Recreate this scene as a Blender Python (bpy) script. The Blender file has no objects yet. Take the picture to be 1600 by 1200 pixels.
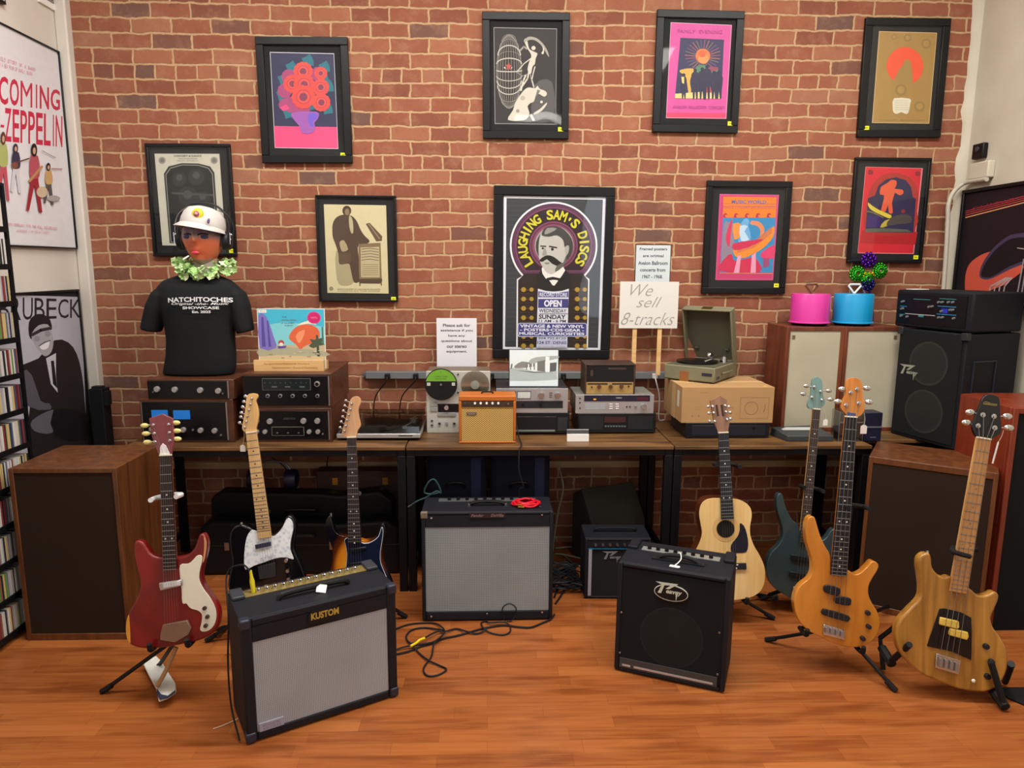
import bpy, math, random
from mathutils import Matrix, Vector
random.seed(7)
SC = bpy.context.scene
COL = SC.collection
# ---------------------------------------------------------------- camera
F = 1110.0                       # focal length for a 1600 pixel wide frame
PITCH, YAW, ROLL = math.radians(9.46), math.radians(2.0), math.radians(0.35)
CAM = Vector((0, 0, 1.64))
CAMROT = Matrix.Rotation(-YAW, 3, 'Z') @ Matrix.Rotation(math.pi/2 - PITCH, 3, 'X') @ Matrix.Rotation(ROLL, 3, 'Z')
cd = bpy.data.cameras.new('camera'); cd.sensor_width = 36; cd.sensor_fit = 'HORIZONTAL'; cd.lens = F/1600*36
cd.clip_start = .05; cd.clip_end = 60
cam = bpy.data.objects.new('camera', cd); COL.objects.link(cam)
cam.matrix_world = Matrix.Translation(CAM) @ CAMROT.to_4x4()
SC.camera = cam
# ---------------------------------------------------------------- view, world
SC.view_settings.view_transform = 'Standard'; SC.view_settings.look = 'None'
SC.view_settings.gamma = 1; SC.view_settings.use_curve_mapping = False
SC.view_settings.exposure = 0.0
SC.cycles.max_bounces = 7; SC.cycles.diffuse_bounces = 4; SC.cycles.glossy_bounces = 3
SC.cycles.transparent_max_bounces = 12; SC.cycles.sample_clamp_indirect = 6
SC.cycles.use_denoising = True; SC.cycles.caustics_reflective = False; SC.cycles.caustics_refractive = False
w = bpy.data.worlds.new('world'); SC.world = w; w.use_nodes = True
wn = w.node_tree.nodes; wn['Background'].inputs[0].default_value = (.75, .88, 1, 1); wn['Background'].inputs[1].default_value = 1.2
# ---------------------------------------------------------------- room measures
D = 4.05; XL, XR = -2.235, 2.675; YF = -4.2; ZC = 3.75; TZ = 0.76
# lamps of the room: ceiling panels (their fixtures are built below) and daylight through the shop windows
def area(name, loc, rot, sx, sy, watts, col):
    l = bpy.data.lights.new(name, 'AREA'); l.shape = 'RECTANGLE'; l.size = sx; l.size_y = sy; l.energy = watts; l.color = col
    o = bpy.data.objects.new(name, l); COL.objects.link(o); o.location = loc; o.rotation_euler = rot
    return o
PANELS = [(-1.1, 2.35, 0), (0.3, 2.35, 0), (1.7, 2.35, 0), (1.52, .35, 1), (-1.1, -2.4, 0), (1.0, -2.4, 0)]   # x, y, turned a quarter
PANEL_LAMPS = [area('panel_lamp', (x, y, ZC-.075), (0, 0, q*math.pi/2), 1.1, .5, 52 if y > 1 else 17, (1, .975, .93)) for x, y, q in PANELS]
WINDOWS = [(-.85, .8, .95, 2.3), (2.05, .8, .9, 2.3)]   # centre x, sill z, width, height in the shop front
for x, z, ww, hh in WINDOWS:
    area('window_daylight', (x, YF-.12, z+hh/2), (math.pi/2, 0, 0), ww, hh, 17, (.86, .94, 1))
area('window_daylight', (XR+.19, 2.68, 2.88), (0, math.pi/2, 0), .5, .34, 4, (.86, .94, 1))
# ---------------------------------------------------------------- pixel geometry
def ray(px, py):
    return (CAMROT @ Vector(((px-800)/F, -(py-600)/F, -1))).normalized()
def at_y(px, py, Y):
    r = ray(px, py); return CAM + r*((Y-CAM.y)/r.y)
def at_z(px, py, Z=0.0):
    r = ray(px, py); return CAM + r*((Z-CAM.z)/r.z)
def at_x(px, py, X):
    r = ray(px, py); return CAM + r*((X-CAM.x)/r.x)
def crop(ox, oy, s):
    return lambda x, y: (ox + x/s, oy + y/s)
# ---------------------------------------------------------------- materials
def lin(h):
    h = h.lstrip('#'); h = h if len(h) == 6 else ''.join(c*2 for c in h); v = [int(h[i:i+2], 16)/255 for i in (0, 2, 4)]
    return tuple((c/12.92 if c <= .04045 else ((c+.055)/1.055)**2.4) for c in v) + (1,)
_m = {}
def nodes(name):
    m = bpy.data.materials.new(name); m.use_nodes = True
    nt = m.node_tree; b = nt.nodes['Principled BSDF']
    return m, nt, b
def N(nt, t, **kw):
    n = nt.nodes.new(t)
    for k, v in kw.items():
        if k.startswith('i_'): n.inputs[k[2:].replace('_', ' ')].default_value = v
        else: setattr(n, k, v)
    return n
def mixc(nt, fac, a, b, mode='MIX'):
    n = nt.nodes.new('ShaderNodeMix'); n.data_type = 'RGBA'; n.blend_type = mode
    for i, v in ((0, fac), (6, a), (7, b)):
        if hasattr(v, 'is_linked'): nt.links.new(v, n.inputs[i])
        else: n.inputs[i].default_value = v
    return n.outputs[2]
def ramp(nt, fac, stops):
    r = nt.nodes.new('ShaderNodeValToRGB'); nt.links.new(fac, r.inputs[0])
    while len(r.color_ramp.elements) < len(stops): r.color_ramp.elements.new(.5)
    for e, (p, c) in zip(r.color_ramp.elements, stops): e.position = p; e.color = c if len(c) == 4 else (*c, 1)
    return r.outputs[0]
def objmap(nt, sc=(1, 1, 1), loc=(0, 0, 0), rot=(0, 0, 0)):
    t = nt.nodes.new('ShaderNodeTexCoord'); m = nt.nodes.new('ShaderNodeMapping')
    m.inputs['Scale'].default_value = sc; m.inputs['Location'].default_value = loc; m.inputs['Rotation'].default_value = rot
    nt.links.new(t.outputs['Object'], m.inputs[0]); return m.outputs[0]
def bump(nt, b, h, strength, dist=.002):
    n = nt.nodes.new('ShaderNodeBump'); n.inputs['Strength'].default_value = strength; n.inputs['Distance'].default_value = dist
    nt.links.new(h, n.inputs['Height']); nt.links.new(n.outputs[0], b.inputs['Normal'])
def M(col, rough=.5, metal=0, var=.08, scale=60, bmp=0, coat=0, alpha=1, emit=0):
    key = (col, rough, metal, var, scale, bmp, coat, alpha, emit)
    if key in _m: return _m[key]
    m, nt, b = nodes('surface_' + col.strip('#')); c = lin(col)
    nz = N(nt, 'ShaderNodeTexNoise'); nz.inputs['Scale'].default_value = scale; nz.inputs['Detail'].default_value = 3
    nt.links.new(objmap(nt), nz.inputs['Vector'])
    a = tuple(x*(1-var) for x in c[:3])+(1,); d = tuple(min(1, x*(1+var)) for x in c[:3])+(1,)
    out = mixc(nt, nz.outputs[0], a, d); nt.links.new(out, b.inputs['Base Color'])
    b.inputs['Roughness'].default_value = rough; b.inputs['Metallic'].default_value = metal
    if max(c[:3]) < .03: b.inputs['Specular IOR Level'].default_value = .3
    if coat: b.inputs['Coat Weight'].default_value = coat; b.inputs['Coat Roughness'].default_value = .08
    if bmp: bump(nt, b, nz.outputs[0], bmp)
    if alpha < 1: b.inputs['Alpha'].default_value = alpha
    if emit: nt.links.new(out, b.inputs['Emission Color']); b.inputs['Emission Strength'].default_value = emit
    _m[key] = m; return m
def wood(c1, c2, rough=.45, sc=(3, 40, 40), coat=0, rot=(0, 0, 0), bmp=.15, rings=0):
    key = ('w', c1, c2, rough, sc, coat, rot, rings)
    if key in _m: return _m[key]
    m, nt, b = nodes('wood_' + c1.strip('#'))
    v = objmap(nt, sc, rot=rot)
    nz = N(nt, 'ShaderNodeTexNoise'); nz.inputs['Scale'].default_value = 1; nz.inputs['Detail'].default_value = 6; nz.inputs['Distortion'].default_value = .6
    nt.links.new(v, nz.inputs['Vector'])
    f = nz.outputs[0]
    if rings:
        wv = N(nt, 'ShaderNodeTexWave', wave_type='RINGS'); wv.inputs['Scale'].default_value = rings; wv.inputs['Distortion'].default_value = 7; wv.inputs['Detail'].default_value = 2
        wv.inputs['Detail Scale'].default_value = .6
        nt.links.new(v, wv.inputs['Vector'])
        mm = N(nt, 'ShaderNodeMath', operation='MULTIPLY_ADD'); nt.links.new(wv.outputs['Fac'], mm.inputs[0]); mm.inputs[1].default_value = .35
        nt.links.new(nz.outputs[0], mm.inputs[2]); f = mm.outputs[0]
        col = ramp(nt, f, [(.4, lin(c1)), (.85, lin(c2))])
    else: col = ramp(nt, f, [(.32, lin(c1)), (.68, lin(c2))])
    nt.links.new(col, b.inputs['Base Color']); b.inputs['Roughness'].default_value = rough
    if coat: b.inputs['Coat Weight'].default_value = coat; b.inputs['Coat Roughness'].default_value = .1
    if bmp: bump(nt, b, nz.outputs[0], bmp, .001)
    _m[key] = m; return m
def weave(c1, c2, scale=700, rough=.8, kind='check'):
    key = ('g', c1, c2, scale, kind)
    if key in _m: return _m[key]
    m, nt, b = nodes('cloth_' + c1.strip('#'))
    v = objmap(nt)
    nz = N(nt, 'ShaderNodeTexNoise'); nz.inputs['Scale'].default_value = 3.5; nt.links.new(v, nz.inputs['Vector'])
    if kind == 'check':
        a = N(nt, 'ShaderNodeTexWave', bands_direction='X'); a.inputs['Scale'].default_value = scale/20
        d = N(nt, 'ShaderNodeTexWave', bands_direction='Z'); d.inputs['Scale'].default_value = scale/20
        for n in (a, d): nt.links.new(v, n.inputs['Vector']); n.inputs['Distortion'].default_value = .8
        mm = N(nt, 'ShaderNodeMath', operation='MULTIPLY'); nt.links.new(a.outputs['Fac'], mm.inputs[0]); nt.links.new(d.outputs['Fac'], mm.inputs[1]); f = mm.outputs[0]
    else:
        n2 = N(nt, 'ShaderNodeTexNoise'); n2.inputs['Scale'].default_value = scale; nt.links.new(v, n2.inputs['Vector']); f = n2.outputs[0]
    col = mixc(nt, f, lin(c1), lin(c2))
    sh = ramp(nt, nz.outputs[0], [(.3, (.86, .86, .86)), (.7, (1, 1, 1))])
    nt.links.new(mixc(nt, 1.0, col, sh, 'MULTIPLY'), b.inputs['Base Color'])
    b.inputs['Roughness'].default_value = rough; b.inputs['Specular IOR Level'].default_value = .25; bump(nt, b, f, .3, .001)
    _m[key] = m; return m
def glass_mat(name='clear_pane', tint=(1, 1, 1, 1), ior=1.45, rough=.03, base=0.0):
    if name in _m: return _m[name]
    m = bpy.data.materials.new(name); m.use_nodes = True; nt = m.node_tree; nt.nodes.clear()
    o = nt.nodes.new('ShaderNodeOutputMaterial'); t = nt.nodes.new('ShaderNodeBsdfTransparent'); t.inputs[0].default_value = tint
    g = nt.nodes.new('ShaderNodeBsdfGlossy'); g.inputs['Roughness'].default_value = rough
    fr = nt.nodes.new('ShaderNodeFresnel'); ge = nt.nodes.new('ShaderNodeNewGeometry'); io = N(nt, 'ShaderNodeMapRange')   # a thin sheet reflects alike from both faces
    io.inputs['To Min'].default_value = ior; io.inputs['To Max'].default_value = 1/ior; nt.links.new(ge.outputs['Backfacing'], io.inputs[0]); nt.links.new(io.outputs[0], fr.inputs[0])
    nz = N(nt, 'ShaderNodeTexNoise'); nz.inputs['Scale'].default_value = 1.6; nt.links.new(objmap(nt), nz.inputs['Vector'])
    bp = nt.nodes.new('ShaderNodeBump'); bp.inputs['Strength'].default_value = .12; bp.inputs['Distance'].default_value = .05
    nt.links.new(nz.outputs[0], bp.inputs['Height']); nt.links.new(bp.outputs[0], g.inputs['Normal'])
    mx = nt.nodes.new('ShaderNodeMixShader'); ad = N(nt, 'ShaderNodeMath', operation='ADD'); ad.inputs[1].default_value = base
    nt.links.new(fr.outputs[0], ad.inputs[0]); nt.links.new(ad.outputs[0], mx.inputs[0]); nt.links.new(t.outputs[0], mx.inputs[1]); nt.links.new(g.outputs[0], mx.inputs[2])
    nt.links.new(mx.outputs[0], o.inputs[0]); _m[name] = m; return m
BLACK = M('#0e0e10', .45); TOLEX = M('#12141d', .6, bmp=.5, scale=900, var=.25); RUBBER = M('#101012', .7)
CHROME = M('#cfd2d6', .18, 1, .03); STEEL = M('#a9aaac', .35, 1); STRG = M('#8f8f8d', .4, 1); SILVER = M('#b9b8ba', .38, .7, .03); WHITE = M('#eceae6', .55, var=.03)
WALNUT = wood('#3f2215', '#5f3622', .38, (3, 30, 30)); GLASS = glass_mat(); GOLD = M('#c9a44a', .3, 1)
METALBLK = M('#0e0f13', .45, .1)
# ---------------------------------------------------------------- mesh builder
class MB:
    def __init__(s): s.v = []; s.f = []; s.mi = []; s.mats = []; s.cur = 0
    def mat(s, m):
        if m not in s.mats: s.mats.append(m)
        s.cur = s.mats.index(m); return s
    def add(s, vs, fs):
        o = len(s.v); s.v += [tuple(p) for p in vs]; s.f += [tuple(i+o for i in f) for f in fs]; s.mi += [s.cur]*len(fs); return s
    def box(s, x0, x1, y0, y1, z0, z1):
        return s.add([(x, y, z) for z in (z0, z1) for y in (y0, y1) for x in (x0, x1)],
                     [(0, 2, 3, 1), (4, 5, 7, 6), (0, 1, 5, 4), (2, 6, 7, 3), (0, 4, 6, 2), (1, 3, 7, 5)])
    def prism(s, pts, y0, y1):               # polygon in x,z; y0 is the front
        a = sum(pts[i][0]*pts[(i+1) % len(pts)][1]-pts[(i+1) % len(pts)][0]*pts[i][1] for i in range(len(pts)))
        if a < 0: pts = pts[::-1]
        n = len(pts)
        return s.add([(x, y0, z) for x, z in pts]+[(x, y1, z) for x, z in pts],
                     [tuple(range(n)), tuple(range(2*n-1, n-1, -1))]+[(i, i+n, (i+1) % n+n, (i+1) % n) for i in range(n)])
    def flat(s, pts, y):
        a = sum(pts[i][0]*pts[(i+1) % len(pts)][1]-pts[(i+1) % len(pts)][0]*pts[i][1] for i in range(len(pts)))
        if a < 0: pts = pts[::-1]
        return s.add([(x, y, z) for x, z in pts], [tuple(range(len(pts)))])
    def prismz(s, pts, z0, z1):              # polygon in x,y
        a = sum(pts[i][0]*pts[(i+1) % len(pts)][1]-pts[(i+1) % len(pts)][0]*pts[i][1] for i in range(len(pts)))
        if a < 0: pts = pts[::-1]
        n = len(pts)
        return s.add([(x, y, z0) for x, y in pts]+[(x, y, z1) for x, y in pts],
                     [tuple(range(n-1, -1, -1)), tuple(range(n, 2*n))]+[(i, (i+1) % n, (i+1) % n+n, i+n) for i in range(n)])
    def lathe(s, prof, c=(0, 0, 0), ax='z', seg=20):   # prof = [(r, h)...] along the axis
        vs = []; fs = []; n = len(prof)
        for i in range(seg):
            a = 2*math.pi*i/seg; ca, sa = math.cos(a), math.sin(a)
            for r, h in prof:
                p = {'z': (r*ca, r*sa, h), 'y': (r*ca, h, -r*sa), 'x': (h, r*ca, r*sa)}[ax]
                vs.append((p[0]+c[0], p[1]+c[1], p[2]+c[2]))
        for i in range(seg):
            j = (i+1) % seg
            for k in range(n-1): fs.append((i*n+k, j*n+k, j*n+k+1, i*n+k+1))
        if prof[0][0] > 1e-6: fs.append(tuple(i*n for i in range(seg-1, -1, -1)))
        if prof[-1][0] > 1e-6: fs.append(tuple(i*n+n-1 for i in range(seg)))
        return s.add(vs, fs)
    def knob(s, x, z, r, h, y=0, seg=18):    # a round knob that sticks out towards the viewer
        return s.lathe([(r, y), (r, y-h*.75), (r*.86, y-h), (0, y-h)], (x, 0, z), 'y', seg)
    def disc(s, x, z, r, y, seg=24, rz=None):
        return s.flat([(x+r*math.cos(2*math.pi*i/seg), z+(rz or r)*math.sin(2*math.pi*i/seg)) for i in range(seg)], y)
    def ring(s, x, z, r0, r1, y, seg=32, k0=1, a0=0, a1=2*math.pi):
        vs = []; full = abs(a1-a0-2*math.pi) < 1e-6; n = seg if full else seg+1
        for i in range(n):
            a = a0+(a1-a0)*i/seg
            for r in (r0, r1): vs.append((x+r*math.cos(a), y, z+r*k0*math.sin(a)))
        return s.add(vs, [(2*i, 2*i+1, 2*((i+1) % n)+1, 2*((i+1) % n)) for i in range(seg if full else seg)])
    def tube(s, pts, r, seg=8, smooth=True, cap=True):
        P = [Vector(p) for p in pts]
        if smooth and len(P) > 2: P = catmull(P, 5, False)
        rr = r if callable(r) else (lambda t: r)
        vs = []; fs = []; n = len(P); nrm = None
        for i, p in enumerate(P):
            t = (P[min(i+1, n-1)]-P[max(i-1, 0)]).normalized()
            if nrm is None:
                nrm = t.cross(Vector((0, 0, 1)));
                if nrm.length < .1: nrm = t.cross(Vector((0, 1, 0)))
            nrm = (nrm - t*nrm.dot(t)).normalized(); b = t.cross(nrm); q = rr(i/(n-1))
            for k in range(seg):
                a = 2*math.pi*k/seg; vs.append(p+nrm*(q*math.cos(a))+b*(q*math.sin(a)))
        for i in range(n-1):
            for k in range(seg): fs.append((i*seg+k, i*seg+(k+1) % seg, (i+1)*seg+(k+1) % seg, (i+1)*seg+k))
        if cap: fs += [tuple(range(seg-1, -1, -1)), tuple((n-1)*seg+k for k in range(seg))]
        return s.add(vs, fs)
    def ball(s, c, r, seg=16, rings=10, sc=(1, 1, 1)):
        vs = [(c[0], c[1], c[2]-r*sc[2])]; fs = []
        for i in range(1, rings):
            p = math.pi*i/rings
            for k in range(seg):
                a = 2*math.pi*k/seg; vs.append((c[0]+r*sc[0]*math.sin(p)*math.cos(a), c[1]+r*sc[1]*math.sin(p)*math.sin(a), c[2]-r*sc[2]*math.cos(p)))
        vs.append((c[0], c[1], c[2]+r*sc[2])); e = len(vs)-1
        for k in range(seg):
            fs.append((0, 1+(k+1) % seg, 1+k)); fs.append((e, e-seg+k, e-seg+(k+1) % seg))
        for i in range(rings-2):
            for k in range(seg): fs.append((1+i*seg+k, 1+i*seg+(k+1) % seg, 1+(i+1)*seg+(k+1) % seg, 1+(i+1)*seg+k))
        return s.add(vs, fs)
    def text(s, txt, x, z, wd, ht, y, align='C', bold=0, rot=0, shear=0, dep=0):
        vs, fs = glyphs(txt, bold, shear)
        if not vs: return s
        x0 = min(v[0] for v in vs); x1 = max(v[0] for v in vs); z0 = min(v[1] for v in vs); z1 = max(v[1] for v in vs)
        kx = wd/(x1-x0); kz = ht/max(1e-6, z1-z0)
        c, sn = math.cos(rot), math.sin(rot); out = []
        for a, b in vs:
            u = (a-x0)*kx-(wd/2 if align == 'C' else 0); t = (b-z0)*kz-ht/2
            out.append((x+u*c-t*sn, y, z+u*sn+t*c))
        return s.add(out, fs)
    def build(s, name, parent=None, bevel=0, smooth=40, seg=2, mat=None, sub=0, remesh=0):
        me = bpy.data.meshes.new(name); me.from_pydata(s.v, [], s.f)
        for m in (s.mats or [mat or BLACK]): me.materials.append(m)
        for p, i in zip(me.polygons, s.mi): p.material_index = min(i, max(0, len(me.materials)-1))
        me.validate(); me.update()
        if smooth: me.polygons.foreach_set('use_smooth', [True]*len(me.polygons)); me.set_sharp_from_angle(angle=math.radians(smooth))
        o = bpy.data.objects.new(name, me); COL.objects.link(o)
        if parent is not None: o.parent = parent
        if remesh:
            r = o.modifiers.new('remesh', 'REMESH'); r.mode = 'VOXEL'; r.voxel_size = remesh; r.use_smooth_shade = True
            q = o.modifiers.new('smooth', 'SMOOTH'); q.iterations = 8; q.factor = .6
        if bevel:
            b = o.modifiers.new('bevel', 'BEVEL'); b.width = bevel; b.segments = seg; b.limit_method = 'ANGLE'; b.angle_limit = math.radians(40); b.harden_normals = False
        if sub: q = o.modifiers.new('sub', 'SUBSURF'); q.levels = sub; q.render_levels = sub
        return o
_gl = {}
def glyphs(txt, bold=0, shear=0):
    key = (txt, bold, shear)
    if key not in _gl:
        c = bpy.data.curves.new('t', 'FONT'); c.body = txt; c.offset = bold; c.shear = shear; c.resolution_u = 3; c.space_line = .95; c.align_x = 'CENTER'
        o = bpy.data.objects.new('t', c)
        me = bpy.data.meshes.new_from_object(o)
        _gl[key] = ([(v.co.x, v.co.y) for v in me.vertices], [tuple(p.vertices) for p in me.polygons])
        bpy.data.objects.remove(o); bpy.data.curves.remove(c); bpy.data.meshes.remove(me)
    return _gl[key]
def catmull(P, k=5, closed=True):
    P = [Vector(p) for p in P]; n = len(P); out = []
    for i in range(n if closed else n-1):
        if closed: a, b, c, d = P[(i-1) % n], P[i], P[(i+1) % n], P[(i+2) % n]
        else: a, b, c, d = P[max(i-1, 0)], P[i], P[i+1], P[min(i+2, n-1)]
        for j in range(k):
            t = j/k; out.append(.5*((2*b)+(c-a)*t+(2*a-5*b+4*c-d)*t*t+(3*b-a-3*c+d)*t*t*t))
    if not closed: out.append(P[-1])
    return out
def smooth2(pts, k=4): return [(p.x, p.y) for p in catmull([(a, b, 0) for a, b in pts], k)]
def rrect(x0, x1, z0, z1, r, n=4):
    out = []
    for cx, cz, a in ((x1-r, z1-r, 0), (x0+r, z1-r, 90), (x0+r, z0+r, 180), (x1-r, z0+r, 270)):
        for i in range(n+1):
            t = math.radians(a+90*i/n); out.append((cx+r*math.cos(t), cz+r*math.sin(t)))
    return out
# ---------------------------------------------------------------- things
class T:
    def __init__(s, name, label, cat, mtx, group=None):
        o = bpy.data.objects.new(name, None); COL.objects.link(o); o.matrix_world = mtx; o.empty_display_size = .1
        o['label'] = label; o['category'] = cat
        if group: o['group'] = group
        s.o = o; s.m = mtx; s.inv = mtx.inverted()
    def lp(s, px, py, y=0.0):
        a = s.inv @ CAM; d = s.inv.to_3x3() @ ray(px, py); q = a + d*((y-a.y)/d.y); return (q.x, q.z)
    def lps(s, pts, y=0.0): return [s.lp(*p, y) for p in pts]
def tag(o, label, cat, group=None, kind=None):
    if label: o['label'] = label
    if cat: o['category'] = cat
    if group: o['group'] = group
    if kind: o['kind'] = kind
    return o
def FR(origin, yaw=0, lean=0, roll=0):
    return Matrix.Translation(origin) @ Matrix.Rotation(yaw, 4, 'Z') @ Matrix.Rotation(-lean, 4, 'X') @ Matrix.Rotation(roll, 4, 'Y')
def struct(name, mb, **kw):
    o = mb.build(name, **kw); o['kind'] = 'structure'; return o
# ================================================================ the room
def brick_mat():
    m, nt, b = nodes('old_brick')
    tc = nt.nodes.new('ShaderNodeTexCoord'); sp = nt.nodes.new('ShaderNodeSeparateXYZ'); nt.links.new(tc.outputs['Object'], sp.inputs[0])
    cb = nt.nodes.new('ShaderNodeCombineXYZ'); nt.links.new(sp.outputs['X'], cb.inputs[0]); nt.links.new(sp.outputs['Z'], cb.inputs[1])
    rh = .0758; off = N(nt, 'ShaderNodeVectorMath', operation='ADD'); off.inputs[1].default_value = (6.03, 6*rh*8-(1.735-rh/2), 0); nt.links.new(cb.outputs[0], off.inputs[0])
    n1 = N(nt, 'ShaderNodeTexNoise'); n1.inputs['Scale'].default_value = 22; n1.inputs['Detail'].default_value = 4; nt.links.new(off.outputs[0], n1.inputs['Vector'])
    n0 = N(nt, 'ShaderNodeTexNoise'); n0.inputs['Scale'].default_value = 1.7; nt.links.new(off.outputs[0], n0.inputs['Vector'])
    def disp(src, noise, k):
        s1 = N(nt, 'ShaderNodeVectorMath', operation='SUBTRACT'); nt.links.new(noise, s1.inputs[0]); s1.inputs[1].default_value = (.5, .5, .5)
        s2 = N(nt, 'ShaderNodeVectorMath', operation='MULTIPLY_ADD'); nt.links.new(s1.outputs[0], s2.inputs[0]); s2.inputs[1].default_value = (k, k, 0); nt.links.new(src, s2.inputs[2]); return s2.outputs[0]
    v = disp(disp(off.outputs[0], n1.outputs['Color'], .019), n0.outputs['Color'], .035)
    bt = nt.nodes.new('ShaderNodeTexBrick'); nt.links.new(v, bt.inputs['Vector'])
    bt.offset = .5; bt.offset_frequency = 2; bt.squash = .52; bt.squash_frequency = 6
    for k, x in (('Scale', 1), ('Mortar Size', .0075), ('Mortar Smooth', .6), ('Bias', 0), ('Brick Width', .208), ('Row Height', rh)): bt.inputs[k].default_value = x
    bt.inputs['Color1'].default_value = (0, 0, 0, 1); bt.inputs['Color2'].default_value = (1, 1, 1, 1); bt.inputs['Mortar'].default_value = (.5, .5, .5, 1)
    br = ramp(nt, bt.outputs['Color'], [(0, lin('#6b5148')), (.05, lin('#7f4c3b')), (.35, lin('#925a44')), (.6, lin('#89503d')), (.85, lin('#9b634a')), (1, lin('#976751'))])
    n2 = N(nt, 'ShaderNodeTexNoise'); n2.inputs['Scale'].default_value = 9; n2.inputs['Detail'].default_value = 8; n2.inputs['Roughness'].default_value = .7; nt.links.new(off.outputs[0], n2.inputs['Vector'])
    br2 = mixc(nt, ramp(nt, n2.outputs[0], [(.5, (0, 0, 0)), (.78, (.6, .6, .6))]), br, lin('#ae8468'))
    br3 = mixc(nt, ramp(nt, n2.outputs[0], [(.25, (.5, .5, .5)), (.42, (0, 0, 0))]), br2, lin('#5f3a30'))
    mo = mixc(nt, n1.outputs[0], lin('#a58260'), lin('#c9a983'))
    nt.links.new(mixc(nt, bt.outputs['Fac'], br3, mo), b.inputs['Base Color']); b.inputs['Roughness'].default_value = .85; b.inputs['Specular IOR Level'].default_value = .25
    h = N(nt, 'ShaderNodeMath', operation='MULTIPLY_ADD'); nt.links.new(bt.outputs['Fac'], h.inputs[0]); h.inputs[1].default_value = -1.0; nt.links.new(n2.outputs[0], h.inputs[2])
    bump(nt, b, h.outputs[0], .55, .006); return m
def floor_mat():
    m, nt, b = nodes('laminate_planks'); v = objmap(nt)
    bt = nt.nodes.new('ShaderNodeTexBrick'); nt.links.new(v, bt.inputs['Vector']); bt.offset = .37; bt.offset_frequency = 2; bt.squash = .72; bt.squash_frequency = 3
    for k, x in (('Scale', 1), ('Mortar Size', .0006), ('Mortar Smooth', .3), ('Bias', 0), ('Brick Width', .46), ('Row Height', .066)): bt.inputs[k].default_value = x
    bt.inputs['Color1'].default_value = (0, 0, 0, 1); bt.inputs['Color2'].default_value = (1, 1, 1, 1); bt.inputs['Mortar'].default_value = (.3, .3, .3, 1)
    gr = N(nt, 'ShaderNodeTexNoise'); gr.inputs['Scale'].default_value = 1; gr.inputs['Detail'].default_value = 6; gr.inputs['Distortion'].default_value = .5
    nt.links.new(objmap(nt, (4, 55, 1)), gr.inputs['Vector'])
    big = N(nt, 'ShaderNodeTexNoise'); big.inputs['Scale'].default_value = 1; nt.links.new(objmap(nt, (2.2, 14, 1)), big.inputs['Vector'])
    base = ramp(nt, bt.outputs['Color'], [(0, lin('#7d401d')), (.45, lin('#8e4d24')), (.8, lin('#99562a')), (1, lin('#a56232'))])
    c = mixc(nt, ramp(nt, gr.outputs[0], [(.35, (0, 0, 0)), (.75, (.55, .55, .55))]), base, lin('#b06e39'))
    c = mixc(nt, ramp(nt, big.outputs[0], [(.28, (.75, .75, .75)), (.45, (0, 0, 0))]), c, lin('#6a3315'))
    c = mixc(nt, bt.outputs['Fac'], c, lin('#7c4019'))
    nt.links.new(c, b.inputs['Base Color']); b.inputs['Roughness'].default_value = .26; b.inputs['Specular IOR Level'].default_value = .45
    bump(nt, b, bt.outputs['Fac'], .1, -.001); return m
def plaster(name, c1, c2):
    m, nt, b = nodes(name); n = N(nt, 'ShaderNodeTexNoise'); n.inputs['Scale'].default_value = 3; n.inputs['Detail'].default_value = 8; nt.links.new(objmap(nt), n.inputs['Vector'])
    nt.links.new(ramp(nt, n.outputs[0], [(.3, lin(c1)), (.7, lin(c2))]), b.inputs['Base Color']); b.inputs['Roughness'].default_value = .75; bump(nt, b, n.outputs[0], .25, .01); return m
PAINT = plaster('white_paint', '#cfc8bd', '#d9d3c9')
PAINT2 = plaster('cream_paint', '#bfb8a4', '#ccc6b4')
struct('floor', MB().mat(floor_mat()).box(XL-.1, XR+.1, YF-.1, D+.1, -.05, 0), smooth=0)
struct('ceiling', MB().mat(M('#d8d4cc', .8)).box(XL-.1, XR+.1, YF-.1, D+.1, ZC, ZC+.1), smooth=0)
struct('wall_back', MB().mat(brick_mat()).box(XL-.1, XR+.1, D, D+.25, 0, ZC), smooth=0)
struct('wall_left', MB().mat(PAINT).box(XL-.2, XL, YF, D, 0, ZC), smooth=0)
# uneven plaster return where the plastered wall meets the brick
e = MB().mat(PAINT2); e.box(XR, XR+.2, YF, 2.5, 0, ZC).box(XR, XR+.2, 2.86, D, 0, ZC).box(XR, XR+.2, 2.5, 2.86, 0, 2.6).box(XR, XR+.2, 2.5, 2.86, 3.16, ZC); struct('wall_right', e, smooth=0)
edge = MB().mat(PAINT2); random.seed(3); n = 60; vs = []
for i in range(n+1):
    z = ZC*i/n; q = .028+.022*random.random(); vs += [(XR+.01, D-.03, z), (XR-q*.4, D-.025, z), (XR-q, D-.006, z), (XR-q*1.1, D+.002, z)]
edge.add(vs, [(i*4+k, i*4+4+k, i*4+5+k, i*4+1+k) for i in range(n) for k in range(3)])
struct('trim_2', edge)
edge = MB().mat(PAINT); edge.box(XL, XL+.06, D-.05, D+.01, 0, ZC); struct('trim_1', edge, bevel=.008)
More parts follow.
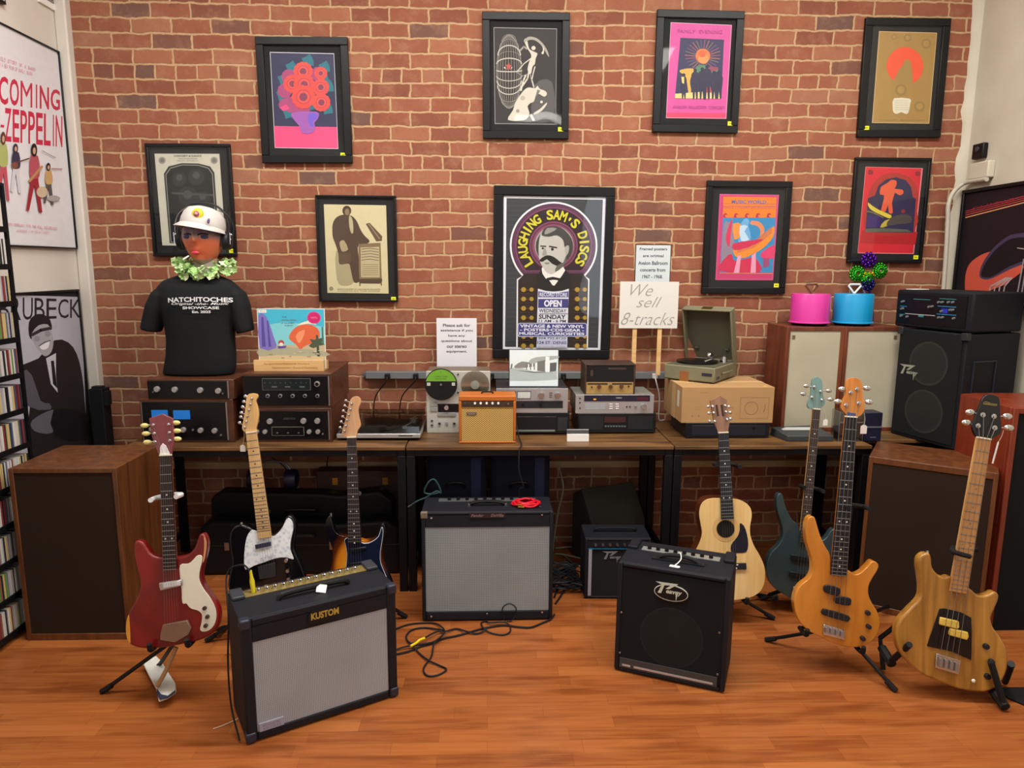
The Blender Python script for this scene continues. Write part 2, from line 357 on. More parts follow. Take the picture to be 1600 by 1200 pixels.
# shop front wall behind the camera with its windows
fw = MB().mat(PAINT); xs = [XL-.2]
for x, z, ww, hh in WINDOWS: xs += [x-ww/2, x+ww/2]
xs.append(XR+.2)
for i in range(0, len(xs), 2): fw.box(xs[i], xs[i+1], YF-.15, YF, 0, ZC)
for x, z, ww, hh in WINDOWS: fw.box(x-ww/2, x+ww/2, YF-.15, YF, 0, z); fw.box(x-ww/2, x+ww/2, YF-.15, YF, z+hh, ZC)
struct('wall_front', fw, smooth=0)
for i, (x, z, ww, hh) in enumerate(WINDOWS):
    r = MB().mat(METALBLK); t = .04
    r.box(x-ww/2, x+ww/2, YF-.1, YF-.05, z, z+t).box(x-ww/2, x+ww/2, YF-.1, YF-.05, z+hh-t, z+hh).box(x-ww/2, x-ww/2+t, YF-.1, YF-.05, z+t, z+hh-t).box(x+ww/2-t, x+ww/2, YF-.1, YF-.05, z+t, z+hh-t).box(x-.02, x+.02, YF-.1, YF-.05, z+t, z+hh-t)
    wo = struct('window_%d' % (i+1), r); MB().mat(GLASS).box(x-ww/2+t, x+ww/2-t, YF-.08, YF-.075, z+t, z+hh-t).build('pane', wo)
r = MB().mat(WHITE); r.box(XR+.08, XR+.12, 2.5, 2.86, 2.6, 2.63).box(XR+.08, XR+.12, 2.5, 2.86, 3.13, 3.16).box(XR+.08, XR+.12, 2.5, 2.53, 2.63, 3.13).box(XR+.08, XR+.12, 2.83, 2.86, 2.63, 3.13); wo = struct('window_3', r); MB().mat(GLASS).box(XR+.098, XR+.1, 2.53, 2.83, 2.63, 3.13).build('pane', wo)
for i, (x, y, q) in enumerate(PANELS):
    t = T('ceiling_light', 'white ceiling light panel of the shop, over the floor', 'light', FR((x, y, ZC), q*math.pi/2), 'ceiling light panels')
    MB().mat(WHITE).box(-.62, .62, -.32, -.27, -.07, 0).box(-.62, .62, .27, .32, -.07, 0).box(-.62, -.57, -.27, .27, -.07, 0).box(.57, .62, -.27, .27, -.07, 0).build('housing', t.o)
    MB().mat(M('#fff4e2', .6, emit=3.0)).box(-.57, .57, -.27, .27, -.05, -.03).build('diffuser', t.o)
# board along the brick wall behind the desks
struct('trim_3', MB().mat(wood('#a58a62', '#c2a67c', .6, (3, 30, 30))).box(XL+.08, XR-.05, D-.045, D-.001, .475, .515), bevel=.004)
# ================================================================ framed pictures
FRAMEBLK = M('#0d0e10', .42); MATBLK = M('#1c1e20', .85, var=.05); STICK = M('#e6ea10', .6, var=.03)
def pr(h): return M(h, .55, var=.06, scale=25)
class Art:
    def __init__(s, t, cr, y): s.t = t; s.cr = cr; s.y = y; s.mb = MB(); s.k = 0
    def P(s, p): return s.t.lp(*s.cr(*p), s.y)
    def up(s): s.k += 1; return s.y-.00005*s.k
    def poly(s, pts, col, sm=0):
        q = [s.P(p) for p in pts]
        if sm: q = smooth2(q, sm)
        s.mb.mat(pr(col)); s.mb.flat(q, s.up()); return s
    def circ(s, x, y, r, col, ry=None):
        n = 28; return s.poly([(x+r*math.cos(2*math.pi*i/n), y+(ry or r)*math.sin(2*math.pi*i/n)) for i in range(n)], col)
    def line(s, pts, wd, col):
        yy = s.up(); s.mb.mat(pr(col))
        q = [Vector((*p, 0)) for p in pts]
        for a, b in zip(q, q[1:]):
            d = (b-a); d = d.normalized() if d.length else Vector((1, 0, 0)); nn = Vector((-d.y, d.x, 0))*wd/2; a2 = a-d*wd*.2; b2 = b+d*wd*.2
            s.mb.flat([s.P(tuple(v)[:2]) for v in (a2+nn, b2+nn, b2-nn, a2-nn)], yy)
        return s
    def text(s, txt, x, y, wd, ht, col, bold=0, rot=0, shear=0):
        c = s.P((x, y)); w_ = abs(s.P((x+wd/2, y))[0]-s.P((x-wd/2, y))[0]); h_ = abs(s.P((x, y+ht/2))[1]-s.P((x, y-ht/2))[1])
        s.mb.mat(pr(col)); s.mb.text(txt, c[0], c[1], w_, h_, s.up(), bold=bold, rot=rot, shear=shear); return s
    def done(s, name='print', parent=None): return s.mb.build(name, parent or s.t.o, smooth=0)
def picture(label, cat, tl, tr, br, bl, fw, sheet, sheet_col, cr, mat_col=None, sticker=None, yb=D, group='framed posters on the brick wall', dep=.025, glass=True, name='framed_poster', side=None):
    if side is None: c = [at_y(*p, yb-dep) for p in (tl, tr, br, bl)]
    else: c = [at_x(*p, side) for p in (tl, tr, br, bl)]
    ctr = sum(c, Vector())/4; W = ((c[1]-c[0]).length+(c[2]-c[3]).length)/2; H = ((c[3]-c[0]).length+(c[2]-c[1]).length)/2
    if side is None:
        ex = (c[1]-c[0])+(c[2]-c[3]); ez = (c[0]-c[3])+(c[1]-c[2]); roll = -(math.atan2(ex.z, ex.x)+math.atan2(-ez.x, ez.z))/2
        t = T(name, label, cat, FR((ctr.x, yb, ctr.z), 0, 0, roll), group)
    else:
        sg = 1 if side < 0 else -1; t = T(name, label, cat, FR((side-sg*dep, ctr.y, ctr.z), math.pi/2*sg), group)
    w2, h2 = W/2, H/2; f = MB().mat(FRAMEBLK)
    f.box(-w2, w2, -dep, -.002, h2-fw, h2).box(-w2, w2, -dep, -.002, -h2, -h2+fw).box(-w2, -w2+fw, -dep, -.002, -h2+fw, h2-fw).box(w2-fw, w2, -dep, -.002, -h2+fw, h2-fw)
    f.build('frame', t.o, bevel=.003)
    b = MB().mat(M(mat_col, .85, var=.05) if mat_col else MATBLK).box(-w2+fw, w2-fw, -.010, -.003, -h2+fw, h2-fw); b.build('mat_board', t.o)
    q = [t.lp(*cr(*p), -.011) for p in sheet]; x0 = min(q[0][0], q[1][0]); 
    sh = MB().mat(pr(sheet_col)); sh.prism(q, -.0112, -.0102); sh.build('poster_sheet', t.o, smooth=0)
    if glass: MB().mat(GLASS).flat([(-w2+fw, -h2+fw), (w2-fw, -h2+fw), (w2-fw, h2-fw), (-w2+fw, h2-fw)], -.0232).build('glass_pane', t.o, smooth=0)
    if sticker:
        x, z = t.lp(*sticker, -.024); MB().mat(STICK).box(x-.014, x+.014, -.0242, -.0236, z-.011, z+.011).mat(pr('#8a8c20')).box(x-.008, x+.008, -.0246, -.0243, z-.002, z+.003).build('price_sticker', t.o, smooth=0)
    return t, Art(t, cr, -.0112)
# A flowers
cr = crop(380, 40, 4.615)
t, a = picture('black framed poster of red flowers in a purple vase on a pink table', 'poster', (397, 57), (543, 57), (550, 255), (410, 254), .04, [(192, 190), (655, 200), (686, 890), (228, 882)], '#c9cbd6', cr, sticker=(536, 242))
a.poly([(196, 195), (652, 205), (683, 886), (232, 878)], '#27284c').poly([(222, 724), (676, 732), (683, 886), (230, 878)], '#f0457c')
random.seed(5)
for x, y, r in ((350, 300, 34), (300, 390, 40), (285, 500, 36), (470, 255, 36), (590, 300, 34), (615, 440, 36), (610, 600, 34), (330, 630, 34), (440, 300, 30), (500, 560, 44), (575, 380, 40)):
    a.poly([(x+r*(1+.45*(k % 2))*math.cos(k*.7), y+r*(1+.45*(k % 2))*math.sin(k*.7)) for k in range(9)], '#1b6d7c')
for x, y, r in ((330, 370, 52), (300, 570, 42), (350, 570, 56), (300, 470, 50), (540, 350, 50), (420, 590, 60)):
    n = 22; a.poly([(x+r*(1+.1*(k % 2))*math.cos(k*2*math.pi/n), y+r*(1+.1*(k % 2))*math.sin(k*2*math.pi/n)) for k in range(n)], '#a03f72')
a.poly([(265, 590), (310, 570), (335, 600), (290, 615)], '#f0457c').poly([(410, 540), (440, 530), (450, 580), (420, 590)], '#f0457c')
for x, y, r in ((432, 330, 66), (355, 420, 62), (440, 425, 72), (560, 445, 58), (560, 345, 45), (435, 515, 82), (565, 555, 62)):
    n = 26; a.poly([(x+r*(1+.08*(k % 2))*math.cos(k*2*math.pi/n), y+r*(1+.08*(k % 2))*math.sin(k*2*math.pi/n)) for k in range(n)], '#d6473f')
    a.circ(x, y, r*.66, '#b8384a').circ(x, y, r*.55, '#dd5048').circ(x, y, r*.36, '#7c3550')
a.poly([(352, 630), (530, 622), (540, 670), (515, 700), (520, 740), (495, 775), (425, 775), (405, 725), (375, 690)], '#9a55ab', 3).poly([(470, 640), (525, 632), (535, 670), (505, 690), (510, 730), (480, 720)], '#6c55c8', 3)
a.done()
# B sculpture and wire oval
cr = crop(740, 0, 5.217)
t, a = picture('black framed monochrome poster with a wire oval beside a pale dancing statue', 'poster', (752, 17), (891, 20), (888, 217), (756, 216), .04, [(163, 222), (680, 232), (670, 1016), (172, 1010)], '#8d8b8c', cr, sticker=(876, 202))
a.poly([(168, 228), (676, 238), (666, 1010), (177, 1004)], '#302d2d').poly([(500, 690), (640, 670), (650, 960), (480, 975)], '#4a4848', 3)
for k in range(13):
    rr = 105*math.sin((k+.5)/13*math.pi/2*1.0); a.line([(290+rr*(1 if k % 2 else -1)*math.cos(-math.pi/2+math.pi*i/14)*.98, 585+300*math.sin(-math.pi/2+math.pi*i/14)) for i in range(15)], 3.2, '#8f8a82')
for k, (yy, h, lw) in enumerate(((340, -60, 4), (450, -80, 9), (520, -45, 9), (575, 10, 9), (620, 40, 6), (660, 60, 8), (700, 70, 8), (770, 60, 4), (390, -70, 3), (820, 50, 3), (480, -60, 3))):
    wv = 103*math.sqrt(max(.05, 1-((yy-585)/300)**2)); a.line([(290+wv*math.cos(math.pi*i/12), yy+h*math.sin(math.pi*i/12)) for i in range(13)], lw, '#c3beb2' if lw > 5 else '#8a857c')
a.poly([(286, 505), (294, 530), (312, 532), (298, 548), (305, 572), (286, 558), (266, 572), (273, 548), (258, 530), (278, 530)], '#b4453f')
a.poly([(250, 545), (262, 555), (262, 560), (248, 556)], '#e8e2d8').poly([(305, 555), (315, 545), (312, 560)], '#e8e2d8')
S = '#c7c2b4'
a.poly([(412, 330), (425, 318), (440, 345), (455, 400), (500, 425), (520, 440), (505, 480), (500, 520), (480, 545), (468, 600), (450, 600), (440, 560), (455, 500), (470, 450), (435, 390)], S, 3).circ(488, 392, 17, S)
a.poly([(410, 330), (450, 300), (510, 310), (560, 350), (600, 410), (615, 465), (595, 440), (560, 380), (510, 335), (460, 325), (420, 345)], '#9a968c', 3)
a.poly([(560, 370), (575, 400), (570, 440), (552, 435), (565, 410)], S, 3).line([(380, 412), (410, 380), (435, 400)], 14, '#9a968c')
a.line([(470, 475), (410, 520), (350, 590)], 8, S).line([(350, 590), (400, 620), (450, 600)], 6, '#8a867e')
a.line([(450, 590), (440, 640), (400, 700)], 12, S).line([(500, 545), (485, 600), (475, 650), (492, 710)], 9, S).line([(462, 600), (470, 650), (490, 720)], 7, '#9a968c')
a.line([(425, 615), (405, 660), (385, 740)], 14, S)
a.poly([(280, 978), (320, 900), (340, 840), (390, 760), (440, 715), (500, 720), (520, 700), (540, 725), (580, 740), (598, 765), (575, 790), (530, 765), (505, 790), (490, 830), (465, 840), (440, 870), (455, 930), (410, 980)], S, 3)
a.poly([(455, 935), (475, 930), (500, 985), (480, 985)], S).poly([(490, 920), (540, 890), (590, 840), (597, 850), (560, 900), (500, 935)], S, 2).circ(553, 832, 11, S)
a.circ(360, 905, 14, '#8a867e').circ(400, 800, 20, '#a8a498').poly([(520, 730), (545, 740), (520, 775), (500, 800)], '#6c6962')
a.done()
# C pink
cr = crop(1000, 0, 5.455)
t, a = picture('black framed pink poster of dark standing figures under an orange sunburst', 'poster', (1027, 14), (1165, 17), (1152, 208), (1020, 206), .04, [(262, 190), (783, 213), (735, 1012), (222, 1006)], '#e5b0c4', cr, sticker=(1141, 193))
a.poly([(265, 194), (779, 217), (731, 1008), (226, 1002)], '#c94a94').poly([(226, 960), (735, 965), (731, 1008), (226, 1002)], '#d83a62')
a.poly([(345, 322), (716, 338), (692, 842), (297, 838)], '#2c2a52')
for k in range(26):
    an = k/26*2*math.pi; a.line([(535+55*math.cos(an), 480+55*math.sin(an)), (535+150*math.cos(an), 470+130*math.sin(an))], 9, ['#7a4a5e', '#8d5a55', '#6a6050', '#5d4468'][k % 4])
a.circ(535, 478, 62, '#d9713c').circ(540, 500, 44, '#e58c4e').circ(530, 460, 30, '#c95a35')
a.poly([(455, 600), (500, 555), (560, 560), (600, 590), (660, 580), (640, 620), (450, 625)], '#4f7a62', 3).poly([(590, 570), (665, 575), (650, 600), (600, 605)], '#8a3a55', 3)
a.poly([(340, 600), (400, 585), (460, 590), (440, 640), (425, 700), (435, 780), (415, 830), (405, 740), (385, 650), (345, 620)], '#d9a248', 3)
a.poly([(297, 800), (694, 770), (692, 842), (297, 838)], '#d5c47c').poly([(560, 740), (600, 740), (610, 790), (555, 790)], '#c23a48')
for x, h, w_ in ((372, 640, 26), (470, 600, 34), (530, 590, 36), (570, 570, 38), (632, 620, 34), (672, 620, 34)):
    a.circ(x, h, 15, '#1f1d38').poly([(x-w_, h+40), (x-12, h+14), (x+12, h+14), (x+w_, h+45), (x+w_*.7, h+140), (x+w_*.6, 838), (x+w_*.2, 838), (x, h+160), (x-w_*.2, 838), (x-w_*.6, 838), (x-w_*.7, h+130)], '#24213f', 2)
a.poly([(350, 655), (375, 655), (375, 715), (358, 710)], '#c9c06e').text('AVALON  BALLROOM  CONCERT', 500, 915, 440, 26, '#a53a80').text('FAMILY  EVENING', 510, 270, 380, 30, '#b03f86')
a.done()
# D brown with red disc
cr = crop(1320, 10, 4.286)
t, a = picture('black framed tan poster with a broken red circle and yellow sticker', 'poster', (1354, 27), (1486, 28), (1471, 216), (1340, 213), .04, [(230, 166), (618, 176), (565, 785), (182, 780)], '#cdb184', cr, sticker=(1354, 200))
a.poly([(234, 170), (614, 180), (561, 781), (186, 776)], '#a07f42')
n = 40; P = [(403+123*math.cos(2*math.pi*i/n), 400+128*math.sin(2*math.pi*i/n)) for i in range(n)]
a.poly(P, '#e2512f').poly([(315, 525), (345, 460), (365, 420), (385, 400), (400, 362), (420, 355), (440, 372), (450, 430), (455, 525), (430, 535), (380, 540)], '#9a7c42', 3).poly([(315, 520), (470, 522), (490, 560), (290, 560)], '#a07f42')
for x, y, r in ((420, 210, 26), (545, 250, 34), (330, 205, 18), (500, 670, 36), (375, 560, 40)): a.circ(x, y, r, '#8d7240').circ(x, y, r*.6, '#a58448')
a.poly([(330, 615), (435, 618), (438, 650), (425, 712), (405, 720), (378, 708), (350, 720), (325, 710), (320, 670)], '#d8d3bb', 2)
for k in range(5): a.text('original dance concert', 380, 632+k*15, 90, 7, '#8d8a78')
a.text('AVALON  BALLROOM', 380, 762, 300, 9, '#82692f')
a.done()
# E arch
cr = crop(200, 200, 3)
t, a = picture('black framed cream poster with a dark arched photograph, behind the capped mannequin head', 'poster', (224, 224), (358, 224), (370, 402), (240, 399), .018, [(124, 120), (428, 121), (458, 556), (161, 550)], '#c4c3b2', cr, sticker=(362, 392))
a.poly([(168, 215), (190, 180), (250, 165), (330, 166), (385, 180), (405, 210), (428, 545), (195, 540)], '#2c2e2e', 0)
a.poly([(176, 218), (198, 187), (252, 172), (328, 173), (378, 187), (397, 214), (420, 540), (200, 536)], '#8e9088', 0)
a.poly([(179, 220), (200, 190), (253, 175), (327, 176), (376, 190), (394, 216), (417, 536), (203, 533)], '#1b1d1e', 0)
for x, y, r in ((240, 240, 34), (320, 230, 38), (280, 320, 46), (350, 330, 34)): a.circ(x, y, r, '#2b2d2e').circ(x, y-8, r*.45, '#3d3f40')
a.poly([(205, 300), (400, 310), (402, 320), (206, 310)], '#3a3b3b')
a.circ(160, 152, 17, '#8f8f84').circ(160, 152, 10, '#6d6d66').circ(404, 152, 17, '#8f8f84').circ(404, 152, 10, '#6d6d66')
a.text('CONCERT & DANCE', 280, 131, 130, 9, '#2e2e2c', bold=.02).text('AVALON BALLROOM', 280, 144, 90, 6, '#4a4a46').text('FRIDAY · SATURDAY', 280, 154, 100, 5, '#4a4a46')
a.done()
# F sepia
cr = crop(460, 280, 3.75)
t, a = picture('thin black framed sepia poster of a robed person leaning on a gramophone cabinet', 'poster', (490, 303), (618, 307), (622, 472), (500, 471), .012, [(172, 147), (537, 153), (552, 670), (194, 666)], '#cfc69c', cr, sticker=(615, 467))
B1 = '#4a3728'
a.poly([(245, 420), (330, 480), (350, 600), (290, 626), (250, 590)], '#a79c78', 3)
a.poly([(222, 300), (225, 260), (245, 225), (285, 208), (335, 215), (365, 245), (385, 290), (410, 330), (440, 360), (425, 378), (375, 390), (375, 440), (385, 520), (388, 590), (350, 605), (330, 530), (318, 495), (265, 498), (258, 440), (240, 380), (225, 340)], B1, 3)
a.poly([(320, 215), (338, 230), (345, 270), (345, 310), (335, 318), (322, 280)], '#b5ab88', 2).circ(307, 185, 26, '#3f2e22', 30).circ(309, 192, 14, '#8a7355', 20)
a.poly([(265, 370), (290, 358), (315, 410), (285, 425), (272, 410)], '#a99a74', 2).poly([(260, 430), (330, 430), (330, 490), (268, 498)], '#5a4532')
a.poly([(418, 262), (440, 255), (515, 335), (512, 362), (480, 365)], '#5f4a36').line([(435, 262), (500, 350)], 5, '#9a8a66')
a.poly([(375, 380), (505, 372), (512, 590), (380, 588)], '#7d6a4a').poly([(388, 400), (497, 396), (500, 575), (390, 575)], '#b8ad86')
for k in range(5): a.line([(394, 410+k*16), (445, 404+k*16), (494, 412+k*16)], 4, '#6a5a42')
for k in range(6): a.line([(400, 500+k*12), (490, 500+k*12)], 4, '#8f8362')
a.poly([(378, 585), (514, 582), (514, 600), (500, 612), (390, 610), (378, 602)], '#4f3d2b').line([(384, 600), (384, 624)], 6, B1).line([(508, 600), (510, 622)], 6, B1)
a.circ(216, 641, 12, '#8d8564').text('DANCE CONCERT AT THE AVALON BALLROOM', 378, 645, 250, 8, '#7a7052').text('TICKETS AT THE DOOR', 378, 656, 250, 7, '#8a8060')
a.done()
# G the shop poster
cr = crop(760, 280, 4)
t, a = picture('biggest black framed poster, with a moustached man inside an arch of yellow letters', 'poster', (771, 290), (963, 292), (951, 561), (770, 559), .05, [(108, 103), (746, 115), (712, 1070), (103, 1062)], '#dcdfe8', cr)
def gp(x, y): return (x, y)
a.poly([(126, 118), (728, 128), (697, 1054), (116, 1048)], '#2d3237')
for k in range(30): a.line([(128-10*k/30, 135+k*30.2), (721-31*k/30, 140+k*30.2)], 3, '#3c444b')
Wt = '#e6e6ea'
c0 = (420, 415); ov = lambda r, a0, a1, n=36: [(c0[0]+r*math.cos(math.radians(a0+(a1-a0)*i/n)), c0[1]-r*1.0*math.sin(math.radians(a0+(a1-a0)*i/n))) for i in range(n+1)]
a.poly(ov(274, -44, 224)+[(190, 625), (186, 1052), (634, 1056), (644, 625)], Wt)
a.poly(ov(263, -44, 224)+[(198, 632), (196, 1050), (626, 1054), (636, 632)], '#2b221f')
a.poly(ov(260, -42, 222), '#54284a').poly(ov(240, -42, 222), '#7a3a5a').poly(ov(232, -42, 222), '#2c1c26')
a.circ(c0[0], c0[1], 152, '#7c3a58').circ(c0[0], c0[1], 143, '#4b2440').circ(c0[0], c0[1], 134, '#86405f').circ(c0[0]+3, c0[1], 122, '#9a9c98').circ(c0[0]+5, c0[1]+5, 117, '#33342f')
L = "LAUGHING SAM'S DISCS"; a0, a1 = 213, -32
tx = a.t
for i, ch in enumerate(L):
    if ch == ' ': continue
    an = math.radians(a0+(a1-a0)*i/(len(L)-1)); x = c0[0]+193*math.cos(an); y = c0[1]-193*math.sin(an)
    a.text(ch, x, y, 13 if ch in "I'" else 42, 22 if ch == "'" else 62, '#ccc62a', bold=.03, rot=an-math.pi/2)
# the man
a.poly([(318, 690), (320, 600), (345, 560), (400, 600), (480, 555), (530, 600), (535, 690), (420, 700)], '#1c1c1b')
a.poly([(345, 560), (360, 530), (470, 530), (492, 570), (470, 605), (425, 665), (400, 640), (370, 620), (350, 590)], '#e3e3df').poly([(375, 618), (415, 610), (490, 625), (490, 640), (420, 628), (380, 635)], '#141414').poly([(395, 635), (440, 630), (425, 665), (412, 662)], '#e3e3df')
a.poly([(330, 500), (326, 420), (334, 360), (352, 325), (400, 305), (460, 312), (505, 345), (520, 390), (515, 440), (500, 475), (470, 540), (420, 590), (380, 585), (350, 545)], '#b9b9b2', 3)
a.poly([(345, 350), (360, 310), (400, 293), (460, 300), (505, 335), (524, 380), (512, 440), (490, 430), (478, 380), (440, 352), (390, 360)], '#3b3a38', 3).poly([(380, 305), (440, 308), (400, 335), (362, 345)], '#8b8b86', 2)
a.poly([(490, 425), (515, 415), (512, 460), (495, 475)], '#a4a49c', 2).line([(338, 418), (372, 420)], 8, '#2b2b29').line([(392, 420), (440, 428)], 9, '#2b2b29').circ(352, 432, 7, '#222').circ(412, 438, 9, '#222').poly([(365, 425), (378, 470), (352, 478), (350, 465)], '#94948c', 2)
a.poly([(330, 512), (345, 492), (380, 475), (420, 485), (455, 512), (485, 535), (455, 545), (410, 528), (378, 500), (355, 515)], '#1c1b19', 2).poly([(362, 520), (395, 520), (390, 532), (368, 532)], '#7b7b74')
a.poly([(440, 540), (480, 520), (495, 480), (500, 500), (480, 545), (430, 580)], '#5b5b55', 2)
for k in range(7):
    y = 690+k*58.5
    if k in (4,): continue
    for sx in ((210, 290), (545, 622)):
        a.line([(sx[0], y), (sx[1], y+3)], 8, '#5a3320').circ(sx[0]+22, y, 15, '#a98a24').circ(sx[1]-8, y, 13, '#a98a24').line([(sx[0], y+26), (sx[1], y+26)], 4, '#48281c')
a.poly([(322, 684), (370, 698), (420, 702), (470, 698), (515, 684), (508, 900), (316, 896)], '#d9dbe8')
a.poly([(324, 700), (420, 714), (513, 700), (512, 738), (324, 738)], '#434887').text('RECORD STORE', 418, 721, 172, 24, '#dde0f0', bold=.02)
a.poly([(324, 748), (512, 748), (511, 804), (323, 804)], '#35397a').text('OPEN', 415, 776, 110, 42, '#e6e8f4', bold=.04)
a.text('WEDNESDAY', 414, 822, 172, 24, '#2a2740', bold=.02).line([(330, 841), (508, 841)], 4, '#444').text('SUNDAY', 411, 860, 168, 28, '#17151f', bold=.03).text('11 AM - 6 PM', 411, 886, 168, 18, '#17151f', bold=.02)
a.poly([(204, 898), (618, 898), (628, 908), (626, 976), (616, 984), (202, 984), (194, 974), (196, 906)], '#c6c9e2').poly([(206, 902), (616, 902), (624, 910), (622, 972), (612, 980), (206, 980), (198, 970), (200, 910)], '#31357c')
a.text('VINTAGE & NEW VINYL', 410, 918, 400, 20, '#e6e8f4', bold=.03).text('- POSTERS·CDS·GEAR -', 410, 942, 400, 18, '#e6e8f4', bold=.03).text('MUSICAL CURIOSITIES', 408, 965, 408, 18, '#e6e8f4', bold=.03)
a.poly([(316, 986), (506, 986), (504, 1052), (312, 1052)], '#c9cbe0').text('504.722.8120', 410, 994, 172, 13, '#33304e', bold=.02).poly([(316, 1005), (506, 1005), (505, 1035), (314, 1035)], '#b9bcd8').text('124 ST. DENIS', 408, 1021, 180, 18, '#33304e', bold=.02).text('NATCHITOCHES, LOUISIANA', 408, 1045, 176, 8, '#33304e')
a.done()
# H orange and blue
cr = crop(960, 270, 4.8)
t, a = picture('black framed orange and blue swirling poster over the open record player', 'poster', (1106, 282), (1239, 283), (1227, 460), (1096, 458), .034, [(790, 158), (1235, 165), (1190, 806), (757, 804)], '#c9487f', cr, sticker=(1213, 446))
a.poly([(800, 170), (1222, 176), (1180, 795), (768, 793)], '#c2356a').poly([(818, 178), (1216, 184), (1210, 335), (812, 335)], '#e77a1c')
a.text('MUSIC WORLD', 1010, 218, 260, 26, '#3a64a4', bold=.03).text('DANCE CONCERT SAN FRANCISCO', 1010, 262, 390, 18, '#b0506a', bold=.01).line([(820, 232), (1214, 236)], 3, '#8d5a70').line([(818, 250), (1212, 252)], 3, '#8d5a70')
for k in range(5): x = 830+k*82; a.poly([(x-16, 325), (x-8, 306), (x+10, 304), (x+18, 318), (x+8, 314), (x, 320), (x+6, 335), (x-12, 338)], '#b02348', 2)
a.poly([(814, 338), (1208, 336), (1200, 560), (1185, 748), (790, 745)], '#2b86bd')
a.poly([(820, 390), (860, 370), (890, 400), (900, 500), (880, 620), (830, 700), (800, 690)], '#8a7f93', 3).poly([(850, 420), (885, 340), (870, 480), (860, 560), (835, 500)], '#d12a55', 2)
a.poly([(1030, 360), (1090, 370), (1125, 420), (1110, 500), (1080, 520), (1095, 440), (1070, 400), (1020, 385)], '#d9845a', 3).poly([(890, 380), (960, 390), (950, 470), (900, 500)], '#e08f3f', 2)
a.poly([(950, 380), (985, 340), (1010, 360), (1005, 400), (1020, 460), (1010, 520), (930, 520), (945, 460)], '#68a8d9', 3).poly([(940, 400), (1000, 400), (975, 440), (1010, 500), (950, 510)], '#b9d7ee', 2)
a.poly([(900, 560), (1000, 540), (1100, 480), (1195, 400), (1190, 480), (1120, 560), (1040, 610), (960, 640), (900, 620)], '#e9892a', 3)
for k in range(5): a.line([(920, 600-k*8), (1040, 560-k*10), (1180, 450-k*10)], 5, '#b56a52')
a.poly([(890, 530), (1040, 505), (1120, 500), (1000, 560), (900, 580)], '#c8234e', 2).poly([(790, 735), (830, 640), (880, 610), (900, 660), (1000, 640), (1060, 640), (1090, 745)], '#c8234e', 3).poly([(1100, 600), (1200, 540), (1192, 640), (1110, 640)], '#d8366a', 2)
a.poly([(895, 750), (925, 620), (950, 620), (935, 750)], '#e29bb9').poly([(1020, 750), (1030, 620), (1060, 600), (1060, 750)], '#e29bb9').poly([(1115, 640), (1160, 640), (1160, 700), (1115, 710)], '#9a3f6a').line([(788, 752), (1186, 756)], 4, '#e0a06a')
a.done()
# I red
cr = crop(1220, 230, 4)
t, a = picture('black framed red poster of an orange figure in a dark arch', 'poster', (1338, 245), (1457, 247), (1441, 411), (1324, 411), .017, [(530, 122), (888, 131), (832, 668), (480, 663)], '#d8808a', cr, sticker=(1431, 402))
a.poly([(533, 125), (880, 134), (826, 663), (483, 658)], '#cf2230').poly([(505, 520), (855, 530), (840, 610), (495, 600)], '#b01c22')
a.poly([(525, 530), (545, 310), (575, 230), (630, 180), (700, 160), (780, 175), (835, 220), (860, 300), (850, 380), (830, 535)], '#a93028', 2)
a.poly([(528, 530), (545, 320), (590, 300), (610, 240), (660, 200), (720, 188), (780, 205), (815, 250), (825, 310), (845, 325), (828, 535)], '#2a254a', 0)
a.poly([(625, 400), (640, 340), (645, 300), (620, 295), (625, 250), (665, 225), (690, 205), (722, 210), (722, 240), (712, 260), (760, 265), (765, 290), (740, 300), (715, 285), (705, 310), (695, 350), (700, 410), (675, 410), (670, 360), (655, 400)], '#dd5e3a', 2)
a.poly([(545, 345), (570, 365), (620, 395), (690, 425), (680, 445), (640, 430), (570, 395), (548, 370)], '#d7c53f', 2).poly([(620, 500), (650, 460), (700, 445), (750, 420), (720, 455), (660, 495)], '#b8a83f', 2).poly([(690, 440), (760, 420), (810, 430), (815, 470), (740, 480), (660, 490)], '#4a4440', 2).circ(765, 400, 12, '#8a2a35')
a.line([(540, 400), (580, 410), (640, 440)], 6, '#7d7a3f').poly([(530, 510), (640, 505), (790, 515), (820, 530), (528, 530)], '#5a5f52').circ(560, 157, 16, '#8a1c30').circ(855, 165, 16, '#8a1c30').poly([(540, 430), (620, 430), (620, 500), (535, 500)], '#3b2468')
a.done()
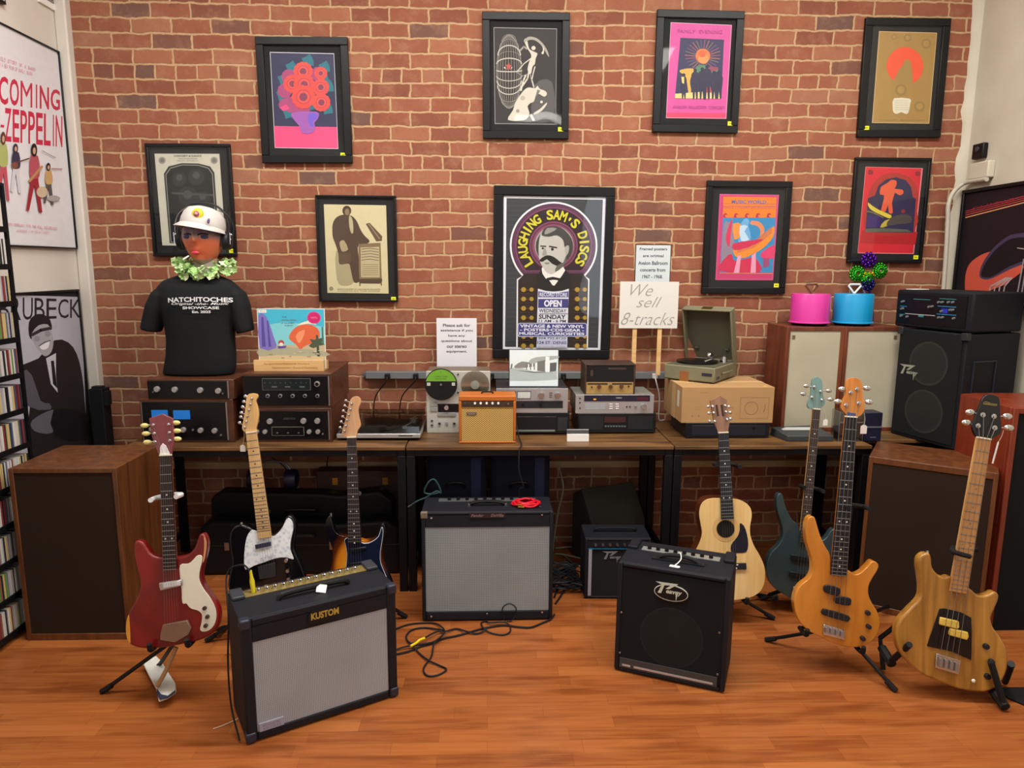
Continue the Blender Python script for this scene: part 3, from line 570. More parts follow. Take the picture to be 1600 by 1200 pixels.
# ---- white wall: two pictures, a corner of a third and a vent
cr = crop(0, 0, 3)
t, a = picture('big thin framed white poster of a band in red type on the white wall', 'poster', (-75, -8), (97, 87), (120, 390), (-75, 378), .008, [(-215, -10), (290, 268), (358, 1162), (-210, 1128)], '#dcdbe0', cr, group=None, side=XL+.02, dep=.02, glass=False, mat_col='#d5d4da')
R = '#c22a4a'; t0 = a
def ptext(ch, x0, x1, yt0, yt1, yb0, yb1, col, bold=.03):
    # letters that fill a slanting band on the side wall
    ws = [.5 if c in "I'" else 1.25 if c == 'M' else 1 for c in ch]; n = sum(ws); acc = 0
    for i, c in enumerate(ch):
        f0 = acc/n; f1 = (acc+ws[i]*.86)/n; acc += ws[i]
        if c == ' ': continue
        u0 = x0+(x1-x0)*f0; u1 = x0+(x1-x0)*f1
        tl, tr, bl, br = a.P((u0, yt0+(yt1-yt0)*f0)), a.P((u1, yt0+(yt1-yt0)*f1)), a.P((u0, yb0+(yb1-yb0)*f0)), a.P((u1, yb0+(yb1-yb0)*f1))
        vs, fs = glyphs(c, 0 if c == 'M' else bold, 0); gx0 = min(v[0] for v in vs); gx1 = max(v[0] for v in vs); gz0 = min(v[1] for v in vs); gz1 = max(v[1] for v in vs)
        y = a.up(); a.mb.mat(pr(col)); out = []
        for gx, gz in vs:
            s_ = (gx-gx0)/(gx1-gx0); q = (gz-gz0)/(gz1-gz0)
            if c == 'I': s_ = .34+.3*s_
            X = (bl[0]*(1-s_)+br[0]*s_)*(1-q)+(tl[0]*(1-s_)+tr[0]*s_)*q; Z = (bl[1]*(1-s_)+br[1]*s_)*(1-q)+(tl[1]*(1-s_)+tr[1]*s_)*q
            out.append((X, y, Z))
        a.mb.add(out, fs)
ptext('COMING', -6, 288, 352, 425, 488, 520, R, .02); ptext('BE', -110, -10, 300, 350, 450, 486, R, .012); ptext('ZEPPELIN', 22, 297, 505, 545, 662, 690, R, .012); ptext('LED', -140, -20, 480, 500, 640, 655, R, .005); a.line([(4, 590), (16, 592)], 12, R)
ptext('THE UNTOLD STORY OF A BAND', -60, 165, 245, 320, 265, 335, '#e09aa6', 0); ptext('WITH A NEW FILM OF EARLY YEARS', -20, 150, 285, 340, 305, 355, '#e09aa6', 0)
ptext('IN THEATERS FEBRUARY WITH THE FULL RECORDINGS', -10, 265, 1040, 1065, 1052, 1078, '#d98a98', 0); ptext('EXPERIENCE IT ON THE BIG SCREEN', 75, 225, 1075, 1085, 1085, 1094, '#d98a98', 0)
def man(x, top, bot, sh, tr, hair, w_=16, lean=6):
    h = bot-top
    a.poly([(x-w_*.9, top+h*.45), (x+w_*.9, top+h*.45), (x+w_*1.6+lean, bot), (x+w_*.7+lean, bot), (x, top+h*.6), (x-w_*.9-lean, bot-8), (x-w_*1.7-lean, bot-8)], tr, 0)
    a.poly([(x-w_, top+h*.16), (x+w_, top+h*.18), (x+w_*1.5, top+h*.4), (x+w_, top+h*.5), (x-w_, top+h*.5), (x-w_*1.4, top+h*.38)], sh, 2)
    a.circ(x-2, top+h*.09, w_*.85, hair, h*.1).circ(x-1, top+h*.1, w_*.42, '#c99f86', h*.05)
man(10, 620, 940, '#a8b06a', '#b8505e', '#5a3a2a', 14); man(68, 675, 905, '#33304a', '#cfcbd2', '#2b2634', 14, 2); man(155, 675, 995, '#b0505c', '#9a2634', '#2a1c1e', 17, 10); man(222, 765, 960, '#c5a068', '#55504c', '#2c2220', 12, 4)
a.circ(245, 930, 30, '#a8a2a0', 14).line([(190, 705), (255, 740)], 3, '#8a8590').line([(235, 790), (285, 792)], 5, '#b07a80').line([(75, 760), (130, 742)], 6, '#6a3f34').line([(130, 850), (190, 780)], 12, '#b98a5a').circ(190, 900, 26, '#c9b49a').circ(62, 775, 16, '#7a4a3a')
a.done()
cr = crop(0, 400, 3)
t, a = picture('tall framed photograph of a laughing person in glasses, behind the CD rack', 'poster', (-48, 453), (128, 460), (147, 745), (-45, 768), .012, [(-120, 178), (378, 192), (415, 1010), (-110, 1080)], '#b5b4c0', cr, group=None, side=XL+.02, dep=.02, glass=False)
ptext('BRUBECK', -5, 384, 190, 205, 305, 288, '#26222a', 0)
a.poly([(105, 510), (180, 480), (255, 395), (320, 405), (360, 460), (385, 560), (398, 700), (405, 1000), (150, 1020), (140, 700), (170, 640), (110, 560)], '#241e20', 2)
a.poly([(105, 540), (150, 560), (190, 680), (230, 690), (235, 720), (120, 700)], '#55525c', 2).poly([(215, 480), (262, 455), (262, 560), (270, 640), (238, 600)], '#c4c3cc').poly([(238, 492), (252, 490), (268, 620), (248, 600)], '#1c181c')
a.poly([(140, 350), (150, 300), (185, 275), (225, 300), (240, 350), (250, 400), (240, 450), (210, 470), (180, 440), (155, 400)], '#a5a3aa', 3)
a.poly([(135, 370), (135, 310), (160, 278), (200, 272), (235, 300), (243, 345), (222, 320), (180, 325), (150, 360), (148, 390)], '#211c20', 2).line([(150, 370), (190, 348), (238, 338)], 15, '#2f2b32').circ(172, 388, 14, '#8f8d96').circ(222, 365, 14, '#8f8d96')
a.poly([(185, 425), (210, 410), (232, 400), (225, 430), (200, 440)], '#e6e4ea', 2).line([(182, 422), (205, 405), (235, 396)], 4, '#4a464e').poly([(150, 770), (250, 720), (290, 760), (240, 830), (160, 820)], '#5f5c66', 3).poly([(250, 720), (400, 740), (405, 860), (260, 850)], '#151218', 2)
a.done()
t = T('framed_poster', 'small dark framed picture above the band poster, only its corner showing', 'poster', FR((XL, at_x(-20, -20, XL+.02).y, at_x(0, -25, XL+.02).z), math.pi/2))
q = t.lp(12, 9, -.02); w_ = q[0]; MB().mat(FRAMEBLK).box(w_-.3, w_-.01, -.02, 0, q[1], q[1]+.3).build('frame', t.o); MB().mat(pr('#b9b6b4')).box(w_-.29, w_-.02, -.022, -.0205, q[1]+.012, q[1]+.28).build('poster_sheet', t.o)
t = T('wall_vent', 'white slatted vent cover high on the white wall', 'vent', FR((XL, at_x(80, 0, XL).y, at_x(90, 8, XL).z), math.pi/2))
q = t.lp(95, 24, 0); q2 = t.lp(58, 0, 0); v = MB().mat(WHITE); x0, x1, z0, z1 = q2[0], q[0], q[1], q[1]+.28
v.box(x0, x1, -.012, 0, z0, z0+.03).box(x0, x0+.03, -.012, 0, z0+.03, z1).box(x1-.03, x1, -.012, 0, z0+.03, z1).box(x0, x1, -.012, 0, z1, z1+.03); v.build('frame', t.o, bevel=.002)
v = MB().mat(M('#8a8684', .6)); 
for k in range(12): v.box(x0+.03, x1-.03, -.009, 0, z0+.034+k*.02, z0+.045+k*.02)
v.build('slats', t.o); MB().mat(M('#2b2a2c', .8)).box(x0+.03, x1-.03, -.002, .0, z0+.03, z1).build('duct', t.o)
# ---- plastered wall: picture, intercom box, conduit
cr = crop(1440, 180, 4)
t, a = picture('black framed poster of a record in a red hand, on the plastered wall', 'poster', (1503, 300), (1680, 268), (1680, 482), (1484, 478), .018, [(275, 500), (960, 380), (960, 1250), (235, 1250)], '#1d1218', cr, group=None, side=XR-.025, dep=.025, glass=False, mat_col='#0e0c0e')
for k, (y0, y1, w_, c_) in enumerate(((600, 560, 5, '#a8323a'), (612, 575, 5, '#a8323a'), (625, 588, 5, '#c04a3c'), (640, 602, 6, '#d99a6a'))): a.line([(275, y0), (960, y0-(640-598)*4.2)], w_, c_)
ptext('GUITAR RECORD', 320, 960, 575, 430, 590, 450, '#7d2028', 0)
a.poly([(272, 1090), (275, 1000), (300, 930), (360, 880), (440, 850), (560, 840), (640, 950), (560, 1030), (520, 1060), (430, 1095), (400, 1120), (280, 1110)], '#c9523e', 3)
a.poly([(362, 1000), (380, 930), (440, 840), (520, 770), (580, 743), (680, 740), (760, 800), (700, 900), (560, 960), (440, 1020), (385, 1025)], '#3d3350', 3).poly([(372, 995), (400, 925), (460, 845), (535, 785), (600, 765), (690, 770), (740, 810), (680, 890), (550, 945), (440, 1010), (390, 1012)], '#150f14', 3)
for k in range(4): a.line([(405+k*28, 1250), (430+k*30, 1070), (530+k*12, 1015)], 8, '#a79a98')
for k in range(4): a.line([(575+k*30, 1250), (640+k*22, 900)], 9, '#8b8488')
a.line([(600, 830), (640, 835)], 6, '#a79a98')
a.done()
t = T('intercom', 'small black round-eyed box on the plastered wall above the white junction box', 'device', FR((XR, at_x(1526, 238, XR-.03).y, at_x(1526, 250, XR-.03).z), -math.pi/2))
q = t.lp(1517, 250, -.03); q2 = t.lp(1537, 222, -.03); MB().mat(BLACK).box(q[0], q2[0], -.03, 0, q[1], q2[1]).build('housing', t.o, bevel=.006); MB().mat(M('#3a3c40', .2)).knob((q[0]+q2[0])/2, (q[1]+q2[1])/2+.01, .014, .006, -.03).build('lens', t.o)
t = T('junction_box', 'white electrical junction box on the plastered wall', 'electrical box', FR((XR, at_x(1530, 268, XR-.04).y, at_x(1530, 280, XR-.04).z), -math.pi/2))
q = t.lp(1512, 282, -.04); q2 = t.lp(1545, 250, -.04); MB().mat(PAINT2).box(q[0], q2[0], -.04, 0, q[1], q2[1]).build('housing', t.o, bevel=.006)
pc = MB().mat(M('#b9b4a4', .5))
pc.tube([at_x(1542, 280, XR-.035)] + [at_x(x, y, XR-.03) for x, y in ((1520, 283),)] + [at_y(x, y, D-.07) for x, y in ((1505, 287), (1490, 300), (1482, 320), (1481, 345), (1478, 400), (1474, 455), (1470, 520))], .012, 10)
tag(pc.build('conduit'), 'thin painted conduit pipe running down the corner of the bricks', 'pipe')
# ================================================================ helpers for things that stand on something
IROT = CAMROT.transposed()
def solveX(px, Y, z):
    k = (px-800)/F; A = IROT; r = Vector((0, Y-CAM.y, z-CAM.z)); a, b = A[0], A[2]
    # (a.p) = -k (b.p) with p = r + X*ex
    return -(a.dot(r)+k*b.dot(r))/(a[0]+k*b[0])
def item(name, label, cat, x0, x1, Y, z0, ytop, yaw=0, group=None, H=None):
    X0, X1 = solveX(x0, Y, z0), solveX(x1, Y, z0)
    t = T(name, label, cat, FR(((X0+X1)/2, Y, z0), yaw), group)
    t.W = (X1-X0)/math.cos(yaw); t.H = H or (at_y((x0+x1)/2, ytop, Y).z-z0); t.X0, t.X1, t.Y, t.z0 = X0, X1, Y, z0
    return t
def yz(px, py, z): return at_z(px, py, z).y
# ================================================================ desks
DF, DB = 3.40, 4.0
TOPW = wood('#3a2414', '#7f5a32', .42, (2.2, 14, 20), 0, bmp=.1)
DX = [(-1.77, -.405, DF), (-.399, .926, DF), (.932, 1.93, DF), (1.94, 2.6, 3.52)]
for i, (x0, x1, DF_) in enumerate(DX):
    lab = ['rustic brown desk with black metal frame, under the walnut receivers', 'rustic brown desk with black metal frame, behind the widest grey amplifier', 'rustic brown desk with black metal frame, under the cardboard box', 'short desk filling the corner beside the plastered wall'][i]
    t = T('desk', lab, 'desk', FR(((x0+x1)/2, DF_, 0)), 'desks along the brick wall' if i < 3 else None); w2 = (x1-x0)/2
    MB().mat(TOPW).box(-w2, w2, 0, DB-DF_, TZ-.018, TZ).build('desktop', t.o, bevel=.002)
    f = MB().mat(METALBLK)
    for y in (.01, DB-DF_-.035): f.box(-w2+.04, w2-.04, y, y+.025, TZ-.05, TZ-.019)
    for s in (-1, 1): f.box(min(s*w2, s*(w2-.04)), max(s*w2, s*(w2-.04)), .01, DB-DF_-.01, TZ-.05, TZ-.019)
    for s in (-1, 1): f.box(min(s*(w2-.008), s*(w2-.032)), max(s*(w2-.008), s*(w2-.032)), .05, DB-DF_-.05, .10, .13)
    f.build('frame', t.o, bevel=.002)
    for s in (-1, 1):
        for y in (.01, DB-DF_-.05): MB().mat(METALBLK).box(min(s*w2, s*(w2-.04)), max(s*w2, s*(w2-.04)), y, y+.04, 0, TZ-.05).build('leg', t.o, bevel=.002)
# ================================================================ hi-fi
def knobs(t, pts, r=.011, h=.014, m=SILVER, y=0, rim=None, name='knob'):
    for p in pts:
        x, z = t.lp(*p, y); k = MB().mat(m).knob(x, z, r, h, y)
        if rim: k.mat(rim).knob(x, z, r*.72, h+.001, y)
        k.build(name, t.o, smooth=50)
def hifi(t, dep, cab, face, x0, x1, z0, z1, bev=.003):
    w2 = t.W/2; MB().mat(cab).box(-w2, w2, .004, dep, 0, t.H).build('cabinet', t.o, bevel=bev)
    MB().mat(face).box(x0, x1, 0, .006, z0, z1).build('front_panel', t.o, bevel=.001)
DARKP = M('#0b0c10', .22)
YR = 3.5
c2 = crop(210, 570, 8.89)
r1 = item('stereo_amplifier', 'walnut cased amplifier with two blue meters, lowest of its stack under the T-shirt bust', 'amplifier', 222, 367, YR, TZ, 624, group='walnut cased hi-fi units')
hifi(r1, .42, WALNUT, DARKP, -r1.W/2+.012, r1.W/2-.035, .012, r1.H-.014)
f = MB().mat(STEEL); f.box(-r1.W/2+.008, -r1.W/2+.013, -.001, .006, .012, r1.H-.014).box(r1.W/2-.035, r1.W/2-.028, -.001, .006, .012, r1.H-.014); f.build('trim_strip', r1.o)
for p, q in (((235, 628), (470, 745)), ((538, 632), (778, 755))):
    a, b = r1.lp(*c2(*p)), r1.lp(*c2(*q)); MB().mat(M('#1468b8', .4, emit=.35)).box(a[0], b[0], -.002, 0, b[1], a[1]).build('meter', r1.o)
knobs(r1, [c2(685, 900), c2(925, 908), c2(1120, 912), c2(420, 895), c2(250, 890)], .0135); knobs(r1, [c2(815, 903)], .006, .006, STEEL); knobs(r1, [c2(1208, 972)], .005, .008, STEEL, name='power_switch')
r2 = item('stereo_preamplifier', 'low walnut cased unit with four silver knobs, directly under the T-shirt bust', 'amplifier', 231, 366, YR, TZ+r1.H, 593, group='walnut cased hi-fi units')
hifi(r2, .40, WALNUT, DARKP, -r2.W/2+.003, r2.W/2-.03, .006, r2.H-.008); MB().mat(STEEL).box(r2.W/2-.03, r2.W/2-.024, -.001, .006, .006, r2.H-.008).build('trim_strip', r2.o)
knobs(r2, [c2(320, 336), c2(567, 342), c2(920, 350), c2(1170, 360)], .0145); knobs(r2, [c2(262, 375), c2(1230, 398)], .004, .006, STEEL, name='switch')
c3 = crop(370, 560, 8.42)
r4 = item('stereo_receiver', 'walnut cased receiver with rows of silver knobs, under the tuner holding the record sleeve', 'receiver', 381, 519, YR, TZ, 638, group='walnut cased hi-fi units')
hifi(r4, .42, WALNUT, DARKP, -r4.W/2+.01, r4.W/2-.016, .014, r4.H-.014); MB().mat(STEEL).box(r4.W/2-.016, r4.W/2-.010, -.001, .006, .014, r4.H-.014).build('trim_strip', r4.o)
knobs(r4, [c3(260, 825), c3(438, 825), c3(880, 820), c3(1063, 820)], .0145); knobs(r4, [c3(268, 962), c3(375, 962), c3(955, 962), c3(1070, 962)], .0115); knobs(r4, [c3(1133, 993)], .005, .006, STEEL, name='power_switch')
a, b = r4.lp(*c3(458, 900)), r4.lp(*c3(888, 1015)); f = MB().mat(M('#8a8578', .4)).box(a[0], b[0], -.0015, 0, b[1], a[1]).mat(DARKP).box(a[0]+.002, b[0]-.002, -.002, -.0014, b[1]+.002, a[1]-.002)
f.mat(STEEL)
for k in (535, 675, 815): x, z = r4.lp(*c3(k, 975)); f.box(x-.004, x+.004, -.004, -.002, z-.004, z+.002)
f.build('switch_panel', r4.o); MB().mat(M('#3a4a48', .5)).text('stereo', *r4.lp(*c3(690, 790)), .06, .012, -.0012, shear=.3).build('logo', r4.o, smooth=0)
r3 = item('stereo_tuner', 'walnut cased tuner with a wide glass dial, holding the record sleeve', 'tuner', 381, 519, YR, TZ+r4.H, 584, group='walnut cased hi-fi units')
hifi(r3, .44, WALNUT, DARKP, -r3.W/2+.003, r3.W/2-.016, .014, r3.H-.012); MB().mat(STEEL).box(r3.W/2-.016, r3.W/2-.010, -.001, .006, .014, r3.H-.012).build('trim_strip', r3.o)
a, b = r3.lp(*c3(330, 262)), r3.lp(*c3(975, 418)); f = MB().mat(M('#6f716c', .4)).box(a[0], b[0], -.0015, 0, b[1], a[1]).mat(M('#1d2628', .12)).box(a[0]+.002, b[0]-.002, -.0022, -.0014, b[1]+.002, a[1]-.002).mat(M('#55605c', .5))
for k in (495, 670, 860): x, z = r3.lp(*c3(k, 372)); f.box(x-.013, x+.013, -.0026, -.0021, z-.004, z+.003)
for k in range(9): x, z = r3.lp(*c3(370+k*68, 320)); f.box(x-.001, x+.001, -.0026, -.0021, z-.004, z+.004)
f.build('dial', r3.o); knobs(r3, [c3(1060, 335)], .014, .012, SILVER, rim=DARKP); knobs(r3, [c3(k, 492) for k in (410, 575, 738, 900, 1064)], .0095, .01, SILVER, rim=DARKP)
# record sleeve and its wooden holder
zs = TZ+r4.H+r3.H; Ys = YR+.09
t = item('record_holder', 'pale wooden block stand engraved with text, on top of the walnut tuner', 'stand', 397, 506, Ys, zs, 563)
PINE = wood('#d2a468', '#e2bd85', .5, (4, 30, 40)); w2 = t.W/2
MB().mat(PINE).box(-w2, w2, 0, .025, 0, t.H).box(-w2, w2, .033, .11, 0, .045).box(-w2, w2, .025, .033, 0, .01).mat(M('#b0763c', .6)).text('Songwriters Round & Writers', -.01, t.H*.66, w2*1.3, .011, -.0006).text('Natchitoches · Record Showcase', .03, t.H*.32, w2*1.3, .010, -.0006).build('block', t.o, smooth=0)
cr = crop(370, 470, 1)
s = T('record_sleeve', 'turquoise record sleeve with an orange dome painting and pink round sticker', 'record', FR((at_y(454, 565, Ys+.029).x, Ys+.0267, zs+.011), 0, .03))
q = [s.lp(409, 482), s.lp(507, 484), s.lp(503, 571), s.lp(402, 571)]; x0, x1, z1 = q[3][0]+.01, q[1][0], q[0][1]; HH = z1-.004
MB().mat(M('#e8e6e2', .5)).box(x0, x1, .0002, .005, .0, z1).build('cover', s.o)
def U(u, v): return (x0+(x1-x0)*u, z1*(1-v))
class UArt:
    def __init__(s, mb, U, y): s.mb, s.U, s.y, s.k = mb, U, y, 0
    def poly(s, pts, col, sm=0):
        q = [s.U(*p) for p in pts]; q = smooth2(q, sm) if sm else q; s.k += 1; s.mb.mat(pr(col)); s.mb.flat(q, s.y-.00004*s.k); return s
    def circ(s, u, v, r, col, rv=None):
        n = 26; return s.poly([(u+r*math.cos(2*math.pi*i/n), v+(rv or r)*math.sin(2*math.pi*i/n)) for i in range(n)], col)
    def text(s, t_, u, v, wd, ht, col, **k):
        s.k += 1; a = s.U(u, v); b = s.U(u+wd, v+ht); s.mb.mat(pr(col)); s.mb.text(t_, a[0], a[1], abs(b[0]-a[0]), abs(b[1]-a[1]), s.y-.00004*s.k, **k); return s
u = UArt(MB(), U, 0)
u.poly([(.01, .01), (.99, .01), (.99, .99), (.01, .99)], '#3fb3d2').poly([(.01, .3), (.4, .22), (.99, .3), (.99, .7), (.01, .7)], '#7ccbd6').poly([(.01, .62), (.99, .6), (.99, .99), (.01, .99)], '#bfb08c').poly([(.01, .66), (.4, .64), (.99, .72), (.99, .8), (.3, .78), (.01, .8)], '#a5a48c', 2)
u.poly([(.02, .12), (.1, .1), (.16, .2), (.24, .5), (.26, .66), (.02, .66)], '#7a6fc0', 2).poly([(.06, .14), (.09, .14), (.11, .64), (.05, .64)], '#54489a').poly([(.14, .2), (.16, .2), (.19, .64), (.15, .64)], '#54489a')
u.poly([(.46, .5), (.5, .38), (.6, .29), (.75, .26), (.88, .32), (.92, .44), (.86, .55), (.7, .62), (.62, .68), (.56, .6)], '#d8643c', 3).poly([(.56, .46), (.62, .38), (.7, .36), (.66, .5), (.6, .58)], '#e8936a', 2).poly([(.58, .28), (.75, .2), (.88, .27), (.75, .25)], '#e9e3c8', 2)
u.circ(.34, .57, .045, '#b04a4a').circ(.34, .6, .03, '#e8e2da').poly([(.28, .63), (.42, .62), (.4, .66), (.3, .67)], '#54489a')
u.poly([(.86, .44), (.89, .44), (.91, .8), (.87, .8)], '#3d4a38').poly([(.76, .5), (.83, .52), (.98, .48), (.94, .56), (.99, .6), (.9, .62), (.82, .66), (.75, .62), (.8, .57)], '#46553f', 2).poly([(.95, .3), (.97, .3), (.975, .6), (.95, .6)], '#4a6a5a')
u.circ(.84, .15, .1, '#e0287a').circ(.84, .15, .085, '#c81f6a').text('VINYL', .84, .15, .1, .03, '#f2a0c4').poly([(.02, .02), (.14, .02), (.14, .07), (.02, .07)], '#ece8e0').text('NEW LP', .08, .045, .08, .02, '#555555').text('THE', .4, .14, .07, .022, '#2a4a60').text('MUSICAL DREAMS', .47, .19, .22, .022, '#7a4a5a').text('OF THE DESERT', .45, .24, .2, .022, '#2a4a60').text('ALBUM', .46, .28, .12, .02, '#2a4a60')
random.seed(9)
for k in range(22): u.circ(.05+.9*random.random(), .7+.27*random.random(), .015+.02*random.random(), random.choice(['#9a8f6c', '#cfc29c', '#7f8a78', '#d8cfae']), .008)
u.mb.build('artwork', s.o, smooth=0)
# turntable
yT = yz(590, 689, TZ); t = item('turntable', 'low silver turntable under a smoky closed dust cover', 'turntable', 526, 657, yT, TZ, 678)
w2 = t.W/2; pl = t.H; f = MB().mat(SILVER); f.box(-w2, w2, 0, .35, .014, pl); f.build('plinth', t.o, bevel=.003)
for sx in (-1, 1):
    for y in (.04, .3): MB().mat(RUBBER).lathe([(.02, 0), (.022, .014)], (sx*(w2-.05), y, 0)).build('foot', t.o)
MB().mat(M('#26282b', .4)).box(-w2+.012, w2-.012, .02, .345, pl, pl+.002).build('deck_plate', t.o)
MB().mat(M('#18191c', .3)).lathe([(.148, 0), (.152, .006), (.15, .014), (0, .014)], (-.04, .18, pl+.002), seg=40).mat(CHROME).lathe([(.004, .014), (.004, .02), (0, .02)], (-.04, .18, pl+.002), seg=10).build('platter', t.o)
f = MB().mat(SILVER); f.lathe([(.024, 0), (.022, .02), (0, .02)], (w2-.06, .27, pl+.002)).tube([(w2-.06, .30, pl+.025), (w2-.06, .15, pl+.026), (w2-.085, .09, pl+.022)], .004).box(w2-.098, w2-.078, .065, .095, pl+.012, pl+.022); f.build('tonearm', t.o)
MB().mat(DARKP).box(w2-.11, w2-.04, -.001, 0, pl-.012, pl-.008).build('button', t.o)
zl = at_y(600, 639, yT+.345).z-TZ; SMOKE = glass_mat('smoky_cover', (.52, .5, .46, 1), 1.4, .06, .02)
MB().mat(SMOKE).prism([], 0, 0) if 0 else None
lid = MB().mat(SMOKE); lid.add([(-w2+.004, .006, pl+.001), (w2-.004, .006, pl+.001), (w2-.004, .35, pl+.001), (-w2+.004, .35, pl+.001), (-w2+.008, .012, pl+.035), (w2-.008, .012, pl+.035), (w2-.008, .345, zl), (-w2+.008, .345, zl)], [(0, 1, 5, 4), (1, 2, 6, 5), (2, 3, 7, 6), (3, 0, 4, 7), (4, 5, 6, 7)])
lid.build('dust_cover', t.o, smooth=0)
# reel to reel deck with its reels
c5 = crop(640, 560, 8.572); yK = yz(700, 677, TZ)+.01
t = item('reel_deck', 'upright silver reel to reel tape deck behind the orange mini amplifier', 'tape deck', 667, 766, yK, TZ, 580); w2 = t.W/2; H = t.H
MB().mat(M('#6a5a48', .5)).box(-w2+.004, w2-.004, .012, .2, .003, H-.003).build('cabinet', t.o); MB().mat(M('#c2c3bb', .4, .35)).box(-w2, w2, 0, .012, 0, H).build('front_panel', t.o, bevel=.002)
a, b = t.lp(*c5(378, 608)), t.lp(*c5(900, 718)); MB().mat(DARKP).box(a[0], b[0], -.002, 0, b[1], a[1]).build('control_strip', t.o)
knobs(t, [c5(495, 655)], .0135, .018, CHROME); knobs(t, [c5(400, 870), c5(598, 870)], .008, .008, STEEL, rim=DARKP)
for p, q in (((275, 585), (370, 640)), ((275, 655), (370, 705)), ((375, 725), (620, 770)), ((480, 850), (515, 890)), ((285, 825), (315, 842)), ((285, 882), (315, 902))):
    a, b = t.lp(*c5(*p)), t.lp(*c5(*q)); MB().mat(M('#8c8c88' if q[0] > 330 else '#2c2c2c', .4)).box(a[0], b[0], -.006, 0, b[1], a[1]).build('button', t.o, bevel=.001)
for p in ((648, 215), (648, 457)): knobs(t, [c5(*p)], .0045, .006, BLACK, name='screw')
dk = t
x, z = dk.lp(*c5(420, 352), -.02); r = (dk.lp(*c5(637, 352), -.02)[0]-dk.lp(*c5(203, 352), -.02)[0])/2
P = dk.m @ Vector((x, -.004, z)); d = T('tape_reel', 'black tape reel with a green upper half, on the upright tape deck', 'reel', FR(P), 'reels of the tape deck')
f = MB().mat(M('#121314', .4)).lathe([(r, 0), (r, -.014), (0, -.014)], ax='y', seg=48); f.build('flange', d.o)
f = MB().mat(pr('#6aa32a')); n = 26; a0 = math.asin(.22); f.flat([(r*.95*math.cos(a0+(math.pi-2*a0)*i/n), r*.95*math.sin(a0+(math.pi-2*a0)*i/n)) for i in range(n+1)], -.0143).mat(pr('#2c3f1c')).text('T', 0, r*.76, .006, .010, -.0146).text('STEREO TAPE', 0, r*.5, r*.8, .006, -.0146).text('SOUND REEL', 0, r*.36, r*.7, .005, -.0146).mat(pr('#b9bdb0')).flat([(-r*.87, -.07*r), (-r*.65, -.07*r), (-r*.65, .13*r), (-r*.87, .13*r)], -.0143).flat([(r*.67, -.07*r), (r*.87, -.07*r), (r*.87, .13*r), (r*.67, .13*r)], -.0143).mat(STEEL).knob(0, 0, .006, .006, -.014); f.build('reel_label', d.o, smooth=0)
x, z = dk.lp(*c5(876, 356), -.02); r2_ = .075; P = dk.m @ Vector((x+.0, -.004, z)); d = T('tape_reel', 'clear plastic tape reel with grey hub, on the upright tape deck', 'reel', FR(P), 'reels of the tape deck')
MB().mat(glass_mat('clear_plastic', (.9, .9, .88, 1), 1.45, .12, .08)).lathe([(r2_, 0), (r2_, -.002), (.02, -.002)], ax='y', seg=40).lathe([(.02, -.012), (r2_, -.012), (r2_, -.014), (.02, -.014)], ax='y', seg=40).build('flange', d.o); MB().mat(M('#84847c', .5)).lathe([(.023, 0), (.023, -.015), (.012, -.016), (0, -.016)], ax='y').build('hub', d.o)
# orange mini amplifier
yM = yz(760, 693, TZ); t = item('mini_amplifier', 'small orange guitar amplifier with gold mesh grille on the desk', 'amplifier', 717, 806, yM, TZ, 619); w2 = t.W/2; H = t.H
ORG = M('#b5621a', .5, bmp=.3, scale=500); MB().mat(ORG).box(-w2, w2, .008, .14, 0, H).box(-w2, w2, 0, .008, 0, .012).box(-w2, w2, 0, .008, H-.025, H).box(-w2, -w2+.014, 0, .008, .012, H-.025).box(w2-.014, w2, 0, .008, .012, H-.025).build('cabinet', t.o, bevel=.004)
def diamond():
    m, nt, b = nodes('gold_mesh'); v = objmap(nt, rot=(0, math.radians(0), 0)); sp = nt.nodes.new('ShaderNodeSeparateXYZ'); nt.links.new(v, sp.inputs[0])
    def mt(op, a, b_=None):
        n = N(nt, 'ShaderNodeMath', operation=op)
        for i, q in enumerate((a, b_)):
            if q is None: continue
            if hasattr(q, 'is_linked'): nt.links.new(q, n.inputs[i])
            else: n.inputs[i].default_value = q
        return n.outputs[0]
    sx = mt('SINE', mt('MULTIPLY', sp.outputs['X'], 2*math.pi/.0125)); sz = mt('SINE', mt('MULTIPLY', sp.outputs['Z'], 2*math.pi/.0105))
    f = mt('GREATER_THAN', mt('MULTIPLY', sx, sz), -.12)
    f2 = mt('ADD', mt('ABSOLUTE', sx), mt('ABSOLUTE', sz)); f3 = mt('LESS_THAN', f2, .9)
    g = mt('LESS_THAN', mt('MULTIPLY', sx, sz), -.3)
    nt.links.new(mixc(nt, g, lin('#c9a55c'), lin('#3a2a18')), b.inputs['Base Color']); b.inputs['Roughness'].default_value = .6; return m
MB().mat(diamond()).box(-w2+.014, w2-.014, .003, .008, .012, H-.058).build('grille', t.o)
MB().mat(M('#3a2c22', .4)).box(-w2+.014, w2-.014, .002, .008, H-.056, H-.026).mat(GOLD).box(-w2+.014, w2-.014, .001, .003, H-.060, H-.056).build('control_panel', t.o)
knobs(t, [c5(k, 600) for k in (875, 952, 1032, 1110, 1188)], .0058, .009, WHITE, y=.002); knobs(t, [c5(742, 600), c5(795, 600)], .005, .004, CHROME, y=.002, rim=DARKP, name='input_jack'); knobs(t, [c5(1320, 605)], .0055, .006, CHROME, y=.002, name='power_switch')
x, z = t.lp(*c5(830, 740)); f = MB().mat(M('#6a5848', .5)).prism(rrect(x-.026, x+.026, z-.007, z+.007, .006), 0, .003).mat(M('#b5aa98', .4)).text('Silvertone', x, z, .03, .007, -.0005); f.build('badge', t.o, smooth=0)
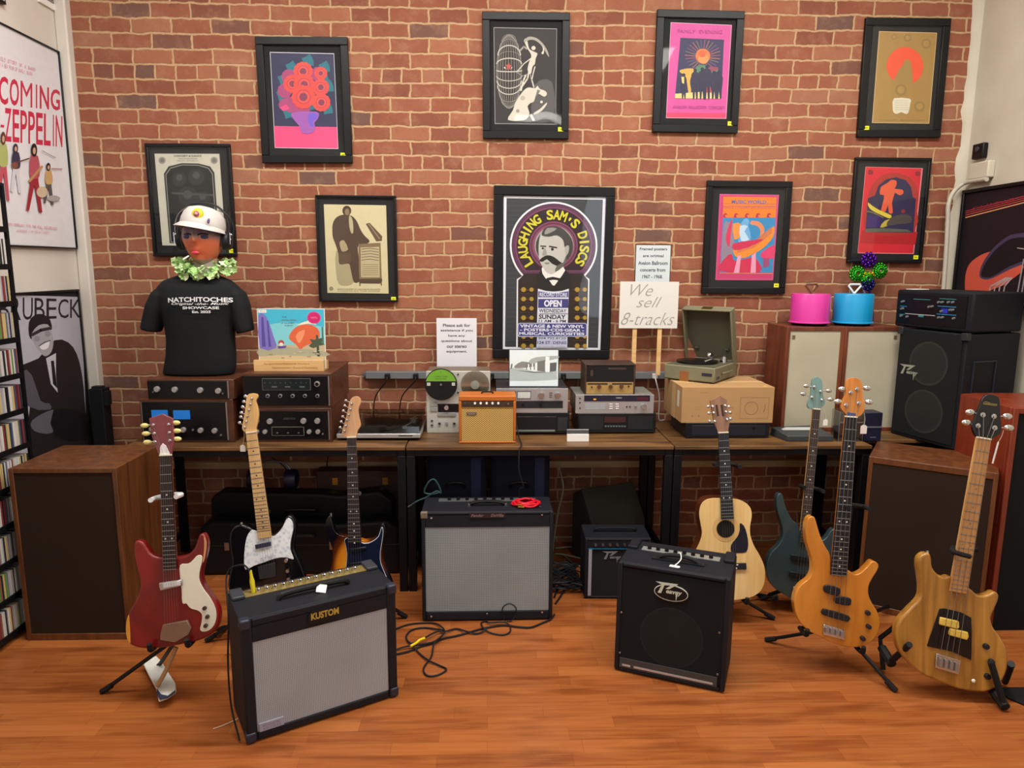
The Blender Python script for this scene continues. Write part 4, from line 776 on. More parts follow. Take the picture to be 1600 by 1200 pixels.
MB().mat(BLACK).tube([(-.03, .07, H+.001), (-.02, .07, H+.009), (.02, .07, H+.009), (.03, .07, H+.001)], .004).build('handle', t.o)
# silver stereo amp, black cassette deck below
yA = yz(830, 679, TZ); c6 = crop(760, 530, 7.06)
dk2 = item('cassette_deck', 'black front loading deck under the silver amplifier with two meters', 'tape deck', 776, 889, yA, TZ, 645); w2 = dk2.W/2
MB().mat(M('#17181a', .3)).box(-w2, w2, .0, .3, .006, dk2.H).mat(M('#1d1f22', .15)).box(-w2+.02, w2-.07, -.002, .002, .03, dk2.H-.02).build('cabinet', dk2.o, bevel=.003); MB().mat(M('#7a807c', .4)).box(-w2+.02, w2-.075, -.004, 0, .017, .026).build('key_strip', dk2.o)
MB().mat(M('#2c2e32', .3)).box(w2-.06, w2-.01, -.002, .002, .02, dk2.H-.025).build('door', dk2.o)
for s_ in (-1, 1): MB().mat(RUBBER).box(s_*(w2-.05)-.02, s_*(w2-.05)+.02, .02, .05, 0, .006).build('foot', dk2.o)
t = item('stereo_amplifier', 'silver faced amplifier with two meters and two round knobs, holding the framed street photo', 'amplifier', 775, 887, yA, TZ+dk2.H, 607); w2 = t.W/2; H = t.H
hifi(t, .3, M('#2a2a2b', .5), SILVER, -w2, w2, 0, H, .002)
for a, b in (((170, 572), (322, 662)), ((338, 572), (490, 658))):
    a, b = t.lp(*c6(*a)), t.lp(*c6(*b)); MB().mat(M('#3a3a52', .4)).box(a[0], b[0], -.003, 0, b[1], a[1]).mat(M('#c7ccc8', .4)).box(a[0]+.003, b[0]-.003, -.0034, -.002, b[1]+.004, a[1]-.004).build('meter', t.o)
a, b = t.lp(*c6(180, 680)), t.lp(*c6(842, 760)); MB().mat(M('#26282c', .35)).box(a[0], b[0], -.002, 0, b[1], a[1]).build('lower_panel', t.o)
knobs(t, [c6(605, 615), c6(785, 615)], .0165, .02, CHROME); knobs(t, [c6(405, 722), c6(600, 722), c6(250, 722)], .007, .008, BLACK, y=-.002)
f = MB().mat(DARKP)
for k in (592, 615, 638): a = t.lp(*c6(710, k)); f.box(a[0]-.008, a[0]+.008, -.003, 0, a[1]-.0012, a[1]+.0012)
f.build('switch', t.o); zt = TZ+dk2.H+H
# framed street photo on it
t = item('photo_frame', 'small framed black and white street photo standing on the silver amplifier', 'picture', 795, 873, yA+.05, zt, 546); w2 = t.W/2; H = t.H; t.m = FR((t.m.translation.x, yA+.05, zt), 0, .10); t.o.matrix_world = t.m; t.inv = t.m.inverted()
MB().mat(M('#2a2836', .5)).box(-w2, w2, .0, .012, 0, H).build('frame', t.o, bevel=.001); MB().mat(M('#2a2836', .5)).prismz([(-.02, .012), (.02, .012), (.02, .06), (-.02, .06)], .002, .006).build('strut', t.o)
U2 = lambda u, v: (-w2+.004+(2*w2-.008)*u, H-.004-(H-.008)*v)
u = UArt(MB(), U2, 0); u.poly([(0, 0), (1, 0), (1, 1), (0, 1)], '#d6e3e6').poly([(0, .5), (.2, .48), (.5, .6), (.98, .58), (.98, .82), (.5, .86), (0, .86)], '#a8b5b4', 0).poly([(.12, .42), (.25, .32), (.4, .34), (.45, .3), (.5, .46), (.12, .5)], '#7d7d7c', 2).poly([(.4, .3), (.55, .2), (.98, .16), (.98, .24), (.6, .34), (.45, .38)], '#9fa6a5', 2)
for k in range(6): u.poly([(.34+k*.04, .4-k*.01), (.36+k*.04, .4-k*.01), (.36+k*.04, .55), (.34+k*.04, .55)], '#e6efef' if k % 2 else '#6a6c6c')
u.poly([(.57, .32), (.73, .28), (.73, .6), (.57, .58)], '#6d6e6c').poly([(.74, .18), (.82, .18), (.82, .62), (.74, .62)], '#e0e8e8').poly([(.83, .36), (.97, .34), (.96, .58), (.83, .6)], '#55565a').poly([(.03, .4), (.06, .38), (.05, .5), (.02, .52)], '#6a6a6a', 2).poly([(.1, .56), (.5, .6), (.9, .62), (.5, .63)], '#5a6060')
u.mb.build('photo', t.o, smooth=0)
# card holder
yC = yz(903, 690, TZ); t = item('card_holder', 'small white card in a clear holder at the front of the desk', 'card', 886, 920, yC, TZ, 672)
w2 = t.W/2; MB().mat(M('#f0f0ee', .4, var=.02)).box(-w2, w2, 0, .012, .001, t.H*.62).build('card', t.o); MB().mat(M('#b8babb', .2)).box(-w2, w2, .002, .035, .0005, .002).box(-w2, w2, .013, .02, .002, t.H).build('stand', t.o); MB().mat(M('#4a4a4c', .4)).box(-w2, w2, .0115, .0128, t.H*.64, t.H*.95).build('back_card', t.o)
# silver receiver, black deck, wooden radio
c8 = crop(860, 460, 4.444); yD = yz(960, 678, TZ)
t = item('cassette_deck', 'wide black twin deck under the silver receiver with amber display', 'tape deck', 902, 1024, yD, TZ, 646); w2 = t.W/2; H0 = t.H; f = MB().mat(M('#15171a', .3)).box(-w2, w2, 0, .28, .006, H0); f.build('cabinet', t.o, bevel=.003)
for a, b, c in (((200, 845), (365, 940), '#22262a'), ((540, 845), (710, 935), '#22262a'), ((375, 850), (520, 890), '#3a1c1c')): p, q = t.lp(*c8(*a)), t.lp(*c8(*b)); MB().mat(M(c, .18)).box(p[0], q[0], -.003, 0, q[1], p[1]).build('door' if c != '#3a1c1c' else 'display', t.o)
for k in range(8): p = t.lp(*c8(385+k*19, 915)); MB().mat(M('#5c6668', .4)).box(p[0]-.006, p[0]+.004, -.003, 0, p[1]-.004, p[1]+.004).build('button', t.o)
for s_ in (-1, 1): MB().mat(RUBBER).box(s_*(w2-.05)-.02, s_*(w2-.05)+.02, .02, .05, 0, .006).build('foot', t.o)
t = item('stereo_receiver', 'silver receiver with a dark strip of amber display, under the old wooden radio', 'receiver', 899, 1021, yD, TZ+H0, 617); w2 = t.W/2; H = t.H
hifi(t, .26, M('#8c8e86', .4, .3), SILVER, -w2, w2, 0, H, .002); a, b = t.lp(*c8(235, 700)), t.lp(*c8(690, 742)); MB().mat(M('#1e1f33', .2)).box(a[0], b[0], -.002, 0, b[1], a[1]).build('display_strip', t.o)
a = t.lp(*c8(308, 728)); MB().mat(M('#d9a020', .5, emit=.8)).box(a[0]-.007, a[0]+.007, -.003, -.0019, a[1]-.003, a[1]+.003).build('display_digits', t.o); a, b = t.lp(*c8(600, 712)), t.lp(*c8(680, 735)); MB().mat(M('#4a1826', .3)).box(a[0], b[0], -.0025, -.0019, b[1], a[1]).build('indicator', t.o); MB().mat(WHITE).text('STEREO', *t.lp(*c8(475, 718)), .03, .006, -.0025).build('logo', t.o, smooth=0)
knobs(t, [c8(648, 778)], .0145, .018, CHROME); knobs(t, [c8(592, 778)], .006, .01, STEEL); knobs(t, [c8(530, 780), c8(553, 780), c8(205, 722), c8(205, 752), c8(205, 790)], .004, .004, BLACK, name='button')
for k in range(2):
    for j in range(3): a = t.lp(*c8(420+k*44, 762+j*15)); MB().mat(WHITE).box(a[0]-.008, a[0]+.008, -.003, 0, a[1]-.002, a[1]+.002).build('key', t.o)
a, b = t.lp(*c8(240, 755)), t.lp(*c8(380, 800)); MB().mat(M('#9c9ea4', .4)).box(a[0], b[0], -.001, 0, b[1], a[1]).build('panel_inset', t.o); zr = TZ+H0+H
t = item('radio', 'old brown wooden radio with a gold knob panel, on the silver receiver', 'radio', 913, 992, yD+.02, zr, 569); w2 = t.W/2; H = t.H
OLD = wood('#2c1c14', '#4a3022', .55, (3, 30, 30)); MB().mat(OLD).box(-w2, w2, .006, .17, 0, H).box(-w2, -w2+.01, 0, .006, 0, H).box(w2-.01, w2, 0, .006, 0, H).box(-w2+.01, w2-.01, 0, .006, H-.008, H).build('cabinet', t.o, bevel=.002); MB().mat(M('#b3935a', .4, .3)).box(-w2+.01, w2-.01, .001, .007, .002, H*.40).mat(M('#3a2a20', .4)).box(-w2+.016, -.012, 0, .002, H*.32, H*.37).box(.012, w2-.016, 0, .002, H*.32, H*.37).build('front_panel', t.o); MB().mat(M('#1a1c1c', .25)).box(-w2+.01, w2-.01, .003, .007, H*.42, H-.008).mat(M('#42302a', .5)).box(-w2+.03, -w2+.045, .002, .004, H*.6, H*.8).box(-.01, w2-.05, .002, .004, H*.82, H*.88).build('dial', t.o)
knobs(t, [c8(338, 640), c8(418, 640), c8(493, 638)], .0105, .014, M('#5a3a2c', .3)); knobs(t, [c8(287, 643), c8(543, 637)], .004, .006, BLACK)
# cardboard box with a portable player, thin black unit below
yB = yz(1136, 685, TZ); t = item('hifi_unit', 'flat black unit squeezed between the cardboard box and the desk', 'hi-fi unit', 1071, 1201, yB, TZ, 661); w2 = t.W/2; H0 = t.H
MB().mat(M('#16171e', .35)).box(-w2, w2, 0, .3, .004, H0).mat(M('#22242e', .3)).box(-w2+.03, w2-.02, -.003, 0, .015, H0-.012).build('cabinet', t.o, bevel=.004); knobs(t, [c8(1410, 925)], .008, .006, BLACK)
t = item('cardboard_box', 'brown cardboard box printed with a turntable outline, under the open record player', 'box', 1064, 1207, yB, TZ+H0, 605); w2 = t.W/2; H = t.H; CARD = M('#b08a5c', .8, var=.06, scale=14)
MB().mat(CARD).box(-w2, w2, 0, .37, 0, H).build('carton', t.o, bevel=.002); PRN = M('#6b4f38', .8); u = MB().mat(PRN)
x, z = t.lp(*c8(1395, 790)); rr = .034; u.ring(x, z, rr-.0008, rr+.0008, -.0006, 40)
a, b = t.lp(*c8(1322, 715)), t.lp(*c8(1510, 862))
for p in ((a[0], b[0], a[1]-.001, a[1]), (a[0], b[0], b[1], b[1]+.001), (a[0], a[0]+.001, b[1], a[1]), (b[0]-.001, b[0], b[1], a[1])): u.flat([(p[0], p[2]), (p[1], p[2]), (p[1], p[3]), (p[0], p[3])], -.0006)
x, z = t.lp(*c8(1490, 790)); u.tube([(x, -.001, z+.02), (x-.002, -.001, z-.005), (x-.008, -.001, z-.02)], .0008, 4)
u.text('audio-turntable', *t.lp(*c8(1065, 682)), .04, .004, -.0006).text('Fully Automatic', *t.lp(*c8(1020, 782)), .03, .003, -.0006).text('Wireless Belt-Drive Turntable', *t.lp(*c8(1025, 798)), .035, .003, -.0006).text('LP', *t.lp(*c8(1265, 790)), .008, .008, -.0006)
for k in (985, 1030): x, z = t.lp(*c8(k, 845)); u.ring(x, z, .003, .005, -.0006, 4)
u.build('printing', t.o, smooth=0); f = MB().mat(M('#c9a878', .5)).box(-w2-.0006, -w2, .13, .2, 0, H).box(-w2, w2, .15, .2, H, H+.0006); f.build('packing_tape', t.o); MB().mat(pr('#d8d8cc')).box(-w2-.001, -w2-.0004, .05, .09, H*.4, H*.85).build('address_label', t.o); zb = TZ+H0+H
MB().mat(pr('#dada20')).box(w2-.05, w2-.035, .02, .03, H+.0002, H+.002).build('price_sticker', t.o)
# portable record player, open
n0 = at_z(*c8(1150, 632), zb); a_ = math.radians(-38); w_, d_, h_ = .285, .34, .085
t = T('portable_record_player', 'worn olive portable record player with its lid open, on the cardboard box', 'record player', FR((n0.x, n0.y+.03, zb), a_))
OL = M('#77745a', .65, var=.12, scale=20, bmp=.3); MB().mat(OL).box(-w_, 0, 0, d_, .006, h_).build('base', t.o, bevel=.006)
for sx in (-w_+.03, -.03):
    for y in (.03, d_-.03): MB().mat(RUBBER).lathe([(.008, 0), (.01, .006)], (sx, y, 0), seg=12).build('foot', t.o)
MB().mat(M('#55533f', .6)).box(-w_+.01, -.01, .01, d_-.01, h_, h_+.003).build('deck_plate', t.o); MB().mat(M('#111112', .3)).lathe([(.112, 0), (.112, .008), (.045, .0085), (.044, .009), (0, .009)], (-w_/2-.015, d_/2-.02, h_+.006), seg=40).build('platter', t.o)
f = MB().mat(CHROME).lathe([(.02, 0), (.018, .03), (.012, .036), (0, .036)], (-.045, d_-.09, h_+.003)).tube([(-.045, d_-.09, h_+.035), (-.06, d_-.2, h_+.035), (-.09, d_-.26, h_+.02)], .006).lathe([(.022, -.008), (.024, 0), (.022, .008)], (-.085, d_-.19, h_+.045), ax='x'); f.build('tonearm', t.o)
f = MB().mat(M('#6a6650', .5)).tube([(.004, .10, h_*.55), (.022, .12, h_*.6), (.022, .2, h_*.6), (.004, .22, h_*.55)], .006); f.build('handle', t.o); MB().mat(M('#8a5428', .7)).box(-w_*.68, -w_*.5, -.001, 0, .0, .055).build('worn_patch', t.o) ; MB().mat(M('#26263c', .4)).box(0, .002, .03, .07, .02, .035).mat(M('#26263c', .4)).box(-.07, -.015, -.002, 0, .04, .055).build('badge', t.o)
L = bpy.data.objects.new('lid', None)
lt = math.radians(17); th = .05; inner = M('#4e4b3a', .75, var=.12, scale=12)
def lidp(u, v, n):  # u across, v up the lid, n out of the lid's back
    return (u, d_-v*math.sin(lt)+n*math.cos(lt), h_+v*math.cos(lt)+n*math.sin(lt))
def lidbox(mb, u0, u1, v0, v1, n0, n1):
    return mb.add([lidp(u, v, n) for v in (v0, v1) for n in (n0, n1) for u in (u0, u1)], [(0, 2, 3, 1), (4, 5, 7, 6), (0, 1, 5, 4), (2, 6, 7, 3), (0, 4, 6, 2), (1, 3, 7, 5)])
f = MB().mat(OL); lidbox(f, -w_, 0, 0, .32, 0, .012); lidbox(f, -w_, 0, 0, .01, -th, 0); lidbox(f, -w_, 0, .31, .32, -th, 0); lidbox(f, -w_, -w_+.01, .01, .31, -th, 0); lidbox(f, -.01, 0, .01, .31, -th, 0)
lo = f.build('lid', t.o, bevel=.004); f = MB().mat(inner); lidbox(f, -w_+.01, -.01, .01, .31, -.003, .001); f.build('lining', lo)
for u in (-w_+.05, -.06): f = MB().mat(STEEL); lidbox(f, u, u+.02, .07, .08, -.012, -.003); f.build('clip', lo)
f = MB().mat(GOLD); lidbox(f, -w_*.6, -w_*.4, .322, .324, -th+.01, -.01); f.build('latch', lo)
# pair of cloth fronted speakers with the two round cases and the beads on top
ySp = 3.72; LINEN = weave('#b2ab93', '#c8c2ab', 900, .9, 'noise')
for i, (x0, x1, lab) in enumerate(((1219, 1307.5, 'walnut speaker with pale linen grille, under the pink round case'), (1308, 1400, 'walnut speaker with pale linen grille, beside the black public address speaker'))):
    t = item('bookshelf_speaker', lab, 'speaker', x0, x1, ySp, TZ, 511, group='pair of linen fronted speakers'); w2 = t.W/2; H = t.H; WR = wood('#53281a', '#7c3f26', .4, (30, 30, 3))
    e_ = .02; f = MB().mat(WR); f.box(-w2, w2, .012, .27, 0, H).box(-w2, -w2+e_, 0, .012, 0, H).box(w2-e_, w2, 0, .012, 0, H).box(-w2+e_, w2-e_, 0, .012, 0, e_).box(-w2+e_, w2-e_, 0, .012, H-e_, H); f.build('cabinet', t.o, bevel=.002)
    MB().mat(LINEN).box(-w2+e_, w2-e_, .006, .013, e_, H-e_).build('grille', t.o); bx = -w2+e_+.02 if i == 0 else w2-e_-.03; MB().mat(M('#6a5a48', .4)).box(bx-.008, bx+.008, .004, .006, H-.065, H-.045).build('badge', t.o)
    if i == 0: spx = t
zp = TZ+H; cB = crop(1220, 230, 4)
for x0, x1, col, hc, lab in ((55, 298, '#d43b9c', '#5a3a22', 'pink round carrying case with a brown triangular handle, on the speakers'), (322, 565, '#1495cc', '#e6e6e2', 'blue round carrying case with a white triangular handle, on the speakers')):
    P0, P1 = cB(x0, 1080), cB(x1, 1080); Yc = ySp+.13; X0, X1 = solveX(P0[0], Yc, zp+.015), solveX(P1[0], Yc, zp+.015); r = (X1-X0)/2
    t = T('record_case', lab, 'case', FR(((X0+X1)/2, Yc, zp)), 'round record cases on the speakers'); hh = at_y(P0[0]+30, cB(0, 915)[1], Yc).z-zp; mm = M(col, .35, var=.03)
    MB().mat(mm).lathe([(r, .014), (r, .018), (r*.93, .022), (r*.93, hh-.006), (r*.9, hh), (0, hh)], seg=48).build('lid', t.o, smooth=50); MB().mat(M('#2a1430' if col[1] == 'd' else '#14284a', .4)).lathe([(r*.78, 0), (r*.93, .0135), (0, .0138)], seg=48).build('base', t.o)
    MB().mat(M(hc, .35)).tube([(0, 0, hh), (-.034, 0, hh+.042), (-.028, 0, hh+.050), (.028, 0, hh+.050), (.034, 0, hh+.042), (0, 0, hh)], .0055, smooth=False).build('handle', t.o)
Yb = 3.97; b0 = at_y(*cB(560, 1100), Yb); t = T('bead_ornament', 'green purple and gold shiny bead ornament behind the blue round case', 'ornament', FR((at_y(*cB(545, 1000), Yb).x, Yb, zp)))
random.seed(11)
def beads(nm, col, cs, r, n, sp=.010):
    mb = MB().mat(M(col, .12, .85, .1))
    for (x, y, rx) in cs:
        X, Z = t.lp(*cB(x, y)); R = rx/4/272
        for k in range(n):
            a = math.acos(1-2*(k+.5)/n); b = k*2.4; mb.ball((X+R*math.sin(a)*math.cos(b), -.0+R*.6*math.sin(a)*math.sin(b), Z+R*math.cos(a)), r, 8, 6)
    mb.build(nm, t.o)
def bloop(nm, col, cs):
    mb = MB().mat(M(col, .12, .85, .1))
    for (x, y, rx) in cs:
        X, Z = t.lp(*cB(x, y)); R = rx/4/272
        for j in range(3):
            for k in range(14): a = k/14*2*math.pi; rr = R*(1-.3*j); mb.ball((X+rr*math.cos(a), -.006*j, Z+rr*math.sin(a)), .0085, 8, 6)
    mb.build(nm, t.o)
beads('purple_beads', '#5a1fa0', [(550, 705, 42)], .009, 40); bloop('green_beads', '#2f9a22', [(475, 790, 42), (618, 772, 42), (540, 820, 34)]); beads('gold_beads', '#c79a1e', [(520, 797, 12), (545, 795, 12), (568, 795, 12)], .008, 8); beads('blue_beads', '#2a2a78', [(545, 855, 36)], .009, 30)
mb = MB().mat(M('#2c2a80', .3, .5)); q = [(*t.lp(*cB(x, y)),) for x, y in ((545, 860), (560, 920), (572, 1000), (572, 1085))]; mb.tube([(x, 0, max(z, .006)) for x, z in q], .007); mb.mat(M('#8a8ab8', .3, .5)).tube([(t.lp(*cB(510, 860))[0], 0, t.lp(*cB(510, 860))[1]), (t.lp(*cB(530, 940))[0], 0, max(.0, t.lp(*cB(530, 940))[1]))], .006).box(-.02, .03, -.01, .02, 0, .012); mb.build('stem', t.o)
# wedge shaped terminal, clear box
cS = crop(1160, 480, 5); yW = yz(1262, 690, TZ)
t = item('desktop_terminal', 'flat dark grey wedge shaped machine with a pale strip, before the linen speaker', 'machine', 1221, 1302, yW, TZ, 676); w2 = t.W/2
MB().mat(M('#34393c', .55)).add([(-w2+.03, 0, 0), (w2, 0, 0), (w2, .19, 0), (-w2-.005, .14, 0), (-w2+.03, 0, .03), (w2, 0, .03), (w2-.01, .19, .045), (-w2, .14, .045)], [(0, 3, 2, 1), (4, 5, 6, 7), (0, 1, 5, 4), (1, 2, 6, 5), (2, 3, 7, 6), (3, 0, 4, 7)]).build('case', t.o, bevel=.004); MB().mat(M('#b9bdbc', .4)).add([(-w2+.045, .09, .0395), (w2-.06, .09, .0395), (w2-.06, .14, .0435), (-w2+.03, .14, .0435)], [(0, 1, 2, 3)]).build('display_strip', t.o, smooth=0)
t = item('display_box', 'clear plastic display box before the linen speaker, behind the amber bass neck', 'box', 1309, 1347, yW, TZ, 643); w2 = t.W/2; H = t.H
e_ = .0025; f = MB().mat(glass_mat('clear_plastic', (.9, .9, .88, 1), 1.45, .12, .08)); f.box(-w2, w2, 0, e_, 0, H).box(-w2, w2, .08, .08+e_, 0, H).box(-w2, -w2+e_, e_, .08, 0, H).box(w2-e_, w2, e_, .08, 0, H); f.build('panes', t.o, smooth=0); MB().mat(M('#16182a', .3)).box(-w2+.01, w2-.01, .012, .07, .001, H*.93).build('inner_box', t.o); f = MB().mat(STEEL)
for x in (-w2-.001, w2-.002): f.box(x, x+.003, -.002, 0, 0, H)
f.box(-w2, w2, -.002, 0, H*.62, H*.66); f.build('edging', t.o)
t = item('speaker_cube', 'small dark blue cube with a silver line, beside the clear display box', 'speaker', 1349, 1376, yW, TZ, 645); w2 = t.W/2; H = t.H
MB().mat(M('#151a30', .35)).box(-w2, w2, 0, .09, 0, H).build('housing', t.o, bevel=.004); MB().mat(M('#7f8a96', .3, .6)).box(-w2, w2, -.002, 0, H*.48, H*.53).mat(M('#9aa2b5', .5)).text('sonic', .003, H*.15, .03, .006, -.001).build('trim_strip', t.o, smooth=0)
# ================================================================ signs
t = item('paper_sign', 'white paper notice asking people to ask for assistance, above the tape deck', 'sign', 683, 745, 3.98, 1.0, 497); 
z0 = at_y(714, 577, 3.98).z; t.o.location.z = z0; t.m = FR((t.o.location.x, 3.98, z0)); t.inv = t.m.inverted(); H = at_y(714, 497, 3.98).z-z0; w2 = t.W/2
MB().mat(M('#dddde4', .7, var=.02)).box(-w2, w2, 0, .0015, 0, H).build('sheet', t.o); f = MB().mat(pr('#3c3a48'))
for k, s in enumerate(('Please ask for', 'assistance if you', 'have any', 'questions about', 'our stereo', 'equipment.')): f.text(s, 0, H*(.86-k*.103), w2*2*(.68, .8, .42, .78, .5, .52)[k], H*.058, -.0006, bold=.02)
f.build('lettering', t.o, smooth=0)
# the sign is taped to a thin clear stand that rises from the rail
MB().mat(M('#9a9a98', .4)).box(-.01, .01, .002, .006, 1.03-z0 if 0 else -.0, H*.5).build('backing_strip', t.o)
t = item('paper_sign', 'pale paper notice about framed posters, half hidden by the handwritten sign', 'sign', 991, 1044, D-.004, 1.4, 382)
z0 = at_y(1018, 470, D-.004).z; z1 = at_y(1018, 383, D-.004).z; t.o.location.z = z0; H = z1-z0; w2 = t.W/2
MB().mat(M('#c9d3d6', .6, var=.02)).box(-w2, w2, 0, .0035, 0, H).build('sheet', t.o); MB().mat(BLACK).box(-w2-.004, w2+.004, .0015, .0038, -.004, H+.004).build('frame', t.o); f = MB().mat(pr('#3f4a5a'))
for k, s in enumerate(('Framed posters', 'are original', 'Avalon Ballroom', 'concerts from', '1967 - 1968.', 'They are', 'available for', 'purchase.')): f.text(s, 0, H*(.925-k*.122), w2*2*(.8, .6, .86, .74, .6, .44, .62, .5)[k], H*.065, -.0006, bold=.02)
f.build('lettering', t.o, smooth=0)
t = item('stake_sign', 'white handwritten sign offering 8-tracks on two wooden stakes', 'sign', 967, 1058, 3.94, 1.3, 440); cG = crop(960, 270, 4.8)
zb0, zb1 = at_y(1012, 513, 3.94).z, at_y(1012, 440, 3.94).z; t.o.location.z = 1.03; t.m = FR((t.o.location.x, 3.94, 1.03)); t.inv = t.m.inverted(); w2 = t.W/2
f = MB().mat(M('#d9d8d2', .6, var=.02)).box(-w2, w2, 0, .005, zb0-1.03, zb1-1.03); f.build('board', t.o); f = MB().mat(pr('#9a9894'))
for s, x, y, wd, ht in (('We', 205, 880, 170, 85), ('sell', 260, 970, 190, 75), ('8-tracks', 250, 1095, 400, 90)): p, q = t.lp(*cG(x-wd/2, y)), t.lp(*cG(x+wd/2, y)); f.text(s, *t.lp(*cG(x, y)), q[0]-p[0], ht/4.8/272, -.0008, shear=.45, bold=-.012)
f.build('lettering', t.o, smooth=0)
for x in (992, 1031):
    q = t.lp(x, 512, .006); MB().mat(PINE).box(q[0]-.012, q[0]+.012, .006, .013, 0.003, zb1-1.08).build('stake', t.o)
# power rail on the wall
zr0, zr1 = at_y(700, 592, D-.04).z, at_y(700, 581, D-.04).z; X0, X1 = solveX(571, D-.045, zr0), solveX(1059, D-.045, zr0)
t = T('power_strip', 'long grey metal power rail fixed along the brick wall', 'power strip', FR(((X0+X1)/2, D, zr0))); w2 = (X1-X0)/2
MB().mat(M('#75797a', .45, .3)).box(-w2, w2, -.045, 0, 0, zr1-zr0).build('housing', t.o, bevel=.003); MB().mat(M('#55595c', .5)).box(-w2-.02, -w2, -.02, 0, .01, .03).build('end_clip', t.o)
for i, px in enumerate((606, 650, 768, 880, 1022)):
    x, z = t.lp(px, 587, -.045); pw = MB().mat(BLACK if px != 1022 else M('#d8d8d4', .4)).box(x-.014, x+.014, -.075, -.0455, z-.014, z+.014); pg = pw.build('plug', None, bevel=.003)
    pg.matrix_world = t.m; cb = MB().mat(BLACK if px != 1022 else M('#d8d8d4', .4)); dx = (-.07, -.08, -.02, .02, .03)[i]; cb.tube([(x, -.076, z), (x+dx*.1, -.09, z-.03), (x+dx, -.07, z-.12), (x+dx*1.2, -.05, TZ+.01-zr0), (x+dx*1.2+.03, -.055, TZ+.004-zr0)], .0035); cb.build('cord', pg)
    tag(pg, ('black plug and cord at the far end of the wall power rail', 'black plug and cord in the power rail above the turntable', 'black plug and cord in the power rail beside the tape deck', 'black plug in the power rail beside the framed street photo', 'white plug and grey cord in the power rail under the stake sign')[i], 'plug', 'plugs in the wall power rail')
# ================================================================ mannequin bust
zm = TZ+r1.H+r2.H; YM = YR+.17; cT = crop(200, 200, 3); Xc = solveX(312, YM, zm)
t = T('mannequin', 'black T-shirt on a bust with a clear head tinted orange and blue', 'mannequin', FR((Xc, YM, zm))); SH = M('#131619', .85, bmp=.25, scale=400)
def L(px, py): return t.lp(px, py)
rows = [(590, 256, 366, .085), (575, 257, 368, .09), (555, 261, 368, .095), (530, 262, 366, .10), (505, 259, 366, .108), (480, 252, 370, .112), (462, 246, 375, .105), (448, 247, 373, .092), (438, 256, 362, .075), (429, 282, 340, .058), (424, 291, 332, .05)]
sh = MB().mat(SH); vs = []; n = 32
for y, xa, xb, dp in rows:
    a, b = L(xa, y), L(xb, y); cx = (a[0]+b[0])/2; rx = (b[0]-a[0])/2; z = max(a[1], .002)
    for k in range(n):
        an = 2*math.pi*k/n; c, s = math.cos(an), math.sin(an); e = 2/2.4
        vs.append((cx+rx*abs(c)**e*math.copysign(1, c), dp*abs(s)**e*math.copysign(1, s), z))
m_ = len(rows); fs = [(i*n+k, i*n+(k+1) % n, (i+1)*n+(k+1) % n, (i+1)*n+k) for i in range(m_-1) for k in range(n)]+[tuple(range(n-1, -1, -1)), tuple((m_-1)*n+k for k in range(n))]
sh.add(vs, fs)
for s_, P in ((-1, ((264, 447, 9), (254, 460, 14), (246, 480, 15), (240, 500, 14), (236, 516, 13.5))), (1, ((360, 448, 8), (370, 460, 12.5), (376, 480, 13.5), (380, 502, 13), (384, 519, 12)))):
    vs = []
    for (x, y, r) in P:
        c = L(x, y); R = r/285
        for k in range(16):
            a = 2*math.pi*k/16; vs.append((c[0]+R*math.cos(a), R*1.5*math.sin(a), c[1]-s_*R*math.cos(a)*.25*(-1)*s_*s_ + (.0)))
    q = len(P); sh.add(vs, [(i*16+k, i*16+(k+1) % 16, (i+1)*16+(k+1) % 16, (i+1)*16+k) for i in range(q-1) for k in range(16)]+[tuple(range(15, -1, -1)), tuple((q-1)*16+k for k in range(16))])
sh.build('shirt', t.o, remesh=.0065)
pr_ = MB().mat(M('#e2e4e6', .7))
yf = -.112; cxs = (L(246, 462)[0]+L(375, 462)[0])/2
def chest(txt, x, y, wd, ht, bold=0, shear=0, arc=0):
    x_, z_ = t.lp(*cT(x, y), yf); vs, fs = glyphs(txt, bold, shear); a0, a1 = min(v[0] for v in vs), max(v[0] for v in vs); b0, b1 = min(v[1] for v in vs), max(v[1] for v in vs); W, Hh = wd/3/314, ht/3/300; out = []
    for a, b in vs:
        u_ = (a-a0)/(a1-a0)-.5; X_ = x_+u_*W; out.append((X_, -.118*(1-min(.97, abs((X_-cxs)/.212))**2.4)**(1/2.4)-.009, z_+((b-b0)/(b1-b0)-.5)*Hh-arc*(2*u_)**2*.004))
    pr_.add(out, fs)
chest('NATCHITOCHES', 334, 803, 280, 21, .03, 0, 1.2); chest('Original -the- Music', 336, 825, 250, 14, .01, .4, 0); chest('SHOWCASE', 343, 842, 160, 12, .03, 0, .2); chest('Est. 2025', 348, 861, 82, 11, .03)
pr_.build('shirt_print', t.o, smooth=0)
